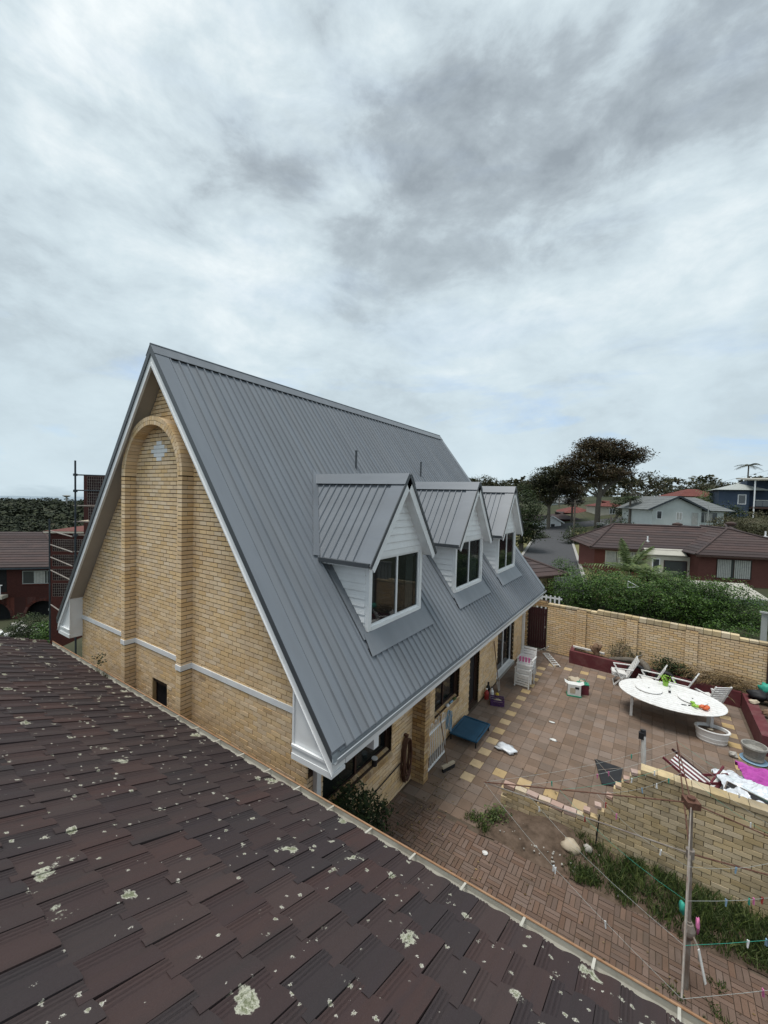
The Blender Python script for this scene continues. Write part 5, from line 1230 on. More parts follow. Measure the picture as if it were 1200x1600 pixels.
drape('magenta_cloth', 'magenta cloth draped on the far side of the plastic sheet', 'cloth', 1.80, 3.6, 10.55, 12.0, lambda u, v: .98-.45*abs(v-.2)-.05*u, 'magenta', 7, 44, .01, 2.2)
drape('magenta_cloth', 'magenta cloth corner beneath the plastic sheet by the wall top', 'cloth', 2.0, 2.9, 9.2, 9.75, lambda u, v: 1.0-.2*v, 'magenta', 17, 16)
t = thing('black_board', 'black board with rounded silver edge leaning on the plastic sheet', 'board', (1.7, 9.5, 0)); b = MB(); A = [Vector((1.15, 9.55, .55)), Vector((2.05, 9.15, .55)), Vector((2.0, 9.75, 1.22)), Vector((1.42, 10.0, 1.22))]; nn = (A[1]-A[0]).cross(A[3]-A[0]).normalized()*.03; b.hexa(A+[p+nn for p in A]); b.build('panel', 'black', t)
b = MB(); b.path([p+nn*1.1 for p in A]+[A[0]+nn*1.1], .014, 6); b.build('edge', 'galv', t)
b = MB(); b.box((2.4, 9.5, .92), (.7, .34, .02), Matrix.Rotation(-.35, 3, 'Z') @ Matrix.Rotation(.5, 3, 'X')); tag(b.build('white_sheet_board', 'paper'), 'white board lying at the near edge of the plastic sheet', 'board')
b = MB(); b.box((2.05, 9.42, 1.02), (.10, .40, .015), Matrix.Rotation(.5, 3, 'Z')); tag(b.build('white_strip', 'paper'), 'narrow white strip between the black board and the white board', 'strip')
# support under the heap
b = MB(); b.bx(1.5, 2.9, 9.9, 11.0, 0.0, .42); tag(b.build('cardboard_box', 'wood_pale'), 'large cardboard box hidden under the plastic sheet', 'box')
# ---------------------------------------------------------------- rotary clothes line
MX, MY = .64, 6.66
cl = thing('clothes_line', 'old rusty rotary clothes line standing on the brick path', 'clothes line', (MX, MY, 0))
hub = Vector((MX-.05, MY, 2.55)); col = Vector((MX-.03, MY, 1.86))
b = MB(); b.tube((MX, MY, 0), (MX, MY, .95), .034, 12); b.build('lower_mast', 'galv', cl)
b = MB(); b.tube((MX, MY, .95), hub, .023, 10); b.build('upper_mast', 'galv', cl)
b = MB(); b.lathe((MX, MY, .72), [(.05, 0), (.075, .06), (.075, .12), (.05, .20)], 14); b.build('gear_box', 'galv', cl)
b = MB(); b.tube((MX+.05, MY-.05, .80), (MX+.10, MY-.20, .80), .012, 6); b.tube((MX+.10, MY-.2, .80), (MX+.10, MY-.21, .66), .012, 6); b.build('crank', 'galv', cl)
b = MB(); b.tube(col-Vector((0, 0, .05)), col+Vector((0, 0, .06)), .05, 10); b.build('collar', 'galv', cl)
b = MB(); b.box(hub, (.16, .16, .09), Matrix.Rotation(.4, 3, 'Z')); b.tube(hub-Vector((0, 0, .05)), hub+Vector((0, 0, .08)), .045, 10); b.build('hub', 'rust', cl)
tips = []
for k, a in enumerate((194, 264, 6, 92)):
    L_ = (2.72, 2.30, 2.6, 2.50)[k]; a = math.radians(a); tip = Vector((MX+L_*math.cos(a), MY+L_*math.sin(a), 2.12)); tips.append(tip)
    b = MB(); b.tube(hub, tip, .009, 7); b.build('arm', 'rust' if k != 1 else 'galv', cl)
    b = MB(); b.tube(col, tip-(tip-col)*.02, .010, 7); b.build('strut', 'galv' if k in (0, 1) else 'rust', cl)
for f in (1.0, .80, .60, .42):
    for k in range(4):
        A, B = hub+(tips[k]-hub)*f, hub+(tips[(k+1) % 4]-hub)*f; b = MB(); pts = [A+(B-A)*q/6-Vector((0, 0, .10*math.sin(math.pi*q/6))) for q in range(7)]; b.path(pts, .0016, 4); b.build('line', 'fence_grey' if (k+int(f*10)) % 3 else 'teal', cl)
rs = random.Random(8); cols = ['teal', 'white_paint', 'red_plastic', 'light_blue', 'white_paint', 'pink', 'plastic_white']
cn = {'teal': 'green', 'white_paint': 'white', 'red_plastic': 'red', 'light_blue': 'pale blue', 'pink': 'pink', 'plastic_white': 'off-white'}
for k in range(34):
    f = (1.0, .80, .60, .42)[k % 4]; s = rs.randrange(4); q = rs.uniform(.1, .9); A, B = hub+(tips[s]-hub)*f, hub+(tips[(s+1) % 4]-hub)*f; p = A+(B-A)*q-Vector((0, 0, .10*math.sin(math.pi*q)))
    m = cols[k % 7]; u = (B-A).normalized(); b = MB()
    R = Matrix.Rotation(math.atan2(u.y, u.x), 3, 'Z')
    b.box(p+Vector((0, 0, -.025)), (.010, .007, .075), R @ Matrix.Rotation(rs.gauss(0, .15), 3, 'Y')); b.box(p+R @ Vector((0, .009, -.025)), (.010, .007, .075), R @ Matrix.Rotation(rs.gauss(0, .1), 3, 'X'))
    tag(b.build('clothes_peg', m), '%s clothes peg hanging on the clothes line' % cn[m], 'peg', '%s pegs on the clothes line' % cn[m])
A = hub+(tips[1]-hub)*.62
b = MB(); b.ball(A+Vector((-.03, 0, -.05)), .045, 9, 7, (.6, .9, 1.5), .35, 3); tag(b.build('peg_bag', 'teal', smooth=True), 'green net ball hanging from the near arm of the clothes line', 'net')
b = MB(); b.ball(A+Vector((.10, .0, -.16)), .05, 8, 6, (.35, .6, 1.5), .45, 4); tag(b.build('rag', 'pink', smooth=True), 'pink rag hanging from the near arm of the clothes line', 'rag')
b = MB(); b.bar((.72, 6.35, .9), (.80, 6.30, .55), .035, .01); tag(b.build('tag_strip', 'paper'), 'white plastic strip hanging low by the mast of the clothes line', 'strip')
# bush under the window, things on the sill
shrub('shrub', 'dark green glossy bush under the near window beside the downpipe', [((-4.08, 5.35, 1.0), (.36, .45, .55)), ((-4.02, 5.8, .65), (.32, .38, .5)), ((-4.1, 5.05, .95), (.3, .3, .5)), ((-4.05, 5.5, .4), (.35, .5, .4))], 6500, .06, 'leaf_dark', 23, 6)
t = thing('tin_pot', 'small black pot with white rim on the brick window sill', 'pot', (-4.42, 6.55, 1.11)); b = MB(); b.lathe((-4.42, 6.55, 1.11), [(.05, 0), (.06, .13), (.063, .14), (.05, .14)], 14); b.build('pot', 'black', t); b = MB(); b.lathe((-4.42, 6.55, 1.251), [(.064, 0), (.064, .018), (.05, .018)], 14); b.build('rim', 'plastic_white', t)
t = thing('potted_plant', 'yellow potted plant inside the near window', 'plant', (-4.75, 6.15, 1.16)); b = MB(); b.lathe((-4.75, 6.15, 1.16), [(.07, 0), (.09, .15), (.08, .15)], 14); b.build('pot', 'yellow', t); leafy([((-4.75, 6.15, 1.45), (.12, .12, .14))], 120, .06, 5).build('leaves', 'leaf_palm', t)
b = MB(); b.bx(-5.0, -4.55, 5.3, 7.1, 1.10, 1.15); tag(b.build('inner_shelf', 'wood_pale'), 'pale shelf just inside the near window', 'shelf')
for k, (y, lb) in enumerate(((6.62, 'white cup inside the near window nearer the yellow pot'), (6.85, 'white cup inside the near window at the right end of the shelf'))):
    b = MB(); b.lathe((-4.72, y, 1.152), [(.05, 0), (.06, .09), (.05, .09)], 12); tag(b.build('cup', 'plastic_white'), lb, 'cup')
for k, (y, m, lb) in enumerate(((10.0, 'plastic_white', 'white cloth lying on the far window sill'), (10.25, 'light_blue', 'pale blue cloth on the far window sill'), (10.45, 'leaf_palm', 'green sponge on the far window sill'))):
    lump('cloth', lb, 'cloth', (-4.41, y, .885), .06, m, 70+k, (.9, 1.6, .5), .25, 8, 5)
# ---------------------------------------------------------------- surroundings
class Fr:
    """local frame: u to the right along the front, v away from the viewer, z up"""
    def __init__(s, o, ang=0.0):
        s.o = Vector(o); R = Matrix.Rotation(math.radians(ang), 3, 'Z'); s.U = R @ RT; s.V = R @ FW
    def __call__(s, u, v, z): return s.o+s.U*u+s.V*v+Vector((0, 0, z))
    def box(s, b, u0, u1, v0, v1, z0, z1):
        b.hexa([s(u0, v0, z0), s(u1, v0, z0), s(u1, v1, z0), s(u0, v1, z0), s(u0, v0, z1), s(u1, v0, z1), s(u1, v1, z1), s(u0, v1, z1)])
def slope(b, e0, e1, r0, r1, n, lift=.035, th=.05):
    """one roof slope laid in n overlapping courses from eave e0-e1 to ridge r0-r1"""
    e0, e1, r0, r1 = map(Vector, (e0, e1, r0, r1)); nn = (e1-e0).cross(r0-e0)
    if nn.length < 1e-6: nn = (e1-e0).cross(r1-e0)
    nn.normalize()
    if nn.z < 0: nn = -nn
    for k in range(n):
        f0, f1 = k/n, min(1.0, (k+1.15)/n)
        a, c = e0+(r0-e0)*f0, e1+(r1-e1)*f0; d, e = e1+(r1-e1)*f1, e0+(r0-e0)*f1
        b.hexa([a-nn*th, c-nn*th, d-nn*th, e-nn*th, a+nn*lift, c+nn*lift, d+nn*.002, e+nn*.002])
def hip(fr, b, u0, u1, v0, v1, z, h, n, inset=None, lift=.035):
    d = (v1-v0)/2; ins = d if inset is None else inset
    ea, eb, ec, ed = fr(u0, v0, z), fr(u1, v0, z), fr(u1, v1, z), fr(u0, v1, z); ra, rb_ = fr(u0+ins, (v0+v1)/2, z+h), fr(u1-ins, (v0+v1)/2, z+h)
    slope(b, ea, eb, ra, rb_, n, lift); slope(b, eb, ec, rb_, rb_, n, lift); slope(b, ec, ed, rb_, ra, n, lift); slope(b, ed, ea, ra, ra, n, lift)
    return ra, rb_, (ea, eb, ec, ed)
def caps(fr, par, pts, m='far_tile', r=.11):
    for a, c in pts:
        b = MB(); b.tube(Vector(a)+Vector((0, 0, .03)), Vector(c)+Vector((0, 0, .03)), r, 6); b.build('ridge_tiles', m, par)
def gable(fr, b, u0, u1, v0, v1, z, h, n, axis='v', ov=.35, lift=.03):
    if axis == 'v':
        um = (u0+u1)/2
        slope(b, fr(u0, v0-ov, z), fr(u0, v1+ov, z), fr(um, v0-ov, z+h), fr(um, v1+ov, z+h), n, lift); slope(b, fr(u1, v0-ov, z), fr(u1, v1+ov, z), fr(um, v0-ov, z+h), fr(um, v1+ov, z+h), n, lift)
    else:
        vm = (v0+v1)/2
        slope(b, fr(u0-ov, v0, z), fr(u1+ov, v0, z), fr(u0-ov, vm, z+h), fr(u1+ov, vm, z+h), n, lift); slope(b, fr(u0-ov, v1, z), fr(u1+ov, v1, z), fr(u0-ov, vm, z+h), fr(u1+ov, vm, z+h), n, lift)
def fwin(fr, par, u0, u1, z0, z1, v=0.0, fm='white_paint', curt=None, mull=1, gl='glass_far', fr_w=.06, name='window', sillm=None):
    b = MB(); t = fr_w
    fr.box(b, u0, u1, v-.04, v+.02, z0, z0+t); fr.box(b, u0, u1, v-.04, v+.02, z1-t, z1); fr.box(b, u0, u0+t, v-.04, v+.02, z0+t, z1-t); fr.box(b, u1-t, u1, v-.04, v+.02, z0+t, z1-t)
    for k in range(mull): um = u0+(u1-u0)*(k+1)/(mull+1); fr.box(b, um-t/2, um+t/2, v-.04, v+.02, z0+t, z1-t)
    w_ = b.build(name, fm, par)
    b = MB(); fr.box(b, u0+t*.5, u1-t*.5, v-.022, v-.012, z0+t*.5, z1-t*.5); b.build('pane', gl, w_)
    if curt:
        for c0, c1 in curt:
            b = MB(); n = 8
            for k in range(n): a0, a1 = u0+t+(u1-u0-2*t)*(c0+(c1-c0)*k/n), u0+t+(u1-u0-2*t)*(c0+(c1-c0)*(k+.8)/n); fr.box(b, a0, a1, v-.0275, v-.0225, z0+t, z1-t)
            b.build('curtain', 'curtain', w_)
    if sillm: b = MB(); fr.box(b, u0-.05, u1+.05, v-.10, v+.02, z0-.09, z0-.003); b.build('sill', sillm, w_)
    return w_

# -- red brick house with hipped tile roofs behind the hedge
O = at(927, 905, 37); O.z = -.6; fr = Fr(O, -11)
rh = thing('neighbour_house', 'red brick house with dark brown hipped tile roofs behind the hedge', 'house', O)
EZ = 3.05
b = MB(); fr.box(b, 0, 7.3, 0, 5, -1.5, EZ); fr.box(b, 7.32, 17.5, -2.2, 7.5, -1.5, EZ-.003); b.build('wall', 'red_brick', rh)
b = MB(); ra, rb1, E = hip(fr, b, -.5, 13, -.5, 6.6, EZ-.02, 1.95, 10, 3.0); b.build('roof', 'far_tile', rh); caps(fr, rh, [(ra, rb1), (E[0], ra), (E[3], ra)])
b = MB(); slope(b, fr(6.8, -2.75, EZ), fr(18.2, -2.75, EZ), fr(11.0, 1.0, EZ+2.0), fr(11.0, 1.0, EZ+2.0), 11); slope(b, fr(6.8, -2.75, EZ), fr(6.8, 5, EZ), fr(11.0, 1.0, EZ+2.0), fr(11.0, 5, EZ+2.0), 11); slope(b, fr(18.2, -2.75, EZ), fr(18.2, 8, EZ), fr(11.0, 1.0, EZ+2.0), fr(13.5, 6, EZ+2.3), 11)
b.build('roof', 'far_tile', rh); caps(fr, rh, [(fr(6.8, -2.75, EZ), fr(11, 1, EZ+2)), (fr(18.2, -2.75, EZ), fr(11, 1, EZ+2)), (fr(11, 1, EZ+2), fr(11, 5, EZ+2))])
b = MB(); fr.box(b, 6.8, 18.2, -2.85, -2.75, EZ-.14, EZ-.02); fr.box(b, -.6, 6.75, -.6, -.5, EZ-.16, EZ-.04); b.build('gutter', 'dark_frame', rh)
fwin(fr, rh, .9, 3.9, 1.35, 2.75, 0, 'cream_wall', [(.0, .30), (.36, 1)], 2, sillm='red_brick')
fwin(fr, rh, 8.6, 11.1, 1.15, 2.75, -2.2, 'dark_frame', [(.0, .42), (.5, 1)], 1, sillm='red_brick'); fwin(fr, rh, 13.2, 15.9, 1.15, 2.75, -2.2, 'dark_frame', [(.0, .42), (.48, .95)], 1, sillm='red_brick')
b = MB(); fr.box(b, 4.3, 7.31, -.9, -.02, -1.5, 2.6); b.build('sunroom', 'cream_wall', rh); fwin(fr, rh, 4.4, 5.0, .75, 2.35, -.9, 'white_paint', None, 0); fwin(fr, rh, 5.3, 7.1, .75, 2.25, -.9, 'dark_frame', None, 0)
b = MB(); b.hexa([fr(3.9, -1.1, 2.66), fr(7.0, -1.1, 2.66), fr(7.0, -.3, 3.12), fr(3.9, -.3, 3.12), fr(3.9, -1.1, 2.72), fr(7.0, -1.1, 2.72), fr(7.0, -.3, 3.18), fr(3.9, -.3, 3.18)]); b.build('sunroom_roof', 'pale_metal', rh)
for (u, v, z) in ((4.6, .7, EZ+.55), (14.2, 1.4, EZ+1.35)):
    b = MB(); b.tube(fr(u, v, z), fr(u, v, z+.55), .06, 8); b.tube(fr(u, v, z+.0), fr(u, v, z+.12), .16, 8); b.build('flue', 'white_paint', rh)
for (u, v, z) in ((8.2, 3.4, EZ+1.9), (12.6, 3.3, EZ+2.15)):
    b = MB(); b.lathe(fr(u, v, z), [(.3, 0), (.3, .12), (.42, .16), (.42, .3), (.1, .42)], 12); b.build('roof_vent', 'dark_frame', rh)
b = MB(); fr.box(b, 12.9, 13.9, -2.62, -2.25, -.45, .35); ac = b.build('air_conditioner', 'white_paint', rh)
b = MB(); c = fr(13.35, -2.64, -.05); n = 16
b.add([c+fr.U*.27*math.cos(2*math.pi*i/n)+Vector((0, 0, .27*math.sin(2*math.pi*i/n))) for i in range(n)], [tuple(range(n))]); b.build('fan_grille', 'black', ac)
for r in (.09, .18, .26):
    b = MB(); b.path([fr(13.35, -2.66, -.05)+fr.U*r*math.cos(2*math.pi*i/14)+Vector((0, 0, r*math.sin(2*math.pi*i/14))) for i in range(15)], .012, 4); b.build('fan_ring', 'fence_grey', ac)
# pergola pipes beside it
pg = thing('pergola', 'white pipe pergola frame against the right end of the red brick house', 'pergola', fr(17, -4.6, -1))
b = MB(); P = lambda u, z, v=-4.6: fr(u, v, z)
for a, c in ((P(15.9, -.8), P(15.9, 2.0)), (P(16.0, 2.0), P(16.1, 3.0)), (P(15.9, 1.75), P(20.5, 1.75)), (P(16.1, 2.8), P(20.5, 2.1))):
    bb = MB(); bb.tube(a, c, .055, 8); bb.build('pipe', 'white_paint', pg)
# shed with cream ribbed roof
sh = thing('garden_shed', 'low shed with cream ribbed metal roof behind the boundary wall', 'shed', at(1140, 950, 26)); fs_ = Fr(at(1104, 960, 27.5), -14); fs_.o.z = 0
b = MB(); fs_.box(b, 0, 3.2, 0, 2.4, -1, .42); b.build('wall', 'fence_grey', sh)
for k in range(11):
    b = MB(); u = -.1+k*.32; b.hexa([fs_(u, -.2, .42), fs_(u+.31, -.2, .42), fs_(u+.31, 2.5, .92), fs_(u, 2.5, .92), fs_(u, -.2, .45), fs_(u+.27, -.2, .45), fs_(u+.27, 2.5, .95), fs_(u, 2.5, .95)]); b.build('roof_sheet', 'pale_metal', sh)
b = MB(); fs_.box(b, -.15, 3.4, -.26, -.2, .32, .43); b.build('gutter', 'old_white', sh)
# steel fence panels at the right edge
fe = thing('metal_fence', 'pale grey ribbed steel fence panel at the right edge beyond the brick wall', 'fence', (3.5, 18.9, 0))
for k in range(10):
    b = MB(); x = 3.35+k*.2; b.bx(x, x+.17, 19.2-.05*k, 19.24-.05*k, 0, 2.75); b.build('panel_rib', 'fence_grey', fe)
b = MB(); b.hexa([(3.3, 19.17, 2.75), (5.4, 18.68, 2.75), (5.4, 18.74, 2.75), (3.3, 19.26, 2.75), (3.3, 19.17, 2.81), (5.4, 18.68, 2.81), (5.4, 18.74, 2.81), (3.3, 19.26, 2.81)]); b.build('top_rail', 'fence_grey', fe)

# -- pale two-storey gabled house
O = at(1018, 830, 58); O.z = .4; fw_ = Fr(O, -6); wh = thing('gabled_house', 'pale grey weatherboard house with a broad grey gable and a carport', 'house', O)
b = MB(); fw_.box(b, 0, 6.5, 0, 9, -2, 2.55); b.build('lower_wall', 'stone_pot', wh)
b = MB(); fw_.box(b, 0, 6.5, -.02, 9, 2.56, 5.55); b.add([fw_(0, -.02, 5.55), fw_(6.5, -.02, 5.55), fw_(3.25, -.02, 7.0), fw_(0, .1, 5.55), fw_(6.5, .1, 5.55), fw_(3.25, .1, 7.0)], [(0, 1, 2), (5, 4, 3)]); b.build('wall', 'grey_board', wh)
for k in range(18):
    b = MB(); z = 2.6+k*.17; fw_.box(b, .02, 6.48, -.045, -.021, z, z+.15); b.build('weatherboard', 'grey_board', wh)
b = MB(); gable(fw_, b, -.8, 7.3, 0, 9, 5.25, 2.0, 8, ov=.5); b.build('roof', 'grey_roof', wh)
b = MB(); fw_.box(b, 6.52, 10.1, 1.0, 9, -2, 5.3); b.build('side_wing', 'grey_board', wh)
b = MB(); slope(b, fw_(5.4, .4, 5.3), fw_(11.2, .4, 5.3), fw_(5.4, 5, 7.2), fw_(8.6, 5, 7.2), 8); slope(b, fw_(11.2, .4, 5.3), fw_(11.2, 9, 5.3), fw_(8.6, 5, 7.2), fw_(8.6, 5, 7.2), 8); b.build('side_roof', 'grey_roof', wh)
for s_ in (-1, 1):
    b = MB(); x0 = 3.25; b.bar(fw_(x0, -.55, 7.22), fw_(x0+s_*4.05, -.55, 5.22), .06, .24); b.build('barge_board', 'dark_frame' if False else 'scaffold_metal', wh)
fwin(fw_, wh, .55, 1.25, 3.95, 5.1, -.03, 'white_paint', None, 0); fwin(fw_, wh, 3.15, 3.95, 3.85, 5.0, -.03, 'white_paint', [(0, 1)], 1); fwin(fw_, wh, 5.2, 6.05, 3.2, 5.0, -.03, 'fence_grey', [(0, 1)], 0, name='door'); fwin(fw_, wh, 6.9, 9.2, 3.6, 5.0, 1.0, 'grey_roof', [(.25, .75)], 2)
fwin(fw_, wh, 1.2, 2.5, 1.6, 2.2, -.03, 'white_paint', None, 0)
b = MB(); gable(fw_, b, 2.7, 5.9, -1.6, 0, 2.3, .9, 4, ov=.2); b.build('porch_roof', 'scaffold_metal', wh); b = MB(); fw_.box(b, 3.2, 5.4, -1.5, -.1, -1, 2.2); b.build('porch', 'dark_room', wh)
for u in (2.95, 5.6): b = MB(); fw_.box(b, u, u+.14, -1.6, -1.46, -1, 2.3); b.build('porch_post', 'white_paint', wh)
b = MB(); fw_.box(b, -5.2, -.05, -.5, 6, 2.55, 2.85); b.build('carport_roof', 'grey_roof', wh); b = MB(); fw_.box(b, -5.25, -.06, -.56, -.5, 2.5, 2.9); b.build('carport_fascia', 'fence_grey', wh)
for u in (-4.2, -1.2): b = MB(); fw_.box(b, u, u+.35, -.3, .05, -2, 2.55); b.build('carport_post', 'fence_grey', wh)
b = MB(); fw_.box(b, -5.1, -.1, 5.7, 5.9, -2, 2.5); b.build('carport_back', 'dark_room', wh)
b = MB(); b.tube(fw_(7.0, -.6, 1), fw_(7.0, -.6, 6.6), .05, 6); tag(b.build('mast', 'fence_grey'), 'thin grey service mast in front of the pale gabled house', 'mast')

# -- blue house with veranda
O = at(1124, 790, 74); O.z = 5.2; fb = Fr(O, -30); bh = thing('blue_house', 'dark blue house with a white-posted veranda on the hill at right', 'house', O)
b = MB(); fb.box(b, 0, 4.3, 1.0, 10, -3, 4.2); b.build('wing_wall', 'blue_board', bh); b = MB(); fb.box(b, 4.32, 16, 3.2, 10, -3, 6.0); b.build('wall', 'blue_board', bh)
b = MB(); hip(fb, b, -.6, 7, .2, 9, 4.2, 1.5, 6); b.build('wing_roof', 'fence_grey', bh); b = MB(); b.hexa([fb(4.0, -.6, 5.9), fb(17, -.6, 5.9), fb(17, 10, 6.6), fb(4.0, 10, 6.6), fb(4.0, -.6, 6.15), fb(17, -.6, 6.15), fb(17, 10, 6.85), fb(4.0, 10, 6.85)]); b.build('roof', 'pale_metal', bh)
fwin(fb, bh, 2.7, 3.9, 1.6, 3.4, 1.0, 'white_paint', None, 0, fr_w=.14)
b = MB(); fb.box(b, 4.4, 17, -.4, 3.1, .9, 1.25); b.build('deck', 'dark_frame', bh)
for u in (4.6, 7.2, 11.8, 16): b = MB(); fb.box(b, u, u+.18, -.4, -.22, -4.0, 5.9); b.build('post', 'white_paint', bh)
for k in range(12): b = MB(); fb.box(b, 4.9+k*.95, 5.8+k*.95, -.3, -.28, 1.35, 2.35); b.build('balustrade_pane', 'glass_far', bh)
b = MB(); fb.box(b, 4.7, 17, -.34, -.26, 2.36, 2.44); b.build('handrail', 'fence_grey', bh)
b = MB(); fb.box(b, 4.7, 16, 3.0, 3.1, -3, .9); b.build('undercroft', 'dark_room', bh)
for u in (8.0, 12.5): fwin(fb, bh, u, u+2.6, 1.3, 4.6, 3.19, 'fence_grey', None, 1)

# -- smaller houses along the far street
def cottage(label, px, py, d, ang, w_, dep, h, rh_, wm, rm, axis, zbase, wins=(), hipr=False, name='cottage'):
    o = at(px, py, d); o.z = zbase; f = Fr(o, ang); t = thing(name, label, 'house', o)
    b = MB(); f.box(b, 0, w_, 0, dep, -3, h)
    if axis == 'v' and not hipr: b.add([f(0, 0, h), f(w_, 0, h), f(w_/2, 0, h+rh_), f(0, .1, h), f(w_, .1, h), f(w_/2, .1, h+rh_)], [(0, 1, 2), (5, 4, 3)])
    b.build('wall', wm, t); b = MB()
    if hipr: hip(f, b, -.5, w_+.5, -.5, dep+.5, h, rh_, 6)
    else: gable(f, b, -.45, w_+.45, 0, dep, h-.05, rh_+.12, 6, axis)
    b.build('roof', rm, t)
    if axis == 'v' and not hipr:
        for s_ in (-1, 1): b = MB(); b.bar(f(w_/2, -.4, h+rh_+.05), f(w_/2+s_*(w_/2+.5), -.4, h-.12), .06, .22); b.build('barge_board', 'white_paint', t)
    for u0, u1, z0, z1 in wins: fwin(f, t, u0, u1, z0, z1, 0, 'white_paint', None, 1, fr_w=.09)
    return t
cottage('small white gabled cottage at the end of the street', 846, 833, 84, 6, 4.2, 9, 1.9, 1.2, 'white_paint', 'far_tile', 'v', .2, [(.9, 2.9, .7, 1.6)])
cottage('brown roofed wing of the cottage behind the white gable', 868, 830, 90, 4, 5.5, 8, 2.2, 1.6, 'red_brick', 'far_tile', 'h', .3, [(2.5, 4, .8, 1.8)], True)
cottage('red brick bungalow with an orange red hip roof beyond the street pole', 883, 815, 100, -4, 7.5, 9, 2.4, 1.8, 'red_brick', 'red_roof', 'h', 1.3, [(1, 2.6, .9, 1.9), (4.5, 6.2, .9, 1.9)], True)
cottage('long house with pale green wall and grey roof far up the street', 857, 803, 118, -4, 12, 8, 3.0, 1.6, 'grey_board', 'grey_roof', 'h', 3.0, [(1, 3, 1, 2.2), (4, 6.5, 1, 2.2), (8, 10.5, 1, 2.2)], True)
cottage('white and red house right of the big gum trunk', 937, 812, 92, -6, 5.5, 8, 3.6, 1.3, 'cream_wall', 'red_roof', 'h', 2.0, [(2, 3.2, 1.9, 3.2)], True)
cottage('house with a red roof behind the pale gabled house', 1062, 785, 88, -5, 9, 7, 4.3, 1.7, 'cream_wall', 'red_roof', 'h', 4.0, [(1, 2.5, 2.5, 3.6)], True)
# -- tiled garage beyond the end of the house
O = at(850, 935, 25); O.z = 0; fg = Fr(O, 26); gg = thing('garage', 'cream brick garage with brown tile roof past the end of the steep roof', 'garage', O)
b = MB(); fg.box(b, -4.5, .8, 0, 5, -.5, 2.05); b.build('wall', 'cream_brick', gg); b = MB(); ra, rb_, E = hip(fg, b, -5, 1.35, -.55, 5.5, 2.0, 1.25, 8, 2.6); b.build('roof', 'far_tile', gg); caps(fg, gg, [(E[1], rb_), (E[2], rb_), (ra, rb_)], 'far_tile', .09)
b = MB(); fg.box(b, -5.1, 1.45, -.65, -.55, 1.9, 2.02); b.build('gutter', 'dark_frame', gg)
pk = thing('picket_fence', 'short white picket fence above the brick wall by the maroon gate', 'fence', (-3.6, 20, 0))
for k in range(6): b = MB(); x = -4.4+k*.19; b.bx(x, x+.07, 19.9, 19.92, 0, 2.10); b.build('picket', 'white_paint', pk)
b = MB(); b.bx(-4.45, -3.3, 19.925, 19.95, 1.95, 2.02); b.build('rail', 'white_paint', pk)
# concrete strip and low walls near the hedge
# -- street
def strip_road(name, pts, w_, m, dz):
    b = MB(); L_ = len(pts)
    for k, p in enumerate(pts):
        q = pts[min(k+1, L_-1)]-pts[max(k-1, 0)]; q.z = 0; q.normalize(); s_ = Vector((q.y, -q.x, 0))
        for e in (-w_/2, w_/2): v = p+s_*e; b.v.append((v.x, v.y, hgt(v.x, v.y)+dz))
    for k in range(L_-1): b.f.append((2*k, 2*k+1, 2*k+3, 2*k+2)); b.m.append(0)
    return struct(name, b, m)
R0, R1 = gp(857, 880), gp(865, 833); dr_ = (R1-R0); pts = [R0+dr_*(-.35+k*.07) for k in range(21)]
strip_road('road', pts, 5.6, 'asphalt', .03)
cross = [R1+RT*(-30+k*3)+FW*2.0 for k in range(19)]; strip_road('cross_street', cross, 6.5, 'asphalt', .035)
for s_ in (-1, 1):
    u = dr_.normalized(); sv = Vector((u.y, -u.x, 0))
    b = MB()
    for k in range(20):
        A, B = pts[k]+sv*s_*2.95, pts[k+1]+sv*s_*2.95; A.z = hgt(A.x, A.y)+.06; B.z = hgt(B.x, B.y)+.06; b.bar(A, B, .30, .16)
    struct('kerb', b, 'concrete')
    vp = [p+sv*s_*5.6 for p in pts]; strip_road('verge', vp, 5.0, 'dry_grass', .02)
def pole(px, py, d, h, label):
    o = at(px, py, d); o.z = hgt(o.x, o.y); t = thing('power_pole', label, 'pole', o); b = MB(); b.tube(o, o+Vector((0, 0, h)), .16, 8, .11); b.build('shaft', 'bark', t)
    b = MB(); b.bar(o+RT*-.9+Vector((0, 0, h-.5)), o+RT*.9+Vector((0, 0, h-.5)), .10, .10); b.build('crossarm', 'bark', t); return o+Vector((0, 0, h-.45))
p1_ = pole(896, 843, 66, 6.6, 'timber power pole standing at the right kerb of the street'); p2_ = pole(873, 803, 112, 6.5, 'farther timber power pole up the street'); p3_ = pole(954, 825, 60, 4.4, 'short grey post in front of the big gum tree')
for k, (A, B, lb) in enumerate(((p1_, p2_, 'power line between the two street poles'), (p1_, at(1200, 735, 70), 'power line running right from the near street pole'), (p1_+Vector((0, 0, -.8)), at(975, 828, 40), 'service wire dropping to the red brick house'))):
    b = MB(); b.path([A+(B-A)*q/8-Vector((0, 0, .9*math.sin(math.pi*q/8))) for q in range(9)], .018, 4); tag(b.build('power_line', 'black'), lb, 'wire')

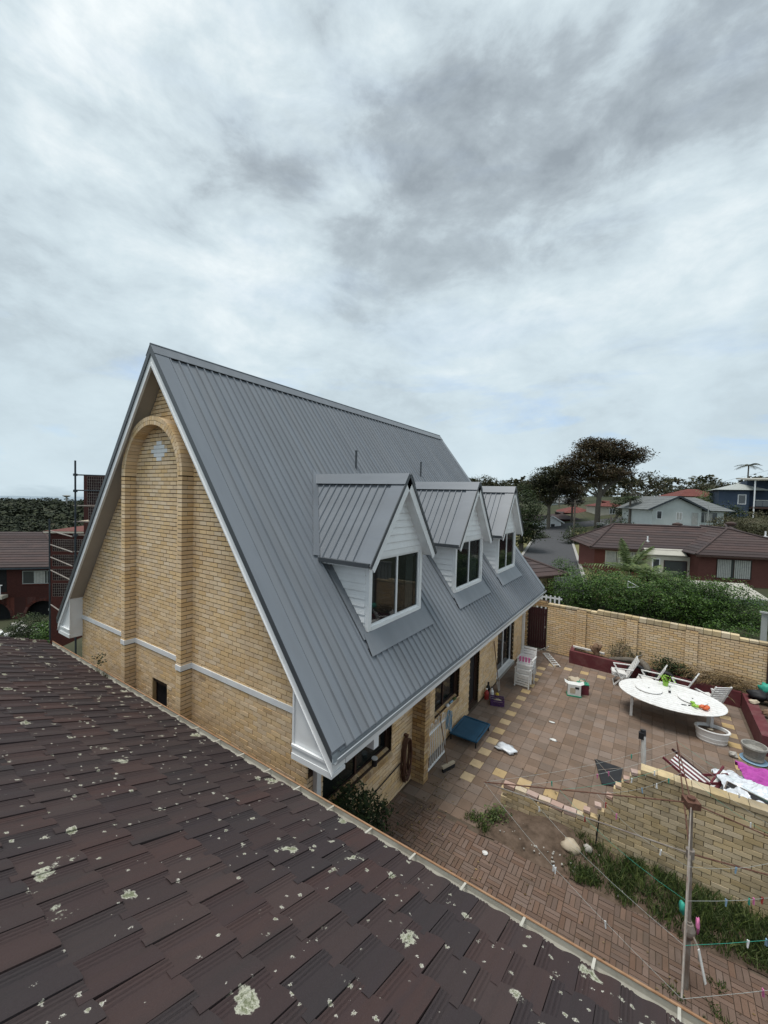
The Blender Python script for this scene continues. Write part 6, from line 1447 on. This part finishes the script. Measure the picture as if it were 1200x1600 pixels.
# ---------------------------------------------------------------- trees
def tree(name, label, base, trunk_h, lobes, n, size, leaf, seed, tr=.35, limbs=7, group=None, flat=.35, inner=.35, clump=14, lean=(0, 0), cat='tree'):
    base = Vector(base); t = thing(name, label, cat, base, group); rs = random.Random(seed); b = MB()
    top = base+Vector((lean[0], lean[1], trunk_h))
    b.path([base-Vector((0, 0, .5)), base+(top-base)*.5+Vector((rs.gauss(0, .1), rs.gauss(0, .1), 0))*tr*2, top], tr, 9, tr*.6)
    for k in range(limbs):
        c, r = lobes[k % len(lobes)]; c = Vector(c); s_ = base+(top-base)*rs.uniform(.62, 1.0); e = c+Vector((rs.gauss(0, .35)*r[0], rs.gauss(0, .35)*r[1], rs.uniform(-.2, .45)*r[2])); m = (s_+e)/2+Vector((rs.gauss(0, .06), rs.gauss(0, .06), -.04))*(e-s_).length
        b.path([s_, m, e], tr*.36, 6, tr*.07)
        for q in range(3):
            e2 = e+Vector((rs.gauss(0, .4)*r[0], rs.gauss(0, .4)*r[1], rs.gauss(0, .3)*r[2])); b.path([m+(e-m)*rs.uniform(.2, .7), (m+e2)/2+Vector((0, 0, .1)), e2], tr*.13, 5, tr*.04)
    b.build('trunk', 'bark', t)
    leafy(lobes, n, size, seed+1, None, flat, clump, inner).build('crown', leaf, t); return t
def LB(lst, d0): return [(at(x, y, d0+dd), (rx, rx if rd is None else rd, rz)) for x, y, dd, rx, rd, rz in lst]
g0 = at(932, 828, 76); g0.z = hgt(g0.x, g0.y)
lob = LB([(935, 705, 0, 4.2, None, 2.0), (905, 722, -1, 3.4, None, 2.0), (962, 718, 1, 4.0, None, 1.8), (985, 708, 0, 3.0, None, 1.4), (1003, 714, -1, 1.8, None, 1.0), (945, 738, -2, 4.0, None, 1.8), (912, 745, 1, 2.6, None, 1.5), (975, 738, 2, 2.6, None, 1.2), (890, 752, 0, 2.0, None, 1.4), (925, 694, 2, 3.0, None, 1.3), (955, 697, 0, 3.2, None, 1.3)], 76)
tree('gum_tree', 'tall gum tree with a broad brownish crown beyond the houses', g0, 9.5, lob, 30000, .36, 'leaf_brown', 5, .55, 20, inner=.15, lean=(.4, .2))
g1 = at(945, 826, 74); g1.z = hgt(g1.x, g1.y)
tree('gum_tree', 'slender leaning gum tree with sparse foliage right of the tall gum', g1, 6, LB([(1012, 742, 0, 1.5, None, .7), (1032, 748, 1, 1.4, None, .6), (1020, 760, 0, 1.6, None, .6), (1040, 755, -1, .9, None, .5), (995, 752, 0, 1.2, None, .6)], 74), 900, .34, 'leaf_gum', 6, .28, 10, inner=.2, lean=(3.6, 2.5))
lob = LB([(862, 745, 0, 3.8, None, 2.0), (838, 760, 2, 3.4, None, 2.0), (882, 735, -1, 3.0, None, 1.8), (850, 775, 0, 3.0, None, 1.8), (875, 762, 3, 3.2, None, 1.7), (822, 765, 2, 2.2, None, 1.6)], 82)
g2 = at(857, 815, 82); g2.z = hgt(g2.x, g2.y); tree('gum_tree', 'dark olive gum tree left of the tall brown gum', g2, 6.5, lob, 19000, .37, 'leaf_gum', 7, .4, 14, inner=.2)
lob = LB([(890, 765, 0, 2.6, None, 1.6), (897, 782, 1, 2.0, None, 1.3)], 88); g3 = at(893, 812, 88); g3.z = hgt(g3.x, g3.y); tree('gum_tree', 'small brown gum between the two large gums', g3, 4, lob, 5000, .36, 'leaf_brown', 8, .25, 8)
lob = LB([(815, 790, 0, 2.4, None, 2.2), (822, 815, -1, 2.2, None, 2.0), (808, 830, 1, 2.4, None, 2.0), (830, 830, -1, 1.4, None, 1.6), (812, 770, 2, 1.6, None, 1.4)], 52); g4 = at(815, 850, 52); g4.z = hgt(g4.x, g4.y); tree('evergreen_tree', 'dense dark evergreen beside the far end of the steep roof', g4, 3, lob, 12000, .24, 'leaf_dark', 9, .3, 8, inner=.4)
for k, (x, y, d, r, m, lb) in enumerate(((757, 750, 110, 2.6, 'leaf_gum', 'small round tree top showing above the middle dormer'), (738, 752, 118, 1.6, 'leaf_gum', 'tiny tree top at the foot of the roof verge'), (783, 758, 115, 2.2, 'leaf_gum', 'low tree top between the last two dormers'))):
    o = at(x, 800, d); o.z = hgt(o.x, o.y); tree('gum_tree', lb, o, at(x, y, d).z-o.z, [(at(x, y, d), (r, r, r*.55)), (at(x+6, y+6, d), (r*.9, r*.9, r*.5))], 900, .45, m, 70+k, .25, 5)
for k, (x, y, d, rx, rz, m, n, sz, lb) in enumerate(((1000, 808, 66, 2.6, 2.0, 'leaf_dark', 2600, .3, 'dark bushy tree at the left of the carport'), (975, 790, 70, 1.8, 1.8, 'leaf_dark', 1600, .3, 'dark tree beside the big gum trunk'), (1085, 768, 105, 5.0, 2.4, 'leaf_gum', 3000, .5, 'wide hilltop tree above the roof of the pale gabled house'), (1050, 774, 110, 4.0, 2.2, 'leaf_gum', 2200, .5, 'hilltop tree at the left behind the gabled house'), (1120, 762, 112, 5.0, 2.0, 'leaf_gum', 2600, .5, 'hilltop tree next to the blue house'), (1110, 780, 80, 2.2, 2.0, 'leaf_palm', 1500, .32, 'bright green tree in front of the blue house'), (1135, 800, 66, 2.4, 1.6, 'leaf_dark', 1700, .3, 'dark shrubby tree below the blue house'), (900, 835, 62, 1.8, 1.6, 'leaf_dark', 1800, .26, 'dark bush at the foot of the near street pole'), (840, 838, 70, 1.6, 1.0, 'leaf_dark', 900, .26, 'low bush on the left side of the street'), (965, 822, 62, 2.4, 1.0, 'leaf_dark', 1600, .28, 'dark low hedge under the big gum'))):
    o = at(x, y, d); zb = hgt(o.x, o.y); c = at(x, y, d); zb = min(zb, c.z-rz*.9)
    tree('leafy_tree', lb, (o.x, o.y, zb), max(.5, c.z-zb), [(c, (rx, rx, rz)), (c+RT*rx*.6+Vector((0, 0, -rz*.3)), (rx*.7, rx*.7, rz*.7)), (c-RT*rx*.6+Vector((0, 0, -rz*.25)), (rx*.7, rx*.7, rz*.7))], n, sz, m, 90+k, .18, 6, inner=.3)
for k, (x, y, d, rx, rz, lb) in enumerate(((1165, 838, 44, 3.0, 1.9, 'large olive shrub behind the right roof of the red brick house'), (1140, 828, 46, 2.2, 1.7, 'olive shrub left of the large one behind the red brick house'), (1195, 825, 45, 2.8, 2.2, 'olive tree at the right edge of the picture behind the roof'))):
    c = at(x, y, d); zb = -.3; tree('olive_tree', lb, (c.x, c.y, zb), c.z-zb, [(c, (rx, rx*.8, rz)), (c+RT*rx*.7+Vector((0, 0, -.4)), (rx*.7, rx*.7, rz*.8)), (c-RT*rx*.6+Vector((0, 0, -.5)), (rx*.7, rx*.6, rz*.7))], 6500, .18, 'leaf_olive', 120+k, .16, 8, inner=.3)
def palm(name, label, base, h, n, fl, seed, leaf='leaf_palm', tr=.10, up=.9, wl=.55, droop=1.0):
    base = Vector(base); t = thing(name, label, 'palm', base); rs = random.Random(seed); b = MB(); top = base+Vector((rs.gauss(0, .05)*h, 0, h)); b.path([base-Vector((0, 0, .3)), (base+top)/2, top], tr, 8, tr*.75); b.build('trunk', 'bark', t)
    for k in range(n):
        a = 2*math.pi*k/n+rs.uniform(-.25, .25); el = rs.uniform(.15, up); L_ = fl*rs.uniform(.8, 1.15); d = Vector((math.cos(a)*math.cos(el), math.sin(a)*math.cos(el), math.sin(el))); bb = MB(); pts = []
        for q in range(9): f = q/8; pts.append(top+d*L_*f-Vector((0, 0, L_*droop*.75*f*f)))
        bb.path(pts, .022*fl/1.5, 4, .006)
        for q in range(34):
            f = .08+.92*q/34; i = min(7, int(f*8)); p = pts[i]+(pts[i+1]-pts[i])*(f*8-i); tg = (pts[i+1]-pts[i]).normalized(); sd_ = tg.cross(Vector((0, 0, 1))).normalized()*(1 if q % 2 else -1); ll = wl*L_*.5*math.sin(math.pi*min(1, f*.8+.18)); e = p+sd_*ll+tg*ll*.55-Vector((0, 0, ll*.35)); w_ = tg*.022*fl/1.2
            bb.add([p-w_, p+w_, e], [(0, 1, 2)])
        bb.build('frond', leaf, t)
    return t
c = at(1168, 752, 86); c.z = hgt(c.x, c.y); palm('palm', 'tall slender palm above the blue house against the sky', c, at(1168, 728, 86).z-c.z, 11, 2.6, 3, 'leaf_gum', .16, .8, .6, .7)
c = at(984, 800, 64); c.z = hgt(c.x, c.y); palm('palm', 'dark palm between the gum trunk and the carport', c, at(984, 780, 64).z-c.z, 14, 2.4, 4, 'leaf_dark', .2, .9, .6, .9)
c = at(985, 920, 27); c.z = 0; palm('palm', 'bright green palm with long upright fronds rising from the hedge', c, at(985, 893, 27).z, 20, 3.0, 5, 'leaf_palm', .14, 1.4, .42, .42)
c = at(1010, 925, 25); c.z = 0; palm('palm', 'yellow-green palm low in the hedge beside the bright palm', c, at(1003, 905, 25).z, 12, 2.2, 6, 'leaf_palm', .10, 1.2, .5, .5)
# hedge shrubs behind the boundary wall
hs = [(885, 930, 24, 1.5, 1.3), (910, 925, 25, 1.7, 1.5), (940, 938, 23.5, 1.6, 1.4), (965, 930, 25, 1.7, 1.5), (1000, 945, 23.5, 1.6, 1.3), (1030, 935, 24.5, 1.6, 1.4), (1060, 935, 25, 1.8, 1.5), (1085, 950, 23.5, 1.6, 1.3), (1110, 955, 23.5, 1.2, 1.2)]
nm = ['hedge shrub at the left end next to the garage', 'second hedge shrub from the garage', 'hedge shrub below the left palm fronds', 'hedge shrub directly under the bright palm', 'hedge shrub in front of the low palm', 'hedge shrub right of the low palm', 'tall hedge shrub below the cream sunroom', 'hedge shrub left of the shed', 'small hedge shrub at the corner of the shed']
for k, (x, y, d, rx, rz) in enumerate(hs):
    c = at(x, y-6-8*((k*7) % 3-1), d); shrub('hedge_shrub', 'leafy green '+nm[k], [(c, (rx, rx*.8, rz)), (c+RT*rx*.6+Vector((0, 0, rz*.25)), (rx*.55, rx*.55, rz*.7)), (c-RT*rx*.55+Vector((0, 0, rz*.1)), (rx*.6, rx*.5, rz*.75)), (Vector((c.x, c.y, .9)), (rx*1.0, rx*.8, 1.1)), (Vector((c.x, c.y, 1.6))-FW*1.2, (rx*.9, .8, 1.0))], 7000, .10, 'leaf_hedge', 200+k, 5, 'shrub', 'hedge behind the boundary wall')
c = at(880, 888, 38); shrub('shrub', 'dark green round bush beside the garage roof', [(c, (1.1, 1.0, 1.0)), (c+Vector((0, 0, -.8)), (1.2, 1.1, .9))], 3000, .13, 'leaf_hedge', 260)
c = at(1155, 965, 23); shrub('shrub', 'sparse yellow-green shrub in front of the shed', [(c, (1.0, .8, .9)), (c+RT*1.1+Vector((0, 0, -.2)), (.9, .8, .8)), (c-RT*.9+Vector((0, 0, -.3)), (.8, .7, .8))], 1500, .09, 'leaf_olive', 261)
c = at(1190, 950, 24); shrub('shrub', 'green shrub at the right edge above the steel fence', [(c, (.9, .8, .9))], 1300, .10, 'leaf_hedge', 262)
for k_, (x_, y_, d_, lb_) in enumerate(((1100, 975, 22, 'leafy shrub filling the gap left of the low wall-top shrub'), (1150, 978, 22.5, 'leafy shrub in front of the shed gutter'), (1180, 985, 21.5, 'leafy shrub beside the steel fence panel'), (1075, 968, 22.5, 'leafy shrub low in the hedge behind the third wall pier'))):
    c = at(x_, y_, d_); shrub('shrub', lb_, [(c, (1.1, .8, .8)), (Vector((c.x, c.y, .7)), (1.3, 1.0, .9))], 3600, .10, 'leaf_hedge', 280+k_)
c = at(1125, 985, 20.5); shrub('shrub', 'low green shrub just behind the wall top', [(c, (.8, .5, .5)), (c+RT*1.2, (.8, .5, .45))], 1300, .09, 'leaf_hedge', 263)
b = MB(); A = at(988, 918, 22.5)
for q_ in ((0, 0, 0), ): b.path([A+RT*-.25+Vector((0, 0, .35)), A+RT*.35+Vector((0, 0, .05)), A+RT*-.25+Vector((0, 0, .0)), A+RT*-.25+Vector((0, 0, .30))], .025, 5)
tag(b.build('bent_pipe', 'white_paint'), 'bent white metal strip caught in the hedge under the palm', 'strip')

# ---------------------------------------------------------------- left side: neighbour, scaffold, forest
O = at(-20, 965, 39); O.z = hgt(O.x, O.y)-.2; fl = Fr(O, 14); ln_h = thing('arched_house', 'red brick two-storey house with arches and dark tile roof at the left edge', 'house', O)
EL = at(60, 887, 39).z-O.z
b = MB(); fl.box(b, -8, 6.6, 0, 9, 2.4, EL); fl.box(b, -8, 6.6, .9, 9, -2, 2.4)
b.build('wall', 'red_brick', ln_h)
# arcade with round arches in front
b = MB(); R_ = 1.15
for c_ in (1.55, 4.75):
    pass
def arch_front(b, u0, u1, cu, r, zs, z1):
    n = 14; pts = [(u0, -2), (u0, z1), (u1, z1), (u1, -2), (cu+r, -2)]+[(cu+r*math.cos(math.pi*i/n), zs+r*math.sin(math.pi*i/n)) for i in range(n+1)]+[(cu-r, -2)]
    m = len(pts); vs = [fl(u, 0, z) for u, z in pts]+[fl(u, .25, z) for u, z in pts]; 
    # strips: left pier, right pier, spandrel
    for s0, s1 in ((u0, cu-r), (cu+r, u1)): fl.box(b, s0, s1, 0, .25, -2, zs)
    for i in range(n):
        a0, a1 = math.pi*i/n, math.pi*(i+1)/n; ua, ub = cu+r*math.cos(a0), cu+r*math.cos(a1); za, zb_ = zs+r*math.sin(a0), zs+r*math.sin(a1)
        b.hexa([fl(ub, 0, zb_), fl(ua, 0, za), fl(ua, .25, za), fl(ub, .25, zb_), fl(ub, 0, z1), fl(ua, 0, z1), fl(ua, .25, z1), fl(ub, .25, z1)])
    for s0, s1 in ((u0, cu-r), (cu+r, u1)): fl.box(b, s0, s1, 0, .25, zs, z1)
for u0, u1, cu in ((-1.6, 2.2, .45), (2.2, 6.6, 4.6)):
    bb = MB(); arch_front(bb, u0, u1, cu, 1.45, .55, 2.4); bb.build('arch', 'red_brick', ln_h)
    n = 16
    for i in range(n):
        a0, a1 = math.pi*(i+.06)/n, math.pi*(i+.94)/n; bb = MB(); Q = lambda r, a, v: fl(cu+r*math.cos(a), v, .55+r*math.sin(a)); bb.hexa([Q(1.45, a0, -.03), Q(1.68, a0, -.03), Q(1.68, a0, .02), Q(1.45, a0, .02), Q(1.45, a1, -.03), Q(1.68, a1, -.03), Q(1.68, a1, .02), Q(1.45, a1, .02)]); bb.build('arch_brick', 'red_brick', ln_h)
b = MB(); fl.box(b, -8, 6.5, .8, .89, -2, 2.4); b.build('arcade_back', 'dark_room', ln_h)
b = MB(); EA = (fl(-9, -.7, EL), fl(7.2, -.7, EL)); slope(b, EA[0], EA[1], fl(-9, 5, EL+2.9), fl(2.2, 5, EL+2.9), 15, .05); slope(b, fl(7.2, -.7, EL), fl(7.2, 10, EL), fl(2.2, 5, EL+2.9), fl(2.2, 5, EL+2.9), 15, .05); b.build('roof', 'far_tile', ln_h); caps(fl, ln_h, [(EA[1], fl(2.2, 5, EL+2.9))])
b = MB(); fl.box(b, -9, 7.25, -.8, -.7, EL-.18, EL-.04); b.build('gutter', 'scaffold_metal', ln_h)
fwin(fl, ln_h, 2.9, 6.0, EL-1.75, EL-.45, 0, 'fence_grey', [(.30, .62)], 2, sillm='red_brick'); b = MB(); fl.box(b, -3.5, 1.6, -.02, .02, 2.95, EL-.3); b.build('balcony_opening', 'dark_room', ln_h)
b = MB(); fl.box(b, -3.5, 1.7, -.9, 0, 2.45, 2.75); b.build('balcony_slab', 'cream_wall', ln_h)
for k in range(22): b = MB(); fl.box(b, -3.4+k*.235, -3.36+k*.235, -.85, -.82, 2.8, 3.75); b.build('baluster', 'white_paint', ln_h)
b = MB(); fl.box(b, -3.5, 1.7, -.88, -.8, 3.75, 3.83); b.build('handrail', 'white_paint', ln_h)
b = MB(); fl.box(b, 6.1, 9.5, -2.2, 1.5, 1.55, 1.75); aw = b.build('awning', 'fence_grey', ln_h)
# -- brick tower block with scaffold beside the house
O = at(100, 900, 24); fk = Fr(O, 10); zb = hgt(O.x, O.y); zt1 = at(100, 833, 24).z
bk = thing('brick_extension', 'unfinished red brick building behind the scaffold', 'building', (O.x, O.y, zb)); fk.o.z = 0
b = MB(); fk.box(b, -.75, 5, 0, 4, zb-1, zt1); b.build('wall', 'red_brick', bk); b = MB(); fk.box(b, -.95, 5, -.15, 4.2, zt1+.002, zt1+.14); b.build('parapet', 'red_brick', bk); b = MB(); fk.box(b, -.97, 5, -.17, -.152, zt1+.02, zt1+.12); b.build('flashing', 'cream_wall', bk)
zt2 = at(131, 742, 22).z; fk2 = Fr(at(131, 900, 22), 10); fk2.o.z = 0
b = MB(); fk2.box(b, 0, 5, 0, 3, zt1, zt2); b.build('tower', 'red_brick', bk)
sf = thing('scaffold', 'dark steel scaffold with mesh guards beside the left side of the house', 'scaffold', at(118, 1010, 15.5))
fsx = Fr(at(118, 900, 15.5), 8); fsx.o.z = 0; z0 = hgt(fsx.o.x, fsx.o.y)
def zat(y): return at(118, y, 15.5).z
for u, v, ya in ((0, 0, 720), (1.75, .1, 735), (-2.25, 2.2, 818), (-1.25, 2.2, 836)):
    b = MB(); b.tube(fsx(u, v, z0), fsx(u, v, zat(ya)), .033, 8); b.build('standard', 'scaffold_metal', sf)
for y in (742, 766, 790, 815, 836, 862, 884, 907, 935, 968): b = MB(); b.tube(fsx(-.08, .05, zat(y)), fsx(1.9, .05, zat(y)), .026, 7); b.build('ledger', 'galv' if y > 780 else 'scaffold_metal', sf)
for y in (838, 862, 884, 907, 968): b = MB(); b.tube(fsx(-.05, -.1, zat(y)), fsx(-2.3, 2.3, zat(y)-.02), .026, 7); b.build('transom', 'galv', sf)
for y in (742, 767, 836, 884): b = MB(); b.box(fsx(0, 0, zat(y)), (.11, .11, .09)); b.build('coupler', 'scaffold_metal', sf)
for y in (815, 884, 968): b = MB(); fsx.box(b, .05, 1.85, .12, 1.0, zat(y)-.02, zat(y)+.03); b.build('plank', 'wood_pale', sf)
def mesh_panel(u0, u1, v, za, zb_):
    b = MB(); n = int((u1-u0)/.075); m = int(abs(za-zb_)/.10)
    for k in range(n+1): u = u0+(u1-u0)*k/n; fsx.box(b, u-.005, u+.005, v-.005, v+.005, min(za, zb_), max(za, zb_))
    for k in range(m+1): z = za+(zb_-za)*k/m; fsx.box(b, u0, u1, v-.007, v+.003, z-.005, z+.005)
    o = b.build('mesh_guard', 'galv', sf); b = MB(); fsx.box(b, u0, u1, v+.02, v+.024, min(za, zb_), max(za, zb_)); b.build('shade_cloth', 'mesh_red', o); return o
for u0, u1, v, ya, yb in ((.35, 1.75, .12, 744, 788), (.40, 1.75, .12, 792, 834)): mesh_panel(u0, u1, v, zat(ya), zat(yb))
for ya, yb in ((842, 860), (866, 883), (888, 905), (910, 930)): mesh_panel(-2.2, .4, 2.3, at(118, ya, 17.8).z, at(118, yb, 17.8).z)
# -- front garden on the left
c = at(45, 978, 31); tree('garden_bush', 'dark green bush in front of the arched brick house', (c.x, c.y, hgt(c.x, c.y)), 1.0, [(c, (1.3, 1.2, 1.1)), (c+Vector((0, 0, -1.1)), (1.7, 1.4, 1.0)), (c+RT*1.4+Vector((0, 0, -1.2)), (1.3, 1.2, .9)), (c+RT*1.2+Vector((0, 0, -.3)), (1.2, 1.1, .9)), (c-RT*.8+Vector((0, 0, -.4)), (.9, .9, .8))], 8000, .13, 'leaf_dark', 300, .12, 6, cat='bush')
c = at(78, 982, 30); tree('garden_bush', 'lighter green low bush right of the dark bush', (c.x, c.y, hgt(c.x, c.y)), .6, [(c, (1.1, 1.0, .6)), (c+RT*1.2, (.9, .9, .5)), (c+Vector((0, 0, -.7)), (1.6, 1.2, .6))], 4000, .13, 'leaf_hedge', 301, .08, 5, cat='bush')
rs = random.Random(55)
for k in range(20):
    x = rs.uniform(-10, 100); y = 986+rs.gauss(0, 7)-(x*.1); q_ = at(x, y, 28); d_ = 28.0
    for _ in range(8): d_ = d_*(6.5-hgt(q_.x, q_.y))/max(.5, 6.5-q_.z); q_ = at(x, y, d_)
    p = q_; lump('garden_rock', 'pale rock in the rockery of the left front garden', 'rock', (p.x, p.y, p.z+.05), rs.uniform(.12, .3), 'rock' if k % 3 else 'paper', 400+k, (1.3, 1, .7), .25, 7, 5, 'rocks in the left front garden', smooth=False)
p = at(10, 1000, 26); p.z = hgt(p.x, p.y); t = thing('garden_lamp', 'short white garden post lamp in the left rockery', 'lamp', p); b = MB(); b.tube(p, p+Vector((0, 0, 1.0)), .09, 8); b.build('post', 'white_paint', t); b = MB(); b.lathe(p+Vector((0, 0, 1.0)), [(.1, 0), (.3, .08), (.32, .12), (.1, .3)], 12); b.build('head', 'white_paint', t)
A, B = at(-60, 1030, 24), at(112, 975, 30); pts = [A+(B-A)*k/10 for k in range(-6, 16)]; strip_road('driveway', pts, 2.6, 'concrete', .05); strip_road('left_street', [p+FW*4-RT*1 for p in pts], 3.6, 'asphalt', .045)
# -- forest beyond: crowns of leaf clumps over the falling ground
rs = random.Random(77); b = MB(); n = 0
while n < 2300:
    d = 52*(1500/52)**rs.random(); px_ = rs.uniform(-330, 330); P_ = at(px_, 800, d); g = hgt(P_.x, P_.y)
    if d < 62 and px_ > 60: continue
    n += 1
    s = rs.uniform(3.0, 5.0)*(1+d/900); h = rs.uniform(6.0, 10.0)*(1 if d > 80 else .8); cl = 46 if d < 140 else (20 if d < 400 else 9); sz = 1.0 if d < 140 else (1.8 if d < 400 else 4.2)
    for k in range(cl):
        dv = Vector((rs.gauss(0, 1), rs.gauss(0, 1), abs(rs.gauss(0, 1)))).normalized(); p = Vector((P_.x, P_.y, g+h-s*.6))+Vector((dv.x*s, dv.y*s, dv.z*s*.7))*rs.uniform(.6, 1)
        for q in range(5):
            pc = p+Vector((rs.gauss(0, .5), rs.gauss(0, .5), rs.gauss(0, .3)))*sz; u = Vector((rs.gauss(0, 1), rs.gauss(0, 1), rs.gauss(0, .5))).normalized()*sz*.55; v = u.cross(Vector((rs.gauss(0, .4), rs.gauss(0, .4), 1))).normalized()*sz*.4
            b.add([pc-u, pc+v, pc+u, pc-v], [(0, 1, 2, 3)])
tag(b.build('forest', 'far_wood'), 'dark green forest falling away to the sea at left', 'forest', kind='stuff')
c = at(104, 790, 900); wt_ = thing('water_tower', 'tiny mushroom-shaped water tower on the horizon at left', 'tower', c); b = MB(); top = at(104, 777, 900); b.tube((c.x, c.y, c.z-20), top, 1.6, 8); b.build('shaft', 'concrete', wt_); b = MB(); b.lathe(top, [(2, 0), (7, 2.5), (7.5, 4), (1.5, 5)], 16); b.build('tank', 'concrete', wt_)

# -- wooded skyline beyond the street on the right
rs = random.Random(78); b = MB()
for n in range(420):
    d = rs.uniform(125, 420); px_ = rs.uniform(700, 1330); P_ = at(px_, 790, d); g = hgt(P_.x, P_.y); s = rs.uniform(3.0, 5.0); h = rs.uniform(5, 8)
    for k in range(22):
        dv = Vector((rs.gauss(0, 1), rs.gauss(0, 1), abs(rs.gauss(0, 1)))).normalized(); p = Vector((P_.x, P_.y, g+h-s*.6))+Vector((dv.x*s, dv.y*s, dv.z*s*.7))*rs.uniform(.5, 1)
        for q in range(5):
            sz = 1.2; pc = p+Vector((rs.gauss(0, .5), rs.gauss(0, .5), rs.gauss(0, .3)))*sz; u = Vector((rs.gauss(0, 1), rs.gauss(0, 1), rs.gauss(0, .5))).normalized()*sz*.55; v = u.cross(Vector((rs.gauss(0, .4), rs.gauss(0, .4), 1))).normalized()*sz*.4
            b.add([pc-u, pc+v, pc+u, pc-v], [(0, 1, 2, 3)])
tag(b.build('skyline_wood', 'leaf_gum'), 'wooded skyline beyond the houses on the right', 'woodland', kind='stuff')
